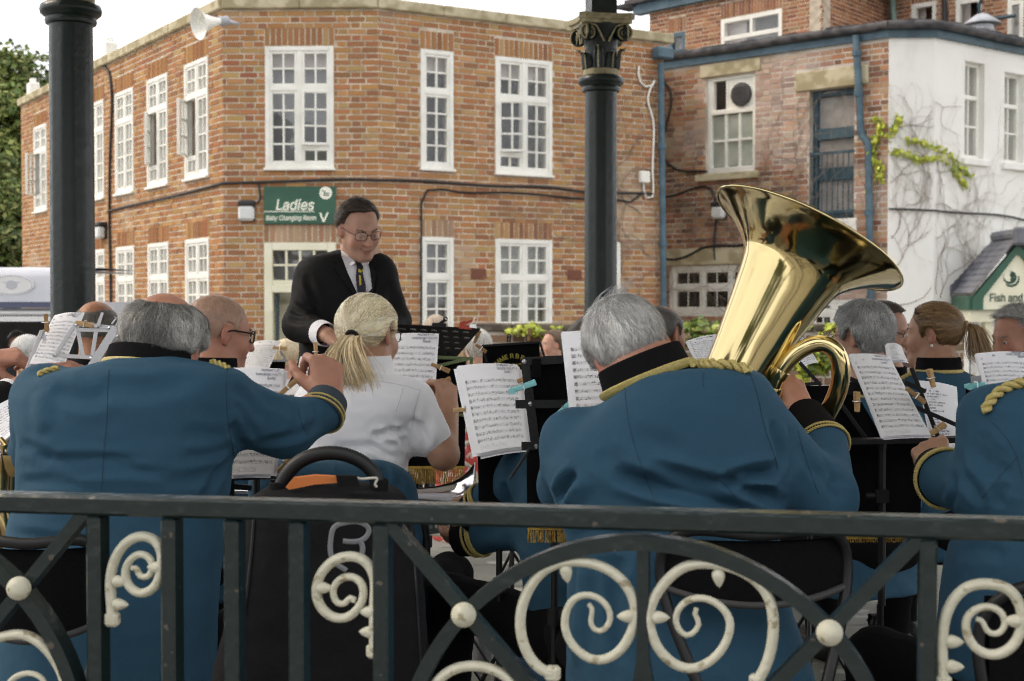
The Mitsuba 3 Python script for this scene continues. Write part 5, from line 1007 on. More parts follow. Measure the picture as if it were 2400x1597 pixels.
glasses(H, lens=.020, mk='m_spec', name=p + '__glasses'); seated(p, at(830, 1300, 3.7) * [1, 1, 0] + [0, 0, .48], (.1, 1, 0))

# --- the conductor, standing and facing the band
p = person('conductor in a black suit and tie with glasses, smiling down at his stand')
H = Head(at(842, 537, 5.15), (.50, -.80, -.40), (.02, -.2, 1), .85)
JD = Loft(rows_px(5.3, [(586, 785, 878, .065), (594, 762, 893, .085), (600, 728, 907, .105), (612, 708, 918, .112), (630, 698, 926, .118), (680, 694, 930, .125), (740, 697, 928, .13), (800, 702, 922, .132), (860, 698, 926, .135), (940, 690, 934, .14)]), rot=.18, pw=2.4)
da, de, dw = at(736, 652, 5.27), at(702, 762, 5.16), at(768, 786, 4.98); ea, ee, ew = at(894, 660, 5.27), at(926, 755, 5.18), at(890, 800, 4.92)
body(p, H, at(843, 602, 5.29), [at(815, 700, 5.3), at(812, 900, 5.3)], [([da, de, dw], [.05, .04, .028]), ([ea, ee, ew], [.05, .04, .028]), ([at(775, 1000, 5.3), np.array([-.67, 5.3, .5]), np.array([-.68, 5.32, .08])], [.08, .06, .045]), ([at(850, 1000, 5.3), np.array([-.50, 5.3, .5]), np.array([-.49, 5.32, .08])], [.08, .06, .045])],
     [dict(W=dw, F=(.75, -.5, -.35), N=(-.1, .2, -.95), S=(.5, .8, .1), curls=[(.5, .6, .4)] * 4), dict(W=ew, F=(-.4, -.85, -.3), N=(0, .2, -.95), S=(-.9, .3, 0), curls=[(.4, .5, .4)] * 4)], SK['pink'], h=.0055, jowl=.5, stubble=.1)
J, jk = garment(p, 'jacket', [JD], [([da, de, dw - nrm(dw - de) * .07], [.062, .058, .045]), ([ea, ee, ew - nrm(ew - ee) * .07], [.062, .056, .045])], 'm_suit', h=.0085, folds=[([(680, 720), (705, 735), (735, 735)], -.008, .012), ([(676, 745), (705, 752), (740, 745)], -.008, .012), ([(690, 700), (715, 715), (745, 712)], -.006, .012), ([(715, 645), (735, 690), (750, 740)], -.008, .014), ([(905, 650), (898, 700), (903, 750)], -.008, .014), ([(800, 770), (830, 765), (860, 772)], -.005, .015)], seed=4, namp=.004)
def decal(mesh, poly, mk, off, root, name, step=4.0, col=None):
    pg = Polygon(poly); b = pg.bounds; tri = trimesh.creation.triangulate_polygon(pg, engine='earcut'); v, f = trimesh.remesh.subdivide_to_size(np.c_[tri[0], np.zeros(len(tri[0]))], tri[1], step); P, N = hits(mesh, v[:, :2]); ok = ~np.isnan(P[:, 0])
    if ok.sum() < 4: return None
    if (~ok).any(): _, i = cKDTree(v[ok, :2]).query(v[~ok, :2]); P[~ok] = P[ok][i]; N[~ok] = N[ok][i]
    toward = nrm(EYE - P); f = f[ok[f].all(1)]; Q = P + off * toward
    m = trimesh.Trimesh(np.vstack([Q, P - .004 * toward]), np.vstack([f, f[:, ::-1] + len(Q)]), process=False)
    e = m.edges_sorted[: 0]; es = np.sort(np.vstack([f[:, [0, 1]], f[:, [1, 2]], f[:, [2, 0]]]), 1); u, c = np.unique(es, axis=0, return_counts=True); bd = u[c == 1]; n = len(Q)
    m = trimesh.Trimesh(m.vertices, np.vstack([m.faces, np.c_[bd[:, 0], bd[:, 1], bd[:, 1] + n], np.c_[bd[:, 0], bd[:, 1] + n, bd[:, 0] + n]]), process=False); return obj(name, m, mk, root, smooth=50)
mat('m_dshirt', (.78, .78, .83), .8)
decal(J, [(797, 566), (800, 600), (815, 640), (838, 690), (846, 690), (876, 680), (864, 620), (862, 596), (850, 590)], 'm_dshirt', .004, p, 'shirt')
decal(J, [(829, 606), (846, 603), (853, 612), (850, 640), (857, 668), (858, 686), (838, 688), (834, 650), (836, 622)], mat('m_tie', (.012, .013, .03), .6), .012, p, 'tie')
mat('m_tiegold', (.55, .42, .05), .6)
for q in ([(840, 630), (848, 634), (846, 640), (839, 638)], [(841, 645), (846, 645), (847, 668), (842, 670)], [(849, 628), (852, 634), (849, 637)]): decal(J, q, 'm_tiegold', .0135, p, 'tie_emblem', 3.0)
decal(J, [(793, 568), (787, 600), (783, 610), (790, 618), (784, 628), (812, 668), (842, 706), (836, 690), (814, 645), (800, 604)], 'm_suit', .011, p, 'lapel'); decal(J, [(864, 600), (880, 606), (884, 622), (876, 630), (882, 640), (874, 692), (846, 704), (872, 676), (868, 640)], 'm_suit', .011, p, 'lapel')
for s in (-1, 1):
    q = H.w((s * .045, .01, -.115)); obj('collar_wing', sheet(np.array([[at(796, 572, 5.28), at(803, 594, 5.25), at(822, 624, 5.17)], [at(804, 574, 5.28), at(816, 602, 5.24), at(833, 616, 5.17)]] if s < 0 else [[at(870, 602, 5.25), at(862, 608, 5.20), at(846, 616, 5.17)], [at(868, 610, 5.24), at(863, 620, 5.18), at(857, 634, 5.17)]]))[0], 'm_dshirt', p)
cuff(p, dw - nrm(dw - de) * .06, dw + nrm(dw - de) * -.005, .046, .043, 'm_dshirt', (), 0, 'shirt_cuff'); cuff(p, ew - nrm(ew - ee) * .06, ew + nrm(ew - ee) * -.005, .046, .043, 'm_dshirt', (), 0, 'shirt_cuff')
hair(H, p, lambda q: mens(.014, None, nape=-.075, fr=True, low=.3)(q), lambda q: np.array([.065, .050, .040]) * (2.2 if abs(q[0]) > .06 and q[2] < .045 else 1.0), 3600, .0024, .034, 6, lift=2.0, flow=lambda q: np.stack([.06 + 0 * q[:, 0], q[:, 1] * .1 - .05, -.02 + 0 * q[:, 2]], 1))
glasses(H, mk='m_spec', name=p + '__glasses', r=.0014, rect=True); eyes(p, H, lid=.62); brows(p, H, (.06, .045, .035))
def fn(P):
    a = chain(P, [at(780, 930, 5.3), np.array([-.67, 5.3, .5]), np.array([-.68, 5.32, .06])], [.115, .09, .085], .04); b = chain(P, [at(850, 930, 5.3), np.array([-.50, 5.3, .5]), np.array([-.49, 5.32, .06])], [.115, .09, .085], .04); return smin(a, b, .03)
obj('trousers', surf(fn, (-1.0, 5.0, -.1), (-.25, 5.6, 1.1), .014, 1), 'm_trousers', p, smooth=True)
for x in (-.68, -.49): obj('shoe', surf(lambda P: smax(smin(s_cap(P, (x, 5.3, .045), (x, 5.14, .03), .045, .036), s_cap(P, (x, 5.3, .05), (x, 5.3, .11), .045, .045), .02), -P[:, 2] + .002, .005), (x - .08, 5.05, -.03), (x + .08, 5.4, .2), .01, 1), 'm_black', p, smooth=True)
# ---------------------------------------------------------------- the other players
def bandsman(label, px, py, Y, f, u=(0, 0, 1), s=1.0, skin='red', st=None, col=(.3, .29, .28), nst=(.2, .2, .2), tw=0.0, sh=.20, mk='m_jacket', hs=3000, trim=True, collar_mk='m_collar', gl=None, face=True, drop=.20, flow=None, hair_kw={}, extra=None, legs=True, group=None, cords=True, seed=0, foot=0.0, h=.006, hip=None, lean=.0, dx=.0, iris=(.06, .05, .04)):
    p = person(label, group); H = Head(at(px, py, Y), f, u, s); back = nrm(np.array([math.sin(tw), -math.cos(tw), 0])); nb = H.c + back * .035 + [dx, 0, -drop]
    R = [(0, .060, .06), (-.022, .105, .08), (-.045, .150, .095), (-.07, sh * .93, .105), (-.11, sh, .115), (-.2, sh * 1.0, .125), (-.35, sh * .94, .125), (-.5, sh * .95, .13), (-.66, sh * 1.02, .145)]
    L = Loft([(nb[2] + .02 + z, nb[0], a, nb[1] + lean * z, b) for z, a, b in R], rot=tw, pw=2.4); X = np.array([math.cos(tw), math.sin(tw), 0]); fw = -back
    arms = []
    for sd in (-1, 1):
        a = nb + X * sd * (sh - .035) + [0, 0, -.10]; e = a + X * sd * .05 + fw * .06 + [0, 0, -.26]; w = e + fw * .24 - X * sd * .08 + [0, 0, .08]; arms.append(([a, e, w], [.064, .055, .045]))
    body(p, H, nb + [0, 0, .0], [nb - [0, 0, .15], nb - [0, 0, .5]], [(q, [.045, .04, .028]) for q, _ in arms], [dict(W=q[2], F=fw + [0, 0, .2], N=-X * sd * .8 + [0, 0, -.5], S=np.array([0, 0, 1.0]), curls=[(.6, .7, .5)] * 4, sc=.98) for (q, _), sd in zip(arms, (-1, 1))], SK[skin] if isinstance(skin, str) else skin, h=h, face=face)
    J, jk = garment(p, 'jacket' if mk != 'm_shirt' else 'shirt', [L], arms, mk, h=.0095, seed=seed, namp=.006)
    if trim:
        collar(p, H, nb + [0, 0, .012], H.u * .3 + [0, 0, 1], .075, .075, .042, X, collar_mk)
        for sd in (-1, 1):
            q = np.array([nb + X * sd * (.095 + .085 * t) + [0, 0, .10] for t in np.linspace(0, 1, 12)]); loc, ri, _ = J.ray.intersects_location(q, np.tile([0, 0, -1.0], (12, 1)), multiple_hits=False)
            if len(loc) > 6 and cords: loc = loc[np.argsort(ri)]; obj('shoulder_cord', rope(loc + [0, 0, .005], .008, .03), 'm_gold', p, smooth=60)
    else: obj('collar', lathe([(1.06, -.02), (1.08, 0), (.98, .035), (.93, .03), (.95, -.01)], 30, nb + [0, 0, .01], X, fw, (0, 0, 1), fn=lambda g, z: .075 + 0 * g), mk, p, smooth=40)
    if st is not None: hair(H, p, st, (lambda q: np.array(col)) if not callable(col) else col, hs, flow=flow, seed=seed + 10, extra=extra, **hair_kw)
    if face: eyes(p, H, iris); brows(p, H, tuple(np.array(nst)), seed + 20)
    if gl: glasses(H, name=p + '__glasses', **gl)
    if legs: seated(p, nb + back * .0 + [0, 0, 0] - [0, 0, nb[2] - .50 - foot], fw, foot=foot)
    return p, H, J
bandsman('man with a shaved head and dark glasses in a blue uniform, left of the conductor', 512, 782, 4.2, (.80, .58, -.16), (0, 0, 1), .98, 'red', mens(.0012, None, nape=-.07), (.41, .26, .19), tw=-.45, hs=1500, hair_kw=dict(length=.006, wid=.0009, lift=.5), gl=dict(mk='m_spec', r=.0026), sh=.20, seed=31, drop=.125, face=True)
bandsman('balding brown headed man in blue uniform behind the silver music stand', 228, 775, 5.5, (.15, .97, -.10), s=.98, skin='dark', st=mens(.005, ((0, -.01, .105), (.06, .10, .085), .10), nape=-.075), col=(.16, .145, .13), tw=.0, hair_kw=dict(length=.012, wid=.0016), seed=32, drop=.16, face=False)
bandsman('grey haired person in blue uniform and silver glasses beside the tuba bow', 2018, 790, 4.7, (-.72, .66, -.10), s=.92, skin='tan', st=mens(.022, None, nape=-.10, low=.9, side=.010), col=lambda q: np.array([.38, .38, .375]) * (.35 + .85 * float(meshkit.noise(q * 26, 4))), tw=.45, hs=6500, hair_kw=dict(length=.042, wid=.0020, lift=1.0), gl=dict(mk='m_chrome', r=.0014), seed=33, drop=.20, sh=.19)
H_t = Head(at(2186, 784, 5.0), (-.88, .46, -.05), (0, 0, 1), .92); tie = np.array([.0, -.125, .028])
tl = tail(None, [H_t.w(tie), H_t.w(tie + [0, -.03, -.01]), H_t.w(tie + [0, -.042, -.05]), H_t.w(tie + [.0, -.05, -.10]), H_t.w(tie + [.0, -.065, -.14]), H_t.w(tie + [0, -.085, -.165])], 700, .0020, (.30, .19, .095), 8, (.007, .026))
p, H, J = bandsman('woman with a light brown ponytail and glasses pushed up on her hair, in blue uniform', 2186, 784, 5.0, (-.88, .46, -.05), s=.92, skin='tan', st=mens(.012, None, nape=-.055, front=.066, low=.9), col=lambda q: np.array([.21, .128, .062]) * (.45 + .95 * float(meshkit.noise(np.array([math.atan2(q[0], q[2]) * 14, 2, 1])))), tw=.35, hs=5200, hair_kw=dict(length=.06, wid=.0016, lift=.25), flow=lambda q: np.stack([tie[0] - q[:, 0], tie[1] - .02 - q[:, 1], tie[2] - q[:, 2]], 1), extra=tl, seed=34, drop=.135, sh=.185)
obj('hair_tie', tube([H.w(tie + [.014 * math.cos(a), -.004, .014 * math.sin(a)]) for a in np.linspace(0, 6.28, 20)[:-1]], .005, 8, closed=True), mat('m_tieband', (.34, .24, .14), .7), p, smooth=60)
glasses(H, lens=.024, yy=.060, z=.085, name=p + '__glasses', arms=False); obj('glasses_arm', tube([H.w((-.06, .05, .088)), H.w((-.086, .0, .06)), H.w((-.090, -.03, .035))], .0022, 6), 'm_spec', p)
obj('earring', trimesh.creation.icosphere(2, .0055).apply_translation(H.w((-.088, -.012, -.042))), mat('m_pearl', (.75, .73, .70), .2), p, smooth=True)
bandsman('man with curly grey hair in profile at the right edge, looking down at his music', 2380, 790, 5.3, (-.90, -.38, -.26), s=.90, skin='red', st=mens(.022, None, nape=-.085, fr=True, low=.9), col=lambda q: np.array([.46, .455, .44]) * (.6 + .6 * float(meshkit.noise(q * 70, 2))), nst=(.25, .24, .22), tw=1.3, hs=4200, hair_kw=dict(length=.022, wid=.0022, lift=3.2), seed=35, drop=.19)
bandsman('grey bearded man with a receding crop in profile behind the tuba player', 1554, 783, 5.9, (.72, .66, -.12), s=1.0, skin='dark', st=mens(.007, ear=.02, bald=((0, .03, .11), (.06, .07, .06), .15), nape=-.08), col=(.15, .14, .13), tw=-.3, hair_kw=dict(length=.014, wid=.0016), seed=36, drop=.19)
bandsman('dark haired player in dark rimmed glasses half hidden behind the grey haired player', 2074, 778, 5.7, (.80, -.40, -.2), s=.95, skin='pink', st=mens(.016, None, nape=-.085, fr=True), col=(.07, .05, .04), gl=dict(mk='m_spec', r=.002), seed=37, drop=.19, sh=.16)
# --- player in front of the tuba player, hidden but for an arm and the legs
p = person('player in blue uniform mostly hidden behind the black stand cloth, arm and legs showing')
H = Head(at(1395, 850, 3.5), (-.1, 1, -.3), s_=.93); nb = H.c - [0, 0, .17]
Lf = Loft([(nb[2] + z, nb[0], a, nb[1], b) for z, a, b in ((0, .06, .06), (-.03, .12, .08), (-.08, .18, .1), (-.2, .19, .12), (-.4, .18, .12), (-.7, .20, .14))], pw=2.4)
oa, oe, ow = at(1320, 1010, 3.5), at(1225, 1110, 3.55), at(1128, 1190, 3.62); ob2, oe2, ow2 = at(1330, 1020, 3.52), at(1300, 1225, 3.5), at(1115, 1255, 3.66)
body(p, H, nb, [nb - [0, 0, .2], nb - [0, 0, .5]], [([oa, oe, ow], [.045, .04, .027]), ([ob2, oe2, ow2], [.045, .04, .027])], [dict(W=ow, F=ow - oe, N=(0, .9, -.3), S=(0, 0, 1), curls=[(.8, .8, .5)] * 4), dict(W=ow2, F=ow2 - oe2, N=(0, .8, .5), S=(0, -1, 0), curls=[(.8, .8, .5)] * 4)], SK['tan'], h=.006)
garment(p, 'jacket', [Lf], [([oa, oe, ow], [.066, .060, .050]), ([ob2, oe2, ow2], [.066, .056, .050])], 'm_jacket', h=.008, seed=41, namp=.005, folds=[([(1180, 1130), (1190, 1160), (1200, 1190)], -.008, .012), ([(1235, 1100), (1245, 1140), (1250, 1180)], -.006, .014)])
hair(H, p, mens(.012), lambda q: np.array([.10, .08, .06]), 800, seed=44)
for a, b in ((oe, ow), (oe2, ow2)):
    d_ = nrm(b - a); cuff(p, b - d_ * .022, b + d_ * .05, .0545, .050, rings=(.0, .12, .34), rr=.004)
seated(p, nb * [1, 1, 0] + [0, 0, .48], (-.45, .9, 0), spread=.10)
# --- the player at the right edge
p = person('player in blue uniform at the right edge, braided shoulder cord and arm stretched down left')
H = Head(at(2560, 760, 2.80), (-.5, .85, -.1)); nb = at(2545, 905, 2.78)
JJ = Loft(rows_px(2.75, [(870, 2480, 2600, .08), (890, 2400, 2700, .1), (915, 2335, 2760, .115), (960, 2290, 2790, .13), (1040, 2280, 2800, .135), (1120, 2300, 2800, .14), (1190, 2290, 2800, .145), (1290, 2235, 2800, .15), (1400, 2212, 2800, .16), (1580, 2205, 2810, .18)]), pw=2.5)
ja, je, jw = at(2330, 985, 2.76), at(2325, 1150, 2.72), at(2215, 1120, 2.86); ka, ke, kw = at(2740, 985, 2.76), at(2760, 1180, 2.8), at(2620, 1150, 2.95)
body(p, H, nb, [at(2545, 1050, 2.76), at(2545, 1300, 2.76)], [([ja, je, jw], [.05, .042, .028]), ([ka, ke, kw], [.05, .042, .028])], [dict(W=at(2196, 1102, 2.93), F=(.05, .80, .45), N=(.2, -.2, -.95), S=(.95, .3, 0), curls=[(.5, .9, .6), (.6, 1., .6), (.7, 1., .6), (.8, 1., .6)], sc=1.0), dict(W=kw, F=(-.5, .8, .1), N=(0, 0, -1), S=(-.8, -.5, 0), curls=[(.6, .7, .5)] * 4)], SK['tan'], h=.005)
J, jk = garment(p, 'jacket', [JJ], [([ja, je, jw], [.070, .066, .056]), ([ka, ke, kw], [.07, .06, .05])], 'm_jacket', h=.0068, seed=42, namp=.003, folds=[([(2283, 1030), (2300, 1080), (2330, 1100), (2370, 1100)], -.010, .014), ([(2250, 1110), (2275, 1140), (2300, 1185)], -.010, .012), ([(2235, 1105), (2238, 1140), (2225, 1185)], -.007, .010), ([(2300, 1010), (2320, 1060), (2360, 1075)], -.007, .014), ([(2360, 1130), (2340, 1160), (2345, 1190)], -.010, .012), ([(2210, 1120), (2225, 1150), (2215, 1180)], .006, .010), ([(2240, 1300), (2300, 1290), (2360, 1310)], -.006, .014)])
cord(p, J, [(2312, 968), (2325, 945), (2345, 925), (2370, 913), (2402, 906), (2440, 902)], .011, pitch=.04, off=.008)
for s in ([(2318, 985), (2345, 1010), (2378, 1060), (2395, 1120)], [(2300, 1170), (2350, 1110), (2385, 1070)]): seam(p, J, s)
dj = nrm(at(2196, 1102, 2.93) - jw); cuff(p, jw - dj * .012, at(2196, 1102, 2.93) + dj * .006, .060, .047, rings=(.0, .16), rr=.004)
hair(H, p, mens(.014), lambda q: np.array([.2, .19, .18]), 900, seed=46); collar(p, H, nb + [0, 0, .02], (0, .05, 1), .085, .085, .05, (1, 0, 0))
for q in ((2207, 1330),):
    P_, N_ = hits(J, [q]); 
    if not np.isnan(P_[0, 0]): obj('button', trimesh.creation.icosphere(2, .008).apply_translation(P_[0] + .003 * N_[0]), 'm_chrome', p, smooth=True)
seated(p, at(2545, 1500, 2.72) * [1, 1, 0] + [0, 0, .5], (-.3, 1, 0))
# --- hands of the player outside the left edge
p = person('player in a dark jacket at the left edge, only his hands and cuffs showing')
H = Head(at(-260, 760, 3.3), (.5, .8, -.2)); nb = H.c - [0, 0, .17]; Lf = Loft([(nb[2] + z, nb[0], a, nb[1], b) for z, a, b in ((0, .06, .06), (-.03, .12, .08), (-.08, .18, .1), (-.2, .2, .12), (-.4, .18, .12), (-.7, .20, .14))])
ma, me, mw = nb + [.17, 0, -.1], at(-95, 1010, 3.35), at(38, 912, 3.52); na, ne, nw = nb + [-.17, .02, -.1], at(-200, 980, 3.6), at(-38, 845, 3.72)
body(p, H, nb, [nb - [0, 0, .2], nb - [0, 0, .5]], [([ma, me, mw], [.045, .04, .027]), ([na, ne, nw], [.045, .04, .027])], [dict(W=mw, F=(.80, .35, .50), N=(.35, .35, -.85), S=(-.2, .9, .35), curls=[(.35, .5, .3), (.4, .5, .3), (.45, .5, .3), (.5, .5, .3)], sc=1.05, spread=.1), dict(W=nw, F=(.85, .1, .12), N=(.1, .5, -.85), S=(.1, -.8, -.5), curls=[(.75, .9, .5), (.9, 1.0, .6), (1.0, 1.0, .6), (1.1, 1.0, .6)], sc=1.0, thumb=(.7, .5))], SK['red'], h=.0048)
garment(p, 'jacket', [Lf], [([ma, me, mw - nrm(mw - me) * .05], [.066, .056, .046]), ([na, ne, nw - nrm(nw - ne) * .05], [.066, .056, .046])], 'm_suit', h=.009, seed=43)
for a, b in ((me, mw), (ne, nw)): d_ = nrm(b - a); cuff(p, b - d_ * .06, b - d_ * .018, .042, .040, 'm_shirt', (), name='shirt_cuff')
hair(H, p, mens(.012), lambda q: np.array([.2, .19, .18]), 500, seed=47); seated(p, nb * [1, 1, 0] + [0, 0, .48], (.5, .8, 0))
k = tag(obj('pencil', tube([at(44, 868, 3.66), at(54, 902, 3.66)], .004, 6), mat('m_wood', lambda p, n, uv: mx(c3(.50, .31, .13), c3(.62, .42, .20), fb(p.x * 60, p.y * 60, p.z * 260, 2)), .6)), 'pencil pinched in the fingers at the left edge', 'pencil')
# ---------------------------------------------------------------- the tuba
k = thing('tuba', 'large polished brass tuba with its flared bell raised above the player', 'tuba')
def brass_fn(p, n, uv): return mx(c3(.76, .63, .34), c3(.66, .53, .25), fb(p.x * 5, p.y * 5, p.z * 5, 2))
mat('m_tuba', brass_fn, lambda p, n, uv: .05 + .11 * fb(p.x * 9, p.y * 9, p.z * 9, 3), 1.0)
C0 = at(1894, 560, 3.05); ax = nrm(np.array([.49, .13, .872])); X = nrm(np.cross((0, 1, 0), ax)); Yv = np.cross(ax, X)
prof = [(.216, 0), (.210, -.003), (.195, -.010), (.170, -.025), (.147, -.042), (.127, -.060), (.112, -.080), (.102, -.112), (.095, -.15), (.088, -.19), (.080, -.24), (.072, -.29), (.064, -.36), (.054, -.46), (.044, -.58), (.040, -.66)]
zz = np.array(prof)[:, 1][::-1]; rr = np.array(prof)[:, 0][::-1]; f = PchipInterpolator(zz, rr); zq = np.r_[np.linspace(-.66, -.1, 40), np.linspace(-.095, -.012, 30), np.linspace(-.011, 0, 10)]
outer = [(f(z), z) for z in zq]; inner = [(f(z) - .0012, z - .0004) for z in zq[::-1]]
obj('bell', lathe(outer + inner, 96, C0, X, Yv, ax), 'm_tuba', k, smooth=60)
g = np.linspace(0, 2 * np.pi, 97)[:-1]; obj('rim', tube([C0 + .2165 * (math.cos(a) * X + math.sin(a) * Yv) for a in g], .0034, 8, closed=True), 'm_tuba', k, smooth=60)
e0 = C0 - ax * .66
pb = [e0, e0 - ax * .08, e0 - ax * .14 + [.06, .02, -.04], e0 - ax * .12 + [.15, .05, -.05], e0 + [.20, .05, .04], e0 + ax * .1 + [.20, .04, .03]]
obj('bottom_bow', tube(smooth_path(pb, 40), np.linspace(.040, .032, 40), 20), 'm_tuba', k, smooth=60)
bp = [at(*q) for q in ((1808, 935, 2.99), (1819, 892, 2.98), (1851, 843, 2.97), (1893, 812, 2.96), (1928, 806, 2.955), (1957, 823, 2.95), (1970, 857, 2.95), (1969, 895, 2.96), (1952, 945, 2.98), (1926, 992, 3.01), (1880, 1080, 3.05), (1840, 1170, 3.07))]
obj('top_bow', tube(smooth_path(bp, 70), np.r_[np.linspace(.0150, .0195, 30), np.full(40, .0195)], 24), 'm_tuba', k, smooth=60)
for t, nm in ((.03, 'ferrule'), (.10, 'ferrule')):
    Q = smooth_path(bp, 101); i = int(t * 100); d_ = nrm(Q[i + 1] - Q[i]); xx = nrm(np.cross(d_, (0, 1, 0))); obj(nm, lathe([(.015, -.010), (.0195, -.009), (.0205, 0), (.0195, .009), (.015, .010)], 28, Q[i], xx, np.cross(d_, xx), d_), 'm_tuba', k, smooth=50)
for i in range(3):
    c = at(1790 + i * 22, 985, 3.04 + .015 * i); obj('valve', lathe([(0, .07), (.012, .07), (.013, .066), (.004, .062), (.004, .05), (.019, .048), (.020, .04), (.018, .035), (.018, -.18), (.020, -.185), (0, -.19)], 24, c, nrm(np.cross(ax, (0, 1, 0))), (0, 1, 0), ax), 'm_tuba', k, smooth=40)
obj('lead_pipe', tube(smooth_path([at(1700, 1020, 3.05), at(1640, 940, 3.06), at(1580, 880, 3.02), at(1500, 860, 2.99)], 30), .007, 10), 'm_tuba', k, smooth=60)
# the small cornet held at the right edge, and the brass at the left edge
k = thing('cornet', 'silver horn bell in the hand of the player at the right edge', 'horn')
c = at(2224, 1078, 2.97); ax = nrm(np.array([.25, .45, .85])); X = nrm(np.cross(ax, (0, 1, 0))); Yv = np.cross(ax, X)
obj('bell', lathe([(.040, .0), (.039, -.004), (.030, -.02), (.022, -.05), (.016, -.07), (.014, -.07), (.021, -.05), (.029, -.019), (.038, -.002)], 40, c, X, Yv, ax), 'm_tuba', k, smooth=50); obj('shank', tube([c - ax * .06, c - ax * .11], .012, 10), 'm_tuba', k)
k = thing('euphonium', 'old brass instrument with valves standing at the left edge', 'horn')
mat('m_oldbrass', patchy((.30, .22, .10), (.48, .37, .18), 20), .22, 1.0)
for i, (px, py) in enumerate(((6, 1075), (30, 1062))):
    o = at(px, py, 3.1 + .03 * i); obj('valve', lathe([(0, .03), (.012, .03), (.012, .022), (.004, .02), (.004, .005), (.018, .0), (.019, -.01), (.016, -.015), (.016, -.20), (.019, -.205), (.015, -.21)], 20, o, (1, 0, 0), (0, 1, 0), nrm([.05, 0, 1])), 'm_oldbrass', k, smooth=40)
obj('tubing', tube(smooth_path([at(2, 1030, 3.12), at(20, 1052, 3.1), at(38, 1090, 3.08), at(44, 1130, 3.08)], 24), .006, 10), 'm_oldbrass', k, smooth=60); obj('tubing', tube(smooth_path([at(-5, 1150, 3.1), at(10, 1220, 3.08), at(24, 1290, 3.08), at(30, 1400, 3.08)], 20), .013, 12), 'm_oldbrass', k, smooth=60)
obj('cup', lathe([(.0, .0), (.024, .012), (.03, .04), (.033, .042), (.028, .012), (.02, -.005)], 24, at(40, 1110, 3.06), (1, 0, 0), (0, 1, 0), (0, 0, 1)), 'm_oldbrass', k, smooth=50); obj('ring', tube([at(22, 1268, 3.06) + [.018 * math.cos(a), .018 * math.sin(a), 0] for a in np.linspace(0, 6.28, 20)[:-1]], .004, 6, closed=True), 'm_oldbrass', k)
k = thing('trombone', 'silver trombone bell below the gold fringe in the middle', 'trombone')
c = at(1110, 1168, 4.0); ax = np.array([1.0, 0, -.03]); ax = nrm(ax); X = nrm(np.cross(ax, (0, 1, 0))); Yv = np.cross(ax, X); pr = [(.1, 0), (.094, -.004), (.078, -.016), (.058, -.035), (.042, -.065), (.030, -.11), (.021, -.18), (.014, -.28), (.011, -.4)]
obj('bell', lathe(pr + [(a - .001, z - .0005) for a, z in pr[::-1]], 64, c, X, Yv, ax), 'm_chrome', k, smooth=60); obj('rim', tube([c + .1 * (math.cos(a) * X + math.sin(a) * Yv) for a in g], .0022, 6, closed=True), 'm_chrome', k, smooth=60); obj('slide', [tube([c - ax * .4, c - ax * .9], .008, 8), tube([c - ax * .2 + [0, 0, -.1], c - ax * .9 + [0, 0, -.1]], .007, 8)], 'm_chrome', k, smooth=60)

# ---------------------------------------------------------------- printed music
def staff(seed, rows, top, bottom, dens):
    pitch = (bottom - top) / rows
    def f(p, n, uv):
        u, v = uv.x, uv.y; t = (v - top) / pitch; k = dr.floor(t); q = t - k; on = (t > 0) & (t < rows) & (u > .07) & (u < .95)
        s = (q - .30) / .40; ins = (s > -.08) & (s < 1.08); ln = dr.abs(s * 4 - dr.round(s * 4)); line = dr.select(ins & (ln < .17), .55, 0.0)
        cu = u * 52; ci = dr.floor(cu); h = mikit.cell_rand(ci, k, seed); y0 = mikit.cell_rand(ci, k, seed + 3) * .9 + .05; du = cu - ci - .5; head = (h < dens) & (dr.abs(du) < .38) & (dr.abs(s - y0) < .17); stem = (h < dens) & (dr.abs(du - .3) < .12) & (s > y0 - .62) & (s < y0)
        beam = (mikit.cell_rand(dr.floor(u * 13), k, seed + 7) < .35) & (dr.abs(s - .02) < .07) & (h < dens)
        clef = (u < .105) & (dr.abs(s - .5) < .7) & (mikit.noise(u * 160, v * 400, seed) > .42); br = (dr.abs(u * 6 - dr.round(u * 6)) < .010) & (s > 0) & (s < 1)
        ink = dr.maximum(line, dr.select(head | stem | beam | clef | br, .92, 0.0)); ink = dr.select(on, ink, 0.0)
        ft = (v > bottom + .015) & (v < bottom + .06) & (u > .1) & (u < .62) & (dr.abs((v * 80) - dr.round(v * 80)) < .22) & (mikit.noise(u * 110, dr.floor(v * 80), 3) > .4)
        ink = dr.select(ft, .5, ink)
        return mx(c3(.89, .89, .92), c3(.06, .06, .07), ink)
    return f
for i, (rows, top, bot, dn) in enumerate(((11, .15, .90, .45), (12, .14, .92, .55), (10, .17, .91, .5))): mat('m_sheet%d' % i, staff(5 + 9 * i, rows, top, bot, dn), .75, spec=.3)
def words(p, n, uv):
    u, v = uv.x, uv.y; r = v * 26; k = dr.floor(r); on = (dr.abs(r - k - .5) < .26) & (v > .10) & (v < .95) & (u > .16) & (u < .16 + .14 + .42 * mikit.cell_rand(k, 2, 3)) & (k != 11.0) & (k != 12.0)
    return mx(c3(.86, .86, .89), c3(.10, .10, .12), dr.select(on & (mikit.noise(u * 62, k * 9, 1) > .40), .75, 0.0))
mat('m_words', words, .75, spec=.3); mat('m_paper', (.86, .86, .89), .8, spec=.3); mat('m_ink', (.02, .02, .025), .7); mat('m_stamp', (.05, .05, .10), .7)
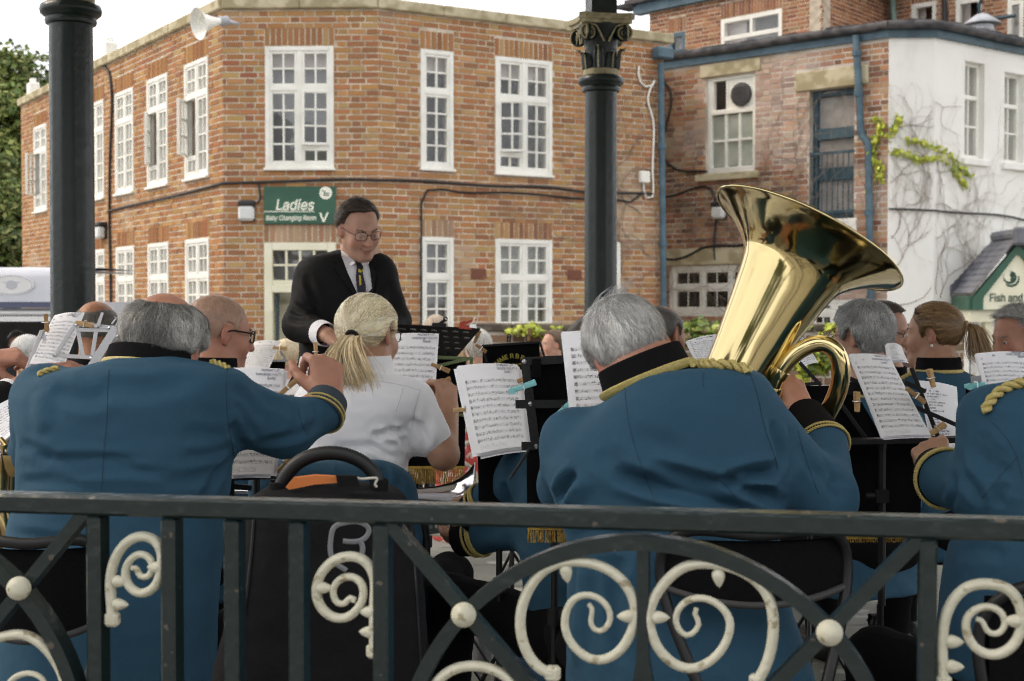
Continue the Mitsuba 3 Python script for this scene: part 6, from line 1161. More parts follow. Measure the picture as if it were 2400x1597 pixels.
def music(label, TL, TR, BR, BL, Y, skin=0, title=True, pages=2, bow=.006, group=None, Yb=None, stamp=True):
    kk = thing('sheet_music', label, 'sheet music', group); Yb = Y if Yb is None else Yb
    a, b, c, d = (at(*TL, Y + .05), at(*TR, Y + .05), at(*BR, Yb - .06), at(*BL, Yb - .06)) if Yb == Y else (at(*TL, Y), at(*TR, Y), at(*BR, Yb), at(*BL, Yb)); n, m = 9, 13; N = nrm(np.cross(b - a, d - a)); N = N if N @ (EYE - a) > 0 else -N; r = rng(abs(int(TL[0])))
    def grid(off, dx, dz):
        u, v = np.meshgrid(np.linspace(0, 1, n), np.linspace(0, 1, m), indexing='ij'); P = (a * ((1 - u) * (1 - v))[..., None] + b * (u * (1 - v))[..., None] + c * (u * v)[..., None] + d * ((1 - u) * v)[..., None])
        return P + (off + bow * np.sin(u * 3.1) + .3 * bow * np.sin(v * 4 + u * 2))[..., None] * N + np.array([dx, 0, dz])
    mk = 'm_words' if skin == 'w' else 'm_sheet%d' % skin
    for i in range(pages, -1, -1):
        ms, uv = sheet(grid(-.0022 * i, .0035 * i * (-1) ** i * r.uniform(.4, 1), -.003 * i * r.uniform(.2, 1))); nm = 'page'; q = numbered(kk + '__' + nm); scene[q] = mikit.ply(ms, mk if i == 0 else 'm_paper', smooth=True, uv=uv)
    if title:
        X = nrm(b - a); W = np.linalg.norm(b - a); Dn = nrm(d - a); P = lambda u, v: a + (b - a) * u + (d - a) * v + N * (bow * math.sin(u * 3.1) + .0016)
        obj('title', text('ONE MOMENT IN TIME', .0072 * W / .2, P(.26, .085), X, -Dn, .0004, True, 0, W * .48), 'm_ink', kk); obj('subtitle', text('2nd part', .004, P(.06, .125), X, -Dn, .0004), 'm_ink', kk)
        if stamp:
            for s_, u, v, h_, w_ in (('PROPERTY OF', .60, .035, .0085, .32), ('DOBCROSS YOUTH', .50, .075, .0085, .46), ('BAND', .70, .112, .0085, .15)): obj('stamp', text(s_, h_ * W / .2, P(u, v) + N * .0006, X, -Dn, .0003, False, .1, W * w_), 'm_stamp', kk)
    return kk
music('sheet music pegged to the silver folding stand at the left', (127.5, 739.5), (199, 734.5), (146, 868), (69, 850), 3.62, 0, pages=1)
plate_ = lambda poly, Y, t: extr(Polygon([(at(*q, Y)[0], at(*q, Y)[2]) for q in poly]), t, (0, Y, 0), (1, 0, 0), (0, 0, 1), (0, -1, 0))
music('sheet music on the stand right of the reaching man, partly behind his sleeve', (533, 863), (667, 866), (641, 1112), (536, 1114), 3.18, 1, pages=3)
music('sheet music with an upright peg, left of the blonde ponytail', (704, 836), (800, 830), (792, 990), (680, 1000), 4.05, 2, pages=1)
music('small sheet music beside the shaved headed man', (592, 802), (658, 801), (628, 870), (567, 862), 5.0, 0, pages=1, stamp=False)
music('sheet music the woman in white is reading', (905, 783), (1029, 783), (1015, 990), (893, 985), 4.11, 1, pages=1)
music('thick sheaf of sheet music in the middle, its corner curling', (1072, 858), (1213, 856), (1236, 1046), (1117, 1064), 3.455, 2, pages=4, bow=.010)
music('sheet music in front of the tuba player, beside his tilted head', (1317, 778), (1545, 775), (1560, 1015), (1343, 1020), 3.05, 0, pages=1, title=False)
music('sheet music slanting on the black stand right of the tuba', (1989, 830), (2084, 836), (2182, 1020), (2067, 1024), 3.3, 1, pages=2)
music('programme list of song titles pegged to the right hand stand', (2150, 892), (2242, 908), (2254, 1066), (2187, 1074), 3.42, 'w', title=False, pages=0)
music('sheet music at the right edge beside the turquoise peg', (2286, 829), (2420, 829), (2440, 962), (2318, 962), 3.12, 2, pages=2)
music('sheet music half hidden behind the left edge of the tuba bell', (1608, 800), (1690, 785), (1720, 870), (1632, 850), 4.3, 0, pages=1, stamp=False)
music('sheet music seen through the gap right of the tuba bell', (1842, 795), (1876, 781), (1918, 850), (1880, 862), 4.3, 0, pages=0, title=False)
music('white pages behind the grey haired player', (2076, 806), (2112, 812), (2128, 846), (2082, 846), 4.4, 'w', pages=2, title=False)
music('sheaf of music at the left edge below the dark sleeve', (-60, 988), (50, 925), (54, 1000), (-30, 1072), 3.2, 0, pages=4, title=False)
# ---------------------------------------------------------------- pegs
mat('m_peg', lambda p, n, uv: mx(c3(.44, .27, .11), c3(.58, .39, .19), fb(p.x * 70, p.y * 70, p.z * 300, 2)), .6); mat('m_pegdark', patchy((.30, .17, .065), (.40, .24, .10), 90), .6); mat('m_turq', (.22, .55, .56), .4)
def peg(label, p, q, Y, mk='m_peg', open_=.10, group=None):
    kk = thing('clothes_peg', label, 'clothes peg', group); a, b = at(*p, Y), at(*q, Y); d_ = nrm(b - a); L = np.linalg.norm(b - a); L = max(L, .045); sd = nrm(np.cross(d_, (0, 1, 0)))
    for s in (-1, 1):
        o = a + np.array([0, .0045 * s, 0]); e = a + d_ * L + np.array([0, s * (.004 + .5 * open_ * L * .3), 0]) + sd * s * .0022
        obj('prong', bar(o, e, .0095, .0062, (0, -1, 0), .0012), mk, kk)
    c = a + d_ * L * .52; obj('spring', tube([c - sd * .008 + [0, -.010, 0], c + sd * .008 + [0, -.010, 0], c + sd * .008 + [0, .010, 0], c - sd * .008 + [0, .010, 0]], .0014, 6), 'm_chrome', kk)
    if mk == 'm_turq': obj('grip', [lathe([(0, 0), (.0075, 0), (.008, .004), (.0075, .008), (0, .008)], 14, a + d_ * .006 + [0, -.009, 0], d_, sd, np.cross(d_, sd))], mk, kk, smooth=40)
peg('wooden peg lying on top of the silver stand', (178, 756), (212, 762), 3.58); peg('brown peg upright at the left end of the silver stand', (110, 778), (108, 750), 3.58, 'm_pegdark')
peg('peg gripped by the reaching hand', (650, 930), (700, 886), 3.16, 'm_pegdark'); peg('wooden peg standing upright on the sheet left of the ponytail', (742, 849), (739, 802), 4.02)
peg('peg at the corner of the small sheet by the shaved headed man', (640, 815), (672, 818), 4.98); peg('dark peg pointing right, upper one beside the sheet of the woman in white', (1011, 853), (1054, 871), 4.12, 'm_pegdark'); peg('dark peg pointing up right, below the other beside the sheet of the woman in white', (1012, 906), (1056, 887), 4.12, 'm_pegdark')
peg('pale wooden peg gripping the left edge of the thick sheaf', (1062, 963), (1118, 956), 3.46); peg('small peg seen end on at the top right of the thick sheaf', (1212, 894), (1228, 889), 3.46, 'm_pegdark'); peg('turquoise peg on the right edge of the thick sheaf', (1194, 918), (1256, 896), 3.10, 'm_turq'); peg('turquoise peg on the left edge of the sheet in front of the tuba player', (1298, 980), (1346, 938), 3.08, 'm_turq')
peg('peg hanging at the lower left of the slanting sheet', (2009, 966), (2008, 918), 3.26); peg('brown peg crossing the right edge of the slanting sheet', (2124, 910), (2168, 944), 3.26, 'm_pegdark'); peg('wooden peg upright on top of the programme list', (2188, 908), (2178, 868), 3.38); peg('wooden peg at the bottom right of the slanting sheet', (2178, 1020), (2206, 1000), 3.26)
peg('turquoise peg clipped at the right edge sheet', (2262, 906), (2308, 904), 3.05, 'm_turq'); peg('dark peg on the right end of the perforated desk', (1112, 804), (1124, 775), 4.70, 'm_pegdark'); peg('peg on the shelf beside the orange strap of the black case', (652, 1105), (684, 1070), 3.12, 'm_pegdark'); peg('tiny peg above the gold lettered banner', (1238, 800), (1240, 788), 4.98, 'm_pegdark'); peg('peg at the left corner of the gold lettered banner', (1115, 808), (1140, 826), 4.9, 'm_pegdark')
# ---------------------------------------------------------------- music stands
mat('m_silver', (.62, .63, .66), .35, .75); mat('m_stand', (.009, .009, .010), .45, spec=.35); mat('m_cloth', lambda p, n, uv: mx(c3(.003, .003, .0035), c3(.007, .007, .008), fb(p.x * 260, p.y * 260, p.z * 260, 2)), .95, spec=.08); mat('m_olive', (.13, .17, .07), .5)
def bars(kk, lines, Y, w, t, mk, name='bar', n=(0, -1, 0)):
    for i, l in enumerate(lines):
        y = Y + (l[4] if len(l) > 4 else 0); obj(name, bar(at(l[0], l[1], y), at(l[2], l[3], y), w, t, n, .0008), mk, kk)
def tripod(kk, px, Y, ztop, mk='m_stand', r=.008, spread=.26, rot=.3, foot=0.0):
    c = at(px, 900, Y) * [1, 1, 0]; obj('post', tube([c + [0, 0, foot + .16], c + [0, 0, ztop]], r, 8), mk, kk, smooth=50)
    obj('clamp', lathe([(r, -.02), (r * 2.0, -.018), (r * 2.0, .018), (r, .02)], 12, c + [0, 0, ztop * .62]), mk, kk, smooth=30)
    for i in range(3):
        a = rot + i * 2.094; e = c + [spread * math.cos(a), spread * math.sin(a), foot + .01]; obj('leg', tube([c + [0, 0, foot + .42], e], r * .7, 6), mk, kk); obj('brace', tube([c + [0, 0, foot + .18], c + [.55 * spread * math.cos(a), .55 * spread * math.sin(a), foot + .2]], r * .55, 5), mk, kk)
k = thing('music_stand', 'silver folding music stand at the left', 'music stand')
bars(k, [(174, 759, 290, 771), (178, 773, 284, 775, .004), (110, 832, 290, 843), (176, 760, 112, 860, -.004), (98, 775, 62, 870), (98, 774, 106, 800, .004), (182, 772, 194, 836, .006), (226, 772, 216, 838, .006), (262, 778, 230, 845, .008), (214, 838, 288, 782, .01)], 3.58, .0105, .0022, 'm_silver')
obj('centre_bar', bar(at(272, 768, 3.57), at(208, 870, 3.57), .021, .003), 'm_silver', k); obj('page_clip', [bar(at(227, 766, 3.57), at(240, 733, 3.57), .006, .002), bar(at(232, 766, 3.57), at(242, 733, 3.57), .003, .002), tube([at(*q, 3.57) for q in ((262, 760), (272, 748), (268, 744), (281, 747), (272, 764))], .0022, 6)], 'm_silver', k)
for q in ((178, 763), (228, 766), (256, 769), (265, 769), (129, 833), (213, 840), (221, 840)): obj('rivet', lathe([(0, .003), (.004, .002), (.005, 0)], 10, at(*q, 3.574), (1, 0, 0), (0, 0, 1), (0, -1, 0)), 'm_chrome', k)
obj('backing', plate_([(196, 745), (182, 770), (152, 868), (140, 868)], 3.64, .003), 'm_stand', k); tripod(k, 215, 3.62, 1.08, 'm_silver')
k = thing('music_stand', 'black perforated conductor desk stand with clips along its top edge', 'music stand')
tl, tr, br_, bl_ = at(905, 760, 4.62), at(1126, 772, 4.62), at(1060, 838, 4.86), at(850, 838, 4.86); X = nrm(tr - tl); Dn = nrm(bl_ - tl - X * ((bl_ - tl) @ X)); W, Hh = np.linalg.norm(tr - tl), (bl_ - tl) @ Dn; Hh = max(Hh, .26)
sk = (bl_ - tl) @ X / ((bl_ - tl) @ Dn)
pg = Polygon([(0, 0), (W, 0), (W + sk * Hh, Hh), (sk * Hh, Hh)])
for i in range(8):
    for j in range(6): pg = pg.difference(aff.scale(Point(.028 + (i + .5 * (j % 2)) * (W - .03) / 8 + sk * (.03 + j * .043), .03 + j * .043).buffer(.0085, 8), 1.25, 1))
obj('desk', extr(pg, .003, tl, X, Dn), 'm_stand', k); obj('lip', bar(bl_ + [0, .0, 0] + Dn * .0, br_, .05, .003, Dn), 'm_stand', k)
obj('clip', [plate_([(1012, 766), (1047, 768), (1046, 758), (1014, 757)], 4.60, .012), bar(at(1030, 760, 4.59), at(1044, 750, 4.59), .010, .003), tube([at(1044, 748, 4.59) + [.006 * math.cos(a), 0, .006 * math.sin(a)] for a in np.linspace(0, 6.28, 12)[:-1]], .002, 5, closed=True)], 'm_stand', k)
obj('red_clip', [bar(at(1078, 764, 4.60), at(1106, 752, 4.60), .008, .010), bar(at(1076, 766, 4.60), at(1106, 769, 4.60), .012, .014), bar(at(1078, 760, 4.60), at(1092, 756, 4.60), .012, .012)], mat('m_redclip', (.50, .06, .03), .4), k)
obj('binder_clip', [plate_([(1100, 768), (1118, 770), (1116, 761), (1102, 760)], 4.595, .014), tube([at(*q, 4.595) for q in ((1105, 761), (1112, 746), (1121, 745), (1115, 763))], .0014, 5)], 'm_chrome', k)
tripod(k, 985, 4.9, .98, rot=.2)
music('score pages lying on the conductor desk', (955, 770), (1128, 764), (1068, 836), (905, 838), 4.70, 0, title=False, pages=1, Yb=4.93)
k = thing('music_stand', 'olive green folding stand with a black banner and gold fringe', 'music stand')
bars(k, [(1020, 838, 1104, 841), (1026, 858, 1104, 840, -.01), (1105, 838, 1104, 862), (1020, 902, 1046, 922), (1058, 970, 1094, 974)], 4.2, .010, .003, 'm_olive'); tripod(k, 1000, 4.25, .95)
def banner(kk, poly, Y, mk='m_cloth', wave=.006, name='banner'):
    P4 = [at(*q, Y) for q in poly]; n, m = 24, 12; u, v = np.meshgrid(np.linspace(0, 1, n), np.linspace(0, 1, m), indexing='ij'); a, b, c, d = P4
    P = a * ((1 - u) * (1 - v))[..., None] + b * (u * (1 - v))[..., None] + c * (u * v)[..., None] + d * ((1 - u) * v)[..., None]; off = wave * np.sin(u * 11 + v) * (v + .2) + .4 * wave * np.sin(v * 9 + u * 3)
    A = P + off[..., None] * np.array([0, -1, 0]); ms, _ = sheet(A); ms2, _ = sheet(A + [0, .004, 0]); return obj(name, [ms, ms2], mk, kk, smooth=True)
mat('m_fringe', patchy((.30, .17, .02), (.48, .30, .05), 60), .5)
def fringe(kk, p, q, Y, L, seed=1):
    a, b = at(*p, Y), at(*q, Y); n = int(np.linalg.norm(b - a) / .0052); r = rng(seed); T_ = [rope(np.array([a + (b - a) * (i + .5) / n + [r.normal(0, .0008), r.normal(0, .002), -L * t * (1 + .03 * math.sin(i))] for t in np.linspace(0, 1, 5)]), .0022, .016, 2, 4) for i in range(n)]
    obj('fringe_heading', bar(a, b, .008, .006), 'm_fringe', kk); q_ = obj('fringe', T_, 'm_fringe', kk, smooth=60); labels[q_] = {'kind': 'stuff', 'label': 'gold rope fringe'}
banner(k, [(880, 842), (1092, 842), (1089, 1094), (880, 1094)], 4.24); fringe(k, (880, 1096), (1089, 1096), 4.23, .05)
k = thing('music_stand', 'black stand whose banner carries gold arched lettering', 'music stand')
banner(k, [(1131, 812), (1264, 803), (1272, 1000), (1131, 1010)], 5.0); bars(k, [(1130, 811, 1266, 802), (1130, 811, 1142, 855), (1266, 803, 1276, 838)], 4.98, .008, .006, 'm_stand'); obj('page_clip', [tube([at(*q, 4.97) for q in ((1190, 803), (1189, 790), (1196, 788), (1195, 803))], .003, 5), tube([at(1193, 788, 4.97) + [.006 * math.cos(a), 0, .006 * math.sin(a)] for a in np.linspace(0, 6.28, 12)[:-1]], .002, 5, closed=True)], 'm_stand', k); tripod(k, 1200, 5.05, 1.1)
mat('m_goldprint', (.34, .29, .05), .6)
def arched(kk, word, cx, cy, R, h, Y, a0, a1):
    for i, ch in enumerate(word):
        a = math.radians(a0 + (a1 - a0) * i / (len(word) - 1)); c = at(cx, cy, Y) + [R * math.sin(a), 0, R * math.cos(a)]; X = np.array([math.cos(a), 0, -math.sin(a)])
        if ch != ' ': obj('letter', text(ch, h, c - X * h * .3, X, (math.sin(a), 0, math.cos(a)), .002, True), 'm_goldprint', kk)
arched(k, 'SUMMERBRIDGE', 1204, 888, .072, .016, 4.975, -76, 76); obj('lettering', text('AND DACRE', .016, at(1174, 863, 4.975), (1, 0, 0), (0, 0, 1), .002, True, 0, .09), 'm_goldprint', k); obj('lettering', text('BAND', .016, at(1188, 882, 4.975), (1, 0, 0), (0, 0, 1), .002, True, 0, .046), 'm_goldprint', k)
k = thing('music_stand', 'black folding stand with hanging cloth in front of the tuba player', 'music stand')
bars(k, [(1226, 848, 1410, 838), (1230, 842, 1256, 1050), (1208, 948, 1400, 947), (1222, 1046, 1400, 1046), (1400, 838, 1412, 1046)], 3.14, .019, .003, 'm_stand'); bars(k, [(1243, 1050, 1196, 1122)], 3.1, .006, .005, 'm_stand')
for q in ((1229, 848), (1243, 947), (1257, 1046)): obj('rivet', lathe([(0, .004), (.005, .003), (.006, 0)], 10, at(*q, 3.136), (1, 0, 0), (0, 0, 1), (0, -1, 0)), 'm_chrome', k)
banner(k, [(1240, 853), (1400, 845), (1400, 1046), (1247, 1046)], 3.16); banner(k, [(1234, 1052), (1410, 1052), (1405, 1236), (1236, 1236)], 3.15, wave=.004); obj('strap', plate_([(1247, 842), (1268, 841), (1268, 884), (1244, 884)], 3.13, .006), 'm_cloth', k); fringe(k, (1236, 1238), (1400, 1238), 3.14, .032, 3); tripod(k, 1300, 3.22, .95, rot=1.2)
k = thing('music_stand', 'black stand under the thick sheaf with a plain hanging cloth', 'music stand')
banner(k, [(1082, 862), (1222, 860), (1222, 1056), (1120, 1062)], 3.54); banner(k, [(1120, 1058), (1232, 1056), (1230, 1205), (1122, 1205)], 3.53, wave=.003); bars(k, [(1112, 1064, 1236, 1050)], 3.5, .008, .03, 'm_stand'); tripod(k, 1170, 3.58, .95, rot=.6)
k = thing('music_stand', 'black folding stand on the right carrying the slanting sheet', 'music stand')
bars(k, [(1963, 1035, 2250, 1030)], 3.27, .012, .05, 'm_stand', 'shelf'); bars(k, [(1975, 880, 2250, 1000), (2136, 862, 2200, 1028), (1958, 930, 2030, 1030), (2120, 896, 2170, 918)], 3.36, .010, .004, 'm_stand')
banner(k, [(1936, 925), (2010, 925), (2070, 1030), (1936, 1032)], 3.38); banner(k, [(1965, 1040), (2160, 1040), (2158, 1262), (1965, 1262)], 3.32, wave=.004); fringe(k, (1975, 1260), (2160, 1258), 3.31, .012, 5); obj('post', tube([at(2068, 1035, 3.29), at(2066, 1420, 3.29)], .009, 8), 'm_stand', k); obj('knob', [box(at(2066, 1163, 3.28), (.03, .022, .03)), lathe([(0, .02), (.008, .02), (.008, 0)], 12, at(2050, 1163, 3.27), (0, 1, 0), (0, 0, 1), (-1, 0, 0))], 'm_stand', k)
obj('corner', lathe([(0, .004), (.008, .002), (.01, 0)], 10, at(1968, 1036, 3.24), (1, 0, 0), (0, 0, 1), (0, -1, 0)), 'm_chrome', k); tripod(k, 2066, 3.3, .6, rot=.4)
k = thing('music_stand', 'black stand at the right edge with a bare metal strut', 'music stand')
banner(k, [(2264, 900), (2330, 900), (2345, 1000), (2264, 990)], 3.2); bars(k, [(2282, 892, 2302, 952)], 3.1, .010, .004, 'm_silver'); bars(k, [(2276, 890, 2300, 888)], 3.1, .014, .004, 'm_silver'); tripod(k, 2330, 3.3, .9)
k = thing('music_stand', 'black stand with a thin shelf right of the reaching man', 'music stand')
bars(k, [(538, 1120, 652, 1116)], 3.16, .008, .05, 'm_stand', 'shelf'); bars(k, [(543, 1118, 543, 1230), (545, 1140, 590, 1144), (640, 1125, 640, 1240)], 3.2, .012, .006, 'm_stand'); obj('spring_wire', tube([at(*q, 3.14) for q in ((582, 1112), (606, 1103), (640, 1108))], .002, 5), 'm_stand', k); tripod(k, 600, 3.26, .9)
k = thing('music_stand', 'black stand corner showing between the reaching hand and the ponytail', 'music stand')
bars(k, [(680, 868, 708, 850), (686, 852, 694, 896), (680, 900, 700, 866)], 4.1, .012, .006, 'm_stand'); tripod(k, 760, 4.15, .95)
k = thing('music_stand', 'silver legged stand behind the small sheet', 'music stand'); bars(k, [(655, 820, 672, 848), (638, 846, 672, 846), (566, 846, 586, 826)], 5.03, .008, .004, 'm_silver'); banner(k, [(628, 848), (668, 848), (664, 900), (625, 900)], 5.05); tripod(k, 625, 5.06, 1.05, 'm_silver')
k = thing('music_stand', 'black stand seen through the tuba bow', 'music stand'); bars(k, [(1874, 850, 1924, 904), (1838, 906, 1924, 898), (1960, 962, 2016, 1050)], 4.0, .010, .005, 'm_stand'); banner(k, [(1850, 905), (1950, 905), (1960, 1060), (1850, 1060)], 4.05); tripod(k, 1900, 4.1, .9)
# ---------------------------------------------------------------- chairs, case, bottles, draped jacket
def chair(label, c, f, ztop, w=.40, mk='m_chair', zlow=None, group='folding chairs of the band'):
    kk = thing('folding_chair', label, 'chair'); f = nrm(np.asarray(f) * [1, 1, 0]); sd = np.array([f[1], -f[0], 0]); c = np.asarray(c, float) * [1, 1, 0]; zl = zlow or ztop - .20
    n, m = 14, 8; u, v = np.meshgrid(np.linspace(-1, 1, n), np.linspace(0, 1, m), indexing='ij'); P = c + (u * w / 2)[..., None] * sd - f * (.045 * (1 - u**2))[..., None] + np.stack([0 * u, 0 * u, ztop - .01 - v * (ztop - zl) * (1 - .12 * (1 - u**2) * 0) - .025 * (1 - u**2) * v], -1); ms, _ = sheet(P); m2, _ = sheet(P + f * .016); obj('back', [ms, m2], 'm_cloth', kk, smooth=True)
    fr = [c - sd * w * .5 + f * .10 + [0, 0, .45], c - sd * w * .51 + [0, 0, zl], c - sd * w * .5 + [0, 0, ztop - .03], c - sd * w * .44 - f * .02 + [0, 0, ztop], c - f * .05 + [0, 0, ztop + .004], c + sd * w * .44 - f * .02 + [0, 0, ztop], c + sd * w * .5 + [0, 0, ztop - .03], c + sd * w * .51 + [0, 0, zl], c + sd * w * .5 + f * .10 + [0, 0, .45]]; obj('back_frame', tube(smooth_path(fr, 60), .011, 8), 'm_stand', kk, smooth=60)
    low = [c + sd * w / 2 * t - f * (.045 * (1 - t * t) + .004) + [0, 0, zl - .025 * (1 - t * t) - .005] for t in np.linspace(-1, 1, 16)]; obj('back_hem', tube(low, .007, 6), mat('m_hem', (.035, .034, .034), .7) if 'm_hem' not in scene else 'm_hem', kk, smooth=60)
    obj('seat', box(c + f * .26 + [0, 0, .445], (w, .38, .03), sd, f, (0, 0, 1), .01), 'm_cloth', kk)
    for s in (-1, 1): obj('leg', tube([c + sd * s * w * .5 + f * .10 + [0, 0, .45], c + sd * s * w * .5 + f * .48 + [0, 0, .01]], .010, 8), 'm_stand', kk, smooth=60); obj('leg', tube([c + sd * s * w * .46 + f * .42 + [0, 0, .44], c + sd * s * w * .46 - f * .04 + [0, 0, .01]], .010, 8), 'm_stand', kk, smooth=60)
    return kk
chair('black folding chair back at the lower left behind the railing', at(88, 1300, 2.55), (0, 1, 0), at(88, 1276, 2.52)[2], .23, zlow=at(88, 1458, 2.52)[2]); chair('black folding chair of the tuba player behind the scrolled arch', at(1768, 1300, 2.56), (-.04, 1, 0), at(1768, 1258, 2.52)[2], .33, zlow=at(1768, 1378, 2.52)[2])
chair('folding chair under the draped blue jacket', at(785, 1300, 3.50), (.05, 1, 0), .80, .42); chair('folding chair of the player at the right edge', at(2545, 1500, 2.52), (-.3, 1, 0), .80)
k = thing('draped_jacket', 'blue uniform jacket hung over the chair back behind the black case', 'jacket')
DJ = Loft(rows_px(3.47, [(1078, 640, 900, .05), (1086, 612, 925, .065), (1096, 598, 945, .07), (1112, 590, 962, .075), (1150, 586, 976, .08), (1250, 584, 986, .09), (1400, 582, 993, .10), (1600, 580, 1000, .11)]), pw=2.8)
J, jk = garment(k, 'cloth', [DJ], [], 'm_jacket', h=.008, seed=51, namp=.006, folds=[([(900, 1085), (905, 1130), (908, 1190)], -.008, .010), ([(940, 1120), (930, 1150), (925, 1190)], -.006, .012)]); seam(k, J, [(787, 1082), (787, 1120), (787, 1190)]); cord(k, J, [(926, 1088), (940, 1090), (958, 1098)], .007)
k = thing('instrument_case', 'tall black instrument bag with a hooped handle, an orange strap and a grey emblem', 'bag')
mat('m_bag', lambda p, n, uv: mx(c3(.004, .004, .005), c3(.009, .009, .010), fb(p.x * 300, p.y * 300, p.z * 300, 2)), .8, spec=.15); mat('m_orange', (.50, .15, .035), .7)
BG = Loft(rows_px(2.36, [(1132, 668, 880, .03), (1138, 640, 905, .06), (1150, 612, 928, .085), (1170, 596, 946, .10), (1230, 580, 966, .11), (1320, 562, 980, .115), (1440, 536, 994, .12), (1600, 508, 1003, .125), (1800, 500, 1010, .125), (1960, 498, 1014, .12), (2500, 498, 1014, .12)]), pw=3.6); BG = Loft([(max(z, .012 + .001 * i), a, b, c, d) for i, (z, a, b, c, d) in enumerate(zip(BG.z, *BG.f(BG.z).T))][-10:], pw=3.6)
J, jk = garment(k, 'bag', [BG], [], 'm_bag', h=.008, seed=52, namp=.004)
obj('handle', tube(smooth_path([at(*q, 2.33) for q in ((648, 1168), (660, 1135), (682, 1100), (722, 1072), (780, 1062), (832, 1074), (866, 1098), (884, 1128), (890, 1150))], 40), .0118, 12), 'm_stand', k, smooth=60)
for q in ((652, 1152), (888, 1145)): obj('handle_end', lathe([(.012, -.016), (.0155, -.014), (.0155, .014), (.012, .016)], 14, at(*q, 2.33)), 'm_bag', k, smooth=40)
s_ = on_mesh(J, [(690, 1146), (740, 1140), (792, 1140)], 16, .010); obj('orange_strap', [plate_([(672, 1140), (690, 1118), (740, 1112), (792, 1115), (796, 1130), (740, 1134), (680, 1146)], 2.30, .012)], 'm_orange', k); obj('strap_buckle', plate_([(790, 1112), (838, 1114), (842, 1138), (796, 1138)], 2.292, .018), 'm_bag', k); obj('draw_cord', tube(smooth_path([at(*q, 2.285) for q in ((838, 1118), (860, 1122), (884, 1124), (880, 1132), (884, 1142))], 20), .0022, 6), mat('m_cord', (.45, .43, .38), .8), k)
mat('m_emblem', (.15, .155, .165), .5)
for pts in ([(804, 1268), (842, 1268), (860, 1256), (864, 1240), (852, 1228), (804, 1227), (784, 1236), (776, 1260), (776, 1300), (784, 1318), (800, 1330), (812, 1338)], [(842, 1268), (850, 1284), (846, 1302), (830, 1312)]):
    L = on_mesh(J, pts, 60, .001)
    if L is not None: obj('emblem', tube(L, .0042, 8, flat=.4, nref=(0, -1, 0)), 'm_emblem', k, smooth=60)
L = on_mesh(J, [(598, 1180), (590, 1300), (566, 1500), (556, 1590)], 40, .001); obj('zip', tube(L, .003, 6), 'm_stand', k); L = on_mesh(J, [(962, 1230), (975, 1400), (985, 1590)], 40, .001); obj('zip', tube(L, .003, 6), 'm_stand', k)
k = thing('water_bottle', 'purple translucent water bottle on the stone floor', 'bottle'); c = at(1040, 1560, 5.08) * [1, 1, 0]; mat('m_purple', (.16, .05, .36), .15, spec=.6)
obj('body', lathe([(0, .003), (.035, .003), (.038, .008), (.038, .10), (.036, .11), (.038, .12), (.038, .185), (.034, .2)], 32, c), 'm_purple', k, smooth=40); obj('cap', lathe([(.034, .2), (.036, .205), (.036, .235), (.028, .245), (.02, .262), (0, .266)], 28, c), 'm_grey', k, smooth=40); obj('loop', tube([c + [.02 * math.cos(a), -.01, .262 + .018 * math.sin(a)] for a in np.linspace(-.2, 3.4, 14)], .004, 6), mat('m_pinkloop', (.45, .06, .16), .5), k)
k = thing('flask', 'grey metal flask standing on the floor right of the purple bottle', 'flask'); c = at(1131, 1565, 5.0) * [1, 1, 0]; obj('body', lathe([(0, .002), (.031, .002), (.033, .006), (.033, .20), (.028, .225), (.02, .235)], 30, c), mat('m_flask', (.16, .16, .17), .4, .4), k, smooth=40); obj('lid', lathe([(.021, .236), (.024, .24), (.024, .275), (.02, .28), (0, .28)], 24, c), 'm_stand', k, smooth=40)
# ---------------------------------------------------------------- garden wall, plants, porch, trailer, trees, audience
mat('m_gbrick', 'vertex', .9, spec=.2)
gw = Wall(plan(1085, 13.2), plan(2260, 13.0)); ZG = gw.uz(1200, 778)[1]
k = thing('garden_wall', 'low brown brick garden wall with coping behind the bandstand', 'wall')
wk = obj('wall', gw.box(0, gw.L, G0, ZG, -.22, 0), 'm_oldmortar', k); gb = lay(gw, G0 + .3, ZG - .005, [], [(.16, .10, .07), (.12, .07, .05), (.21, .14, .09), (.09, .06, .05), (.2, .15, .11)], 21, (), .078, .23, wob=.001)
V = np.vstack([b[0] for b in gb]); F = np.vstack([b[1] + 8 * i for i, b in enumerate(gb)]); C = np.vstack([np.tile(b[2], (8, 1)) for b in gb])
pick = [i for i, b in enumerate(gb) if b[0][4:, 2].mean() > ZG - .35][::2][:150]
for i in pick: q = numbered(wk + '__brick'); scene[q] = mikit.ply((gb[i][0], gb[i][1]), 'm_gbrick', color=np.tile(gb[i][2], (8, 1)))
rest = [b for i, b in enumerate(gb) if i not in set(pick)]; V = np.vstack([b[0] for b in rest]); F = np.vstack([b[1] + 8 * i for i, b in enumerate(rest)]); C = np.vstack([np.tile(b[2], (8, 1)) for b in rest]); q = numbered(k + '__brickwork'); scene[q] = mikit.ply((V, F), 'm_gbrick', color=C); labels[q] = {'kind': 'stuff'}
coping(gw, k, ZG + .002, .075, .03, .45, mat('m_gcoping', patchy((.07, .055, .045), (.16, .13, .10), 7), .9), back=.27)
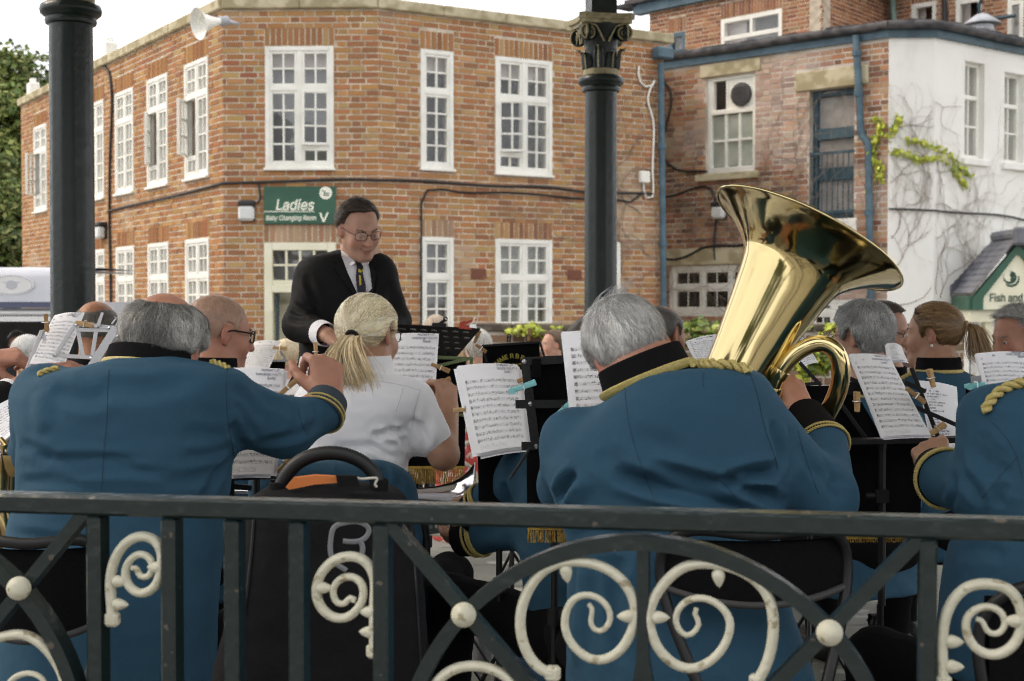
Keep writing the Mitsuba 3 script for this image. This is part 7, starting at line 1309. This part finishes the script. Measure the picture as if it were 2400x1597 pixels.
def bush(label, px, py, Y, w, h, d, n, cols, size, seed, cat='bush', name='bush', flowers=None):
    kk = thing(name, label, cat); c = at(px, py, Y); r = rng(seed); P = []
    lobes = [c + np.array([r.uniform(-.42, .42) * w, r.uniform(-.3, .3) * d, r.uniform(.15, .55) * h]) for _ in range(9)]
    for i in range(40): L = lobes[r.integers(9)]; P.append(L + nrm(r.normal(0, 1, 3)) * np.array([w * .22, d * .3, h * .32]))
    v, f, cc = leafy(P, n, size, seed, min(w, h) * .09, (0, -.7, .7), cols); q = numbered(kk + '__leaves'); scene[q] = mikit.ply((v, f), 'm_leaf', color=cc); labels[q] = {'kind': 'stuff'}
    obj('stem', [tube([c + [r.uniform(-.2, .2) * w, 0, -.02], L], [.012, .006], 5) for L in lobes[:6]], 'm_stem', kk)
    if flowers is not None:
        for i in range(flowers[0]):
            o = P[r.integers(len(P))] + np.array([0, -.03, .02]); m = trimesh.creation.icosphere(2, flowers[1] * r.uniform(.7, 1.2)); vv = np.array(m.vertices) * (1 + .35 * (meshkit.noise(m.vertices * 90, i)[:, None] - .5)) * [1, 1, .75]; obj('flower_head', trimesh.Trimesh(vv + o, m.faces, process=False), flowers[2][i % len(flowers[2])], kk)
    return kk
mat('m_hyd', patchy((.40, .38, .14), (.50, .33, .26), 40), .8); mat('m_hyd2', patchy((.34, .38, .10), (.46, .46, .18), 40), .8)
GR = [(.10, .16, .03), (.16, .22, .04), (.22, .28, .05), (.07, .11, .02)]
bush('hydrangea with fading pink and green flower heads behind the bearded player', 1636, 812, 12.2, .66, .23, .4, 800, GR, .05, 61, flowers=(30, .045, ('m_hyd', 'm_hyd2')))
bush('pale green shrub spilling over the garden wall right of the perforated desk', 1278, 782, 13.1, .55, .10, .25, 300, YG, .035, 62); bush('small pale green plant on the garden wall left of the far column foot', 1226, 782, 13.05, .22, .09, .2, 160, YG, .03, 65)
bush('green shrub seen through the tuba bow', 1905, 870, 12.0, .36, .30, .3, 420, GR + YG, .05, 63); bush('green sprig on the garden wall beside the grey haired player', 1935, 788, 13.0, .30, .14, .2, 160, YG, .035, 64)
# porch of the fish and chip shop
k = thing('shop_porch', 'green gabled porch with slate roof and a cream Fish and Chips sign', 'porch')
YP = 19.0; pw_ = Wall(plan(2232, YP), plan(2232 + 306, YP)); px_ = lambda x, y: pw_.uz(x, y)
a0, a1, ap = px_(2268, 694), px_(2496, 694), px_(2382, 573); wv = px_(2300, 690)[1]; lo_ = px_(2234, 727)[1]
cream = Polygon([px_(2300, 726), px_(2301, 698), px_(2378, 598), px_(2386, 598), px_(2463, 698), px_(2464, 726)])
outer_ = Polygon([px_(2275, 727), px_(2275, 700), px_(2379, 576), px_(2385, 576), px_(2489, 700), px_(2489, 727)])
obj('gable_board', extr(outer_.difference(cream), .09, pw_.P(0, 0, -.02), pw_.U, pw_.Z, pw_.N), 'm_signgreen', k); obj('sign_face', extr(cream, .05, pw_.P(0, 0, -.02), pw_.U, pw_.Z, pw_.N), 'm_cream', k)
obj('side_board', pw_.box(a0[0], px_(2275, 700)[0], lo_, lo_ + .19, -.8, .04), 'm_signgreen', k); obj('side_board', pw_.box(px_(2489, 700)[0], a1[0], lo_, lo_ + .19, -.8, .04), 'm_signgreen', k)
for s in (-1, 1):
    e = a0 if s < 0 else a1; e = (e[0] - .02 * -s * -1, e[1] - .0)
    for j in range(9):                                # slate courses, each slate its own piece
        for i in range(4):
            t0, t1 = j / 9, (j + 1.25) / 9; d0, d1 = -.86 + i * .31 - .15 * (j % 2), -.86 + i * .31 + .305 - .15 * (j % 2)
            u = lambda t: e[0] + (ap[0] - e[0]) * t; z = lambda t: e[1] + (ap[1] + .06 - e[1]) * t
            p4 = [pw_.P(u(t0), z(t0) + .05, min(d0, .10)), pw_.P(u(t0), z(t0) + .05, min(d1, .10)), pw_.P(u(min(t1, 1)), z(min(t1, 1)) + .032, min(d1, .10)), pw_.P(u(min(t1, 1)), z(min(t1, 1)) + .032, min(d0, .10))]
            if d0 < .09: obj('slate', trimesh.Trimesh(np.vstack([p4, np.array(p4) - [0, 0, .012]]), [[0, 1, 2], [0, 2, 3], [4, 6, 5], [4, 7, 6], [0, 4, 5], [0, 5, 1], [1, 5, 6], [1, 6, 2], [2, 6, 7], [2, 7, 3], [3, 7, 4], [3, 4, 0]], process=False), 'm_slate', k)
obj('ridge', tube([pw_.P(ap[0], ap[1] + .14, -.85), pw_.P(ap[0], ap[1] + .14, .12)], .07, 8), 'm_slate', k); obj('finial', pw_.box(ap[0] - .10, ap[0] + .10, ap[1] - .02, ap[1] + .22, .10, .22, .03), 'm_slate', k)
wbu = lambda x, y: wb.uz(x, y)
for i in range(10):                                   # stepped lead flashing on the white wall
    x0 = 2226 + i * 10.5; y0 = 678 - i * 11.4; u0, z0 = wbu(x0, y0); u1, z1 = wbu(x0 + 12, y0 - 14); obj('flashing', extr(Polygon([(u0, z0 - .10), (u1, z1 - .10), (u1, z1 + .02), (u0, z0 + .05)]), .012, wb.P(0, 0, .004), wb.U, wb.Z, wb.N), 'm_slate', k)
def ptext(s, x, y, hpx, wpx, mk='m_darkletter'):
    u, z = px_(x, y); u2, _ = px_(x + wpx, y); _, z2 = px_(x, y - hpx); return obj('lettering', text(s, z2 - z, pw_.P(u, z, .032), pw_.U, pw_.Z, .006, True, 0, u2 - u), mk, k)
ptext('Fish and Chips', 2316, 707, 18, 138)
c = px_(2365, 651); R = .088
ring_ = Point(c).buffer(R, 32).difference(Point(c[0] - .012, c[1] + .016).buffer(R * .80, 32)); sw = Point(c[0] + .02, c[1] - .02).buffer(R * 1.22, 32).difference(Point(c[0] + .01, c[1] + .0).buffer(R * 1.13, 32)).intersection(sbox(c[0] - .05, c[1] - .3, c[0] + .3, c[1] + .02)); fish = aff.rotate(aff.scale(Point(c[0] - .02, c[1] + .01).buffer(.03, 16), .8, 1.5), 25); blot = unary_union([aff.scale(Point(c[0] + .03, c[1] + .035).buffer(.035, 16), .8, 1.2), aff.scale(Point(c[0] + .035, c[1] - .03).buffer(.03, 16), .9, 1.1)])
obj('emblem', [extr(g_, .006, pw_.P(0, 0, .031), pw_.U, pw_.Z, pw_.N) for g_ in (ring_, sw, blot.difference(fish))], 'm_darkletter', k)
obj('lintel', pw_.box(px_(2274, 727)[0], a1[0] - .05, lo_ - .16, lo_ - .003, -.8, .0), 'm_cream', k)
obj('post', pw_.box(px_(2312, 740)[0], px_(2330, 740)[0], G0, lo_ - .163, -.2, -.05), 'm_cream', k); obj('post', pw_.box(px_(2450, 740)[0], px_(2470, 740)[0], G0, lo_ - .163, -.2, -.05), 'm_cream', k)
obj('side_wall', pw_.box(a0[0] + .06, px_(2274, 740)[0], G0, lo_ - .003, -.85, -.1), 'm_render', k); obj('door', pw_.box(px_(2275, 740)[0], px_(2311, 740)[0], G0, lo_ - .17, -.70, -.62), 'm_teal', k); obj('door_glass', pw_.box(px_(2281, 740)[0], px_(2304, 740)[0], .8, lo_ - .3, -.62, -.60), 'm_room', k)
# refreshment trailer at the far left
k = thing('food_trailer', 'pale grey food trailer with an oval white emblem on its raised flap', 'trailer')
YT = 13.0; tw_ = Wall(plan(-340, YT), plan(196, YT)); tz = lambda y: tw_.uz(60, y)[1]; mat('m_trailer', patchy((.42, .43, .47), (.48, .49, .53), 2), .45); mat('m_navy', (.07, .08, .14), .5); mat('m_offwhite', (.66, .66, .66), .5)
prof_ = [(-.02, tz(742)), (-.02, tz(708) - .0), (.0, tz(708)), (-.05, tz(650)), (-.14, tz(632)), (-.30, tz(625)), (-1.9, tz(624)), (-1.9, tz(742))]
pp = np.array([[tw_.P(0, z, d), tw_.P(tw_.L, z, d)] for d, z in prof_[2:7]]); ms, _ = sheet(pp); ms2, _ = sheet(pp - [0, 0, .03]); obj('roof', [ms, ms2], 'm_trailer', k, smooth=40)
obj('front_band', tw_.box(0, tw_.L, tz(722), tz(708) - .002, -.06, .02), 'm_navy', k); obj('light_rail', tw_.box(0, tw_.L, tz(741), tz(723), -.12, -.05), 'm_trailer', k); obj('light_tube', tube([tw_.P(.1, tz(733), -.03), tw_.P(tw_.L - .25, tz(733), -.03)], .022, 8), 'm_offwhite', k, smooth=60); obj('fascia', tw_.box(0, tw_.L, tz(754), tz(742), -.09, .0), 'm_offwhite', k)
obj('body', [tw_.box(0, tw_.L, G0 + .35, .42, -2.0, -.1), tw_.box(tw_.L - .06, tw_.L, .42, tz(742), -2.0, -.1), tw_.box(0, .06, .42, tz(742), -2.0, -.1), tw_.box(.06, tw_.L - .06, .42, tz(742), -2.0, -1.95)], 'm_trailer', k); obj('counter', tw_.box(.03, tw_.L - .03, .42, .46, -.4, .08), 'm_grey', k); obj('interior', [tw_.box(.07, tw_.L - .07, .47, tz(745), -1.94, -1.90), tw_.box(1.0, 1.5, .47, 1.15, -1.85, -1.3)], 'm_room', k)
c = tw_.uz(26, 668); el = aff.scale(Point(c).buffer(1.0, 32), .205, .093)
ob_ = lambda po, d, mk: obj('emblem', extr(po, .004, tw_.P(0, 0, d), tw_.U, tw_.Z, tw_.N), mk, k)
ob_(el, -.015, 'm_offwhite'); ob_(aff.scale(el, .93, .9).difference(aff.scale(el, .90, .86)), -.0105, 'm_trailer'); ob_(unary_union([aff.scale(el, .25, .45), sbox(c[0] - .08, c[1] + .02, c[0] + .08, c[1] + .028)]), -.0105, 'm_trailer')
obj('end_wall', tw_.box(tw_.L, tw_.L + .02, .4, tz(708), -1.9, -.1), 'm_trailer', k)
for x in (.9, 1.4): obj('wheel', lathe([(.0, -.08), (.26, -.08), (.30, -.05), (.30, .05), (.26, .08), (0, .08)], 28, tw_.P(x, G0 + .30, -.2), tw_.U, tw_.Z, tw_.N), 'm_black', k, smooth=40)
# trees
mat('m_foliage', 'vertex', .6, spec=.3); mat('m_bark', patchy((.06, .05, .04), (.13, .11, .09), 5), .95)
def tree(label, c, zc, R, n, size, seed, cols, trunk_r=.3, nl=70):
    k = thing('tree', label, 'tree', None); r = rng(seed); c = np.array([c[0], c[1], G0]); lobes = []
    for i in range(nl):
        d = nrm(r.normal(0, 1, 3)); d[2] = abs(d[2]) * 1.1 - .35; lobes.append(np.array([c[0], c[1], zc]) + d * np.array([R[0], R[1], R[2]]) * r.uniform(.55, 1.0))
    pts = [tube(smooth_path([c, c + [.1, 0, zc * .35], c + [0, .1, zc * .8], [c[0], c[1], zc + R[2] * .6]], 12), np.linspace(trunk_r, .05, 12), 8)]; obj('trunk', pts, 'm_bark', k, smooth=60)
    for i in range(0, nl, 7): z0 = r.uniform(.4, .8) * zc; obj('limb', tube(smooth_path([[c[0], c[1], z0], (lobes[i] + [c[0], c[1], z0]) / 2 + [0, 0, -.2], lobes[i]], 8), np.linspace(.10, .02, 8), 5), 'm_bark', k)
    V, F, C = [], [], []
    rad = np.array([r.uniform(.16, .30) * min(R) for _ in lobes]); w = rad**2 / (rad**2).sum(); ids = r.choice(nl, n, p=w)
    dv = nrm(r.normal(0, 1, (n, 3))); rr = rad[ids] * r.uniform(.5, 1.05, n) ** .5; P = np.array(lobes)[ids] + dv * rr[:, None] * [1.1, 1.1, .75]; a = nrm(r.normal(0, 1, (n, 3))); nn = nrm(dv * .5 + [0, -.2, .6] + .5 * r.normal(0, 1, (n, 3))); b = nrm(np.cross(nn, a)); a = np.cross(b, nn); s = size * r.uniform(.6, 1.3, (n, 1))
    V = np.stack([P - a * s, P + b * s * .55, P + a * s, P - b * s * .55], 1).reshape(-1, 3); q = np.arange(n)[:, None] * 4; F = np.hstack([q, q + 1, q + 2, q, q + 2, q + 3]).reshape(-1, 3); cc = np.array(cols)[r.integers(len(cols), size=n)] * r.uniform(.7, 1.3, (n, 1)) * (.75 + .5 * r.random(nl)[ids])[:, None]; C = np.repeat(cc, 4, 0)
    q = numbered(k + '__crown'); scene[q] = mikit.ply((V, F), 'm_foliage', color=np.clip(C, 0, 1)); labels[q] = {'kind': 'stuff'}
    return k
GT = [(.10, .145, .035), (.13, .175, .04), (.18, .21, .055), (.07, .105, .03), (.23, .24, .075)]
tree('tall broad green tree at the left, behind the end of the brick building', plan(20, 38.0), 5.2, (2.6, 2.6, 3.9), 30000, .10, 71, GT, nl=120); tree('darker lower tree at the left edge beyond the food trailer', plan(-90, 33.0), 2.6, (2.3, 2.0, 3.0), 18000, .10, 72, [tuple(np.array(q) * .8) for q in GT], nl=80); tree('bushy tree top between the near column and the brick building roof', plan(175, 40.0), 5.0, (1.9, 1.8, 3.1), 14000, .10, 73, GT, nl=70)
for i, (x, y, h_, R_) in enumerate(((-9, -11, 4.4, 3.6), (-2.5, -13, 5.0, 4.0), (4.5, -11.5, 4.3, 3.7), (11, -10, 4.6, 3.6))):
    tree(('first', 'second', 'third', 'fourth')[i] + ' tree from the left in the row of trees behind the photographer', (x, y), h_, (R_, 2.2, 3.9), 9000, .22, 80 + i, GT, nl=70)
# the audience beyond the bandstand
def sitter(label, px, py, Y, f, col, hc, st=None, skin='pink', hk={}, hs=1400, s=1.0, **kw):
    foot = G0; return bandsman(label, px, py, Y, f, (0, 0, 1), s, skin, st or mens(.016, None, nape=-.09), hc, tw=kw.pop('tw', 0.0), mk=col, hs=hs, trim=False, h=.009, hair_kw=dict(wid=.0022, **hk), legs=True, foot=foot, **kw)
mat('m_palecloth', patchy((.55, .53, .50), (.62, .60, .57), 12), .85); mat('m_redcloth', lambda p, n, uv: mx(c3(.38, .05, .045), c3(.55, .40, .36), sst(.55, .62, fb(p.x * 24, p.y * 24, p.z * 24, 2))), .85); mat('m_pattern', lambda p, n, uv: mx(c3(.55, .53, .52), c3(.10, .10, .13), sst(.5, .56, fb(p.x * 40, p.y * 40, p.z * 40, 2))), .85); mat('m_darkcloth', (.03, .03, .035), .85)
sitter('man with short brown hair in profile in the audience, wearing a pale shirt', 1297, 809, 11.5, (-.97, -.22, -.05), 'm_palecloth', (.13, .085, .05), mens(.013, None, nape=-.075, fr=True), 'pink', dict(length=.03), tw=1.5, seed=71)
sitter('audience member with long white hair behind the conductor desk', 1118, 815, 10.2, (-.4, .9, -.05), 'm_palecloth', (.56, .54, .50), mens(.022, None, nape=-.13, low=1.0), 'pink', dict(length=.10, lift=.8), hs=2500, seed=72, face=False)
sitter('audience member whose fair hair just shows over the conductor desk', 1022, 778, 10.8, (.1, .95, -.1), 'm_pattern', (.42, .34, .26), None, 'pink', seed=73, face=False)
sitter('blonde audience member beside the small sheet music', 672, 838, 10.4, (.3, .9, 0), 'm_palecloth', (.58, .48, .32), mens(.022, None, nape=-.12, low=1.0), 'pink', dict(length=.09, lift=.6), hs=2200, seed=74, face=False)
sitter('white haired audience member in a patterned top at the left', 68, 832, 9.4, (.5, .8, -.1), 'm_pattern', (.58, .57, .55), mens(.02, None, nape=-.10, low=1.0), 'pink', dict(length=.05), seed=75, face=False)
sitter('audience member in a red and white patterned top beyond the far railing', 1108, 985, 10.6, (0, -1, 0), 'm_redcloth', (.3, .2, .12), None, 'pink', seed=76, face=False, legs=False) if False else None
k = thing('person', 'seated audience member in a red and white patterned dress, seen between the music stands', 'person')
H = Head(at(1092, 905, 9.9), (.1, -1, -.1)); nb = H.c - [0, 0, .2]; body(k, H, nb, [nb - [0, 0, .2], nb - [0, 0, .5]], [], [], SK['pink'], h=.012); garment(k, 'dress', [Loft([(nb[2] + z, nb[0], a, nb[1], b) for z, a, b in ((0, .06, .06), (-.03, .12, .08), (-.08, .18, .1), (-.25, .2, .12), (-.5, .21, .14), (-.62, .24, .35), (-.85, .24, .36))])], [], 'm_redcloth', h=.014, namp=.01); hair(H, k, mens(.02), lambda q: np.array([.25, .18, .11]), 500, seed=77)
sitter('trailer attendant standing in the dark hatch at the far left', 40, 806, 13.9, (.2, -1, -.1), 'm_darkcloth', (.06, .05, .04), None, 'dark', seed=78, tw=3.1)
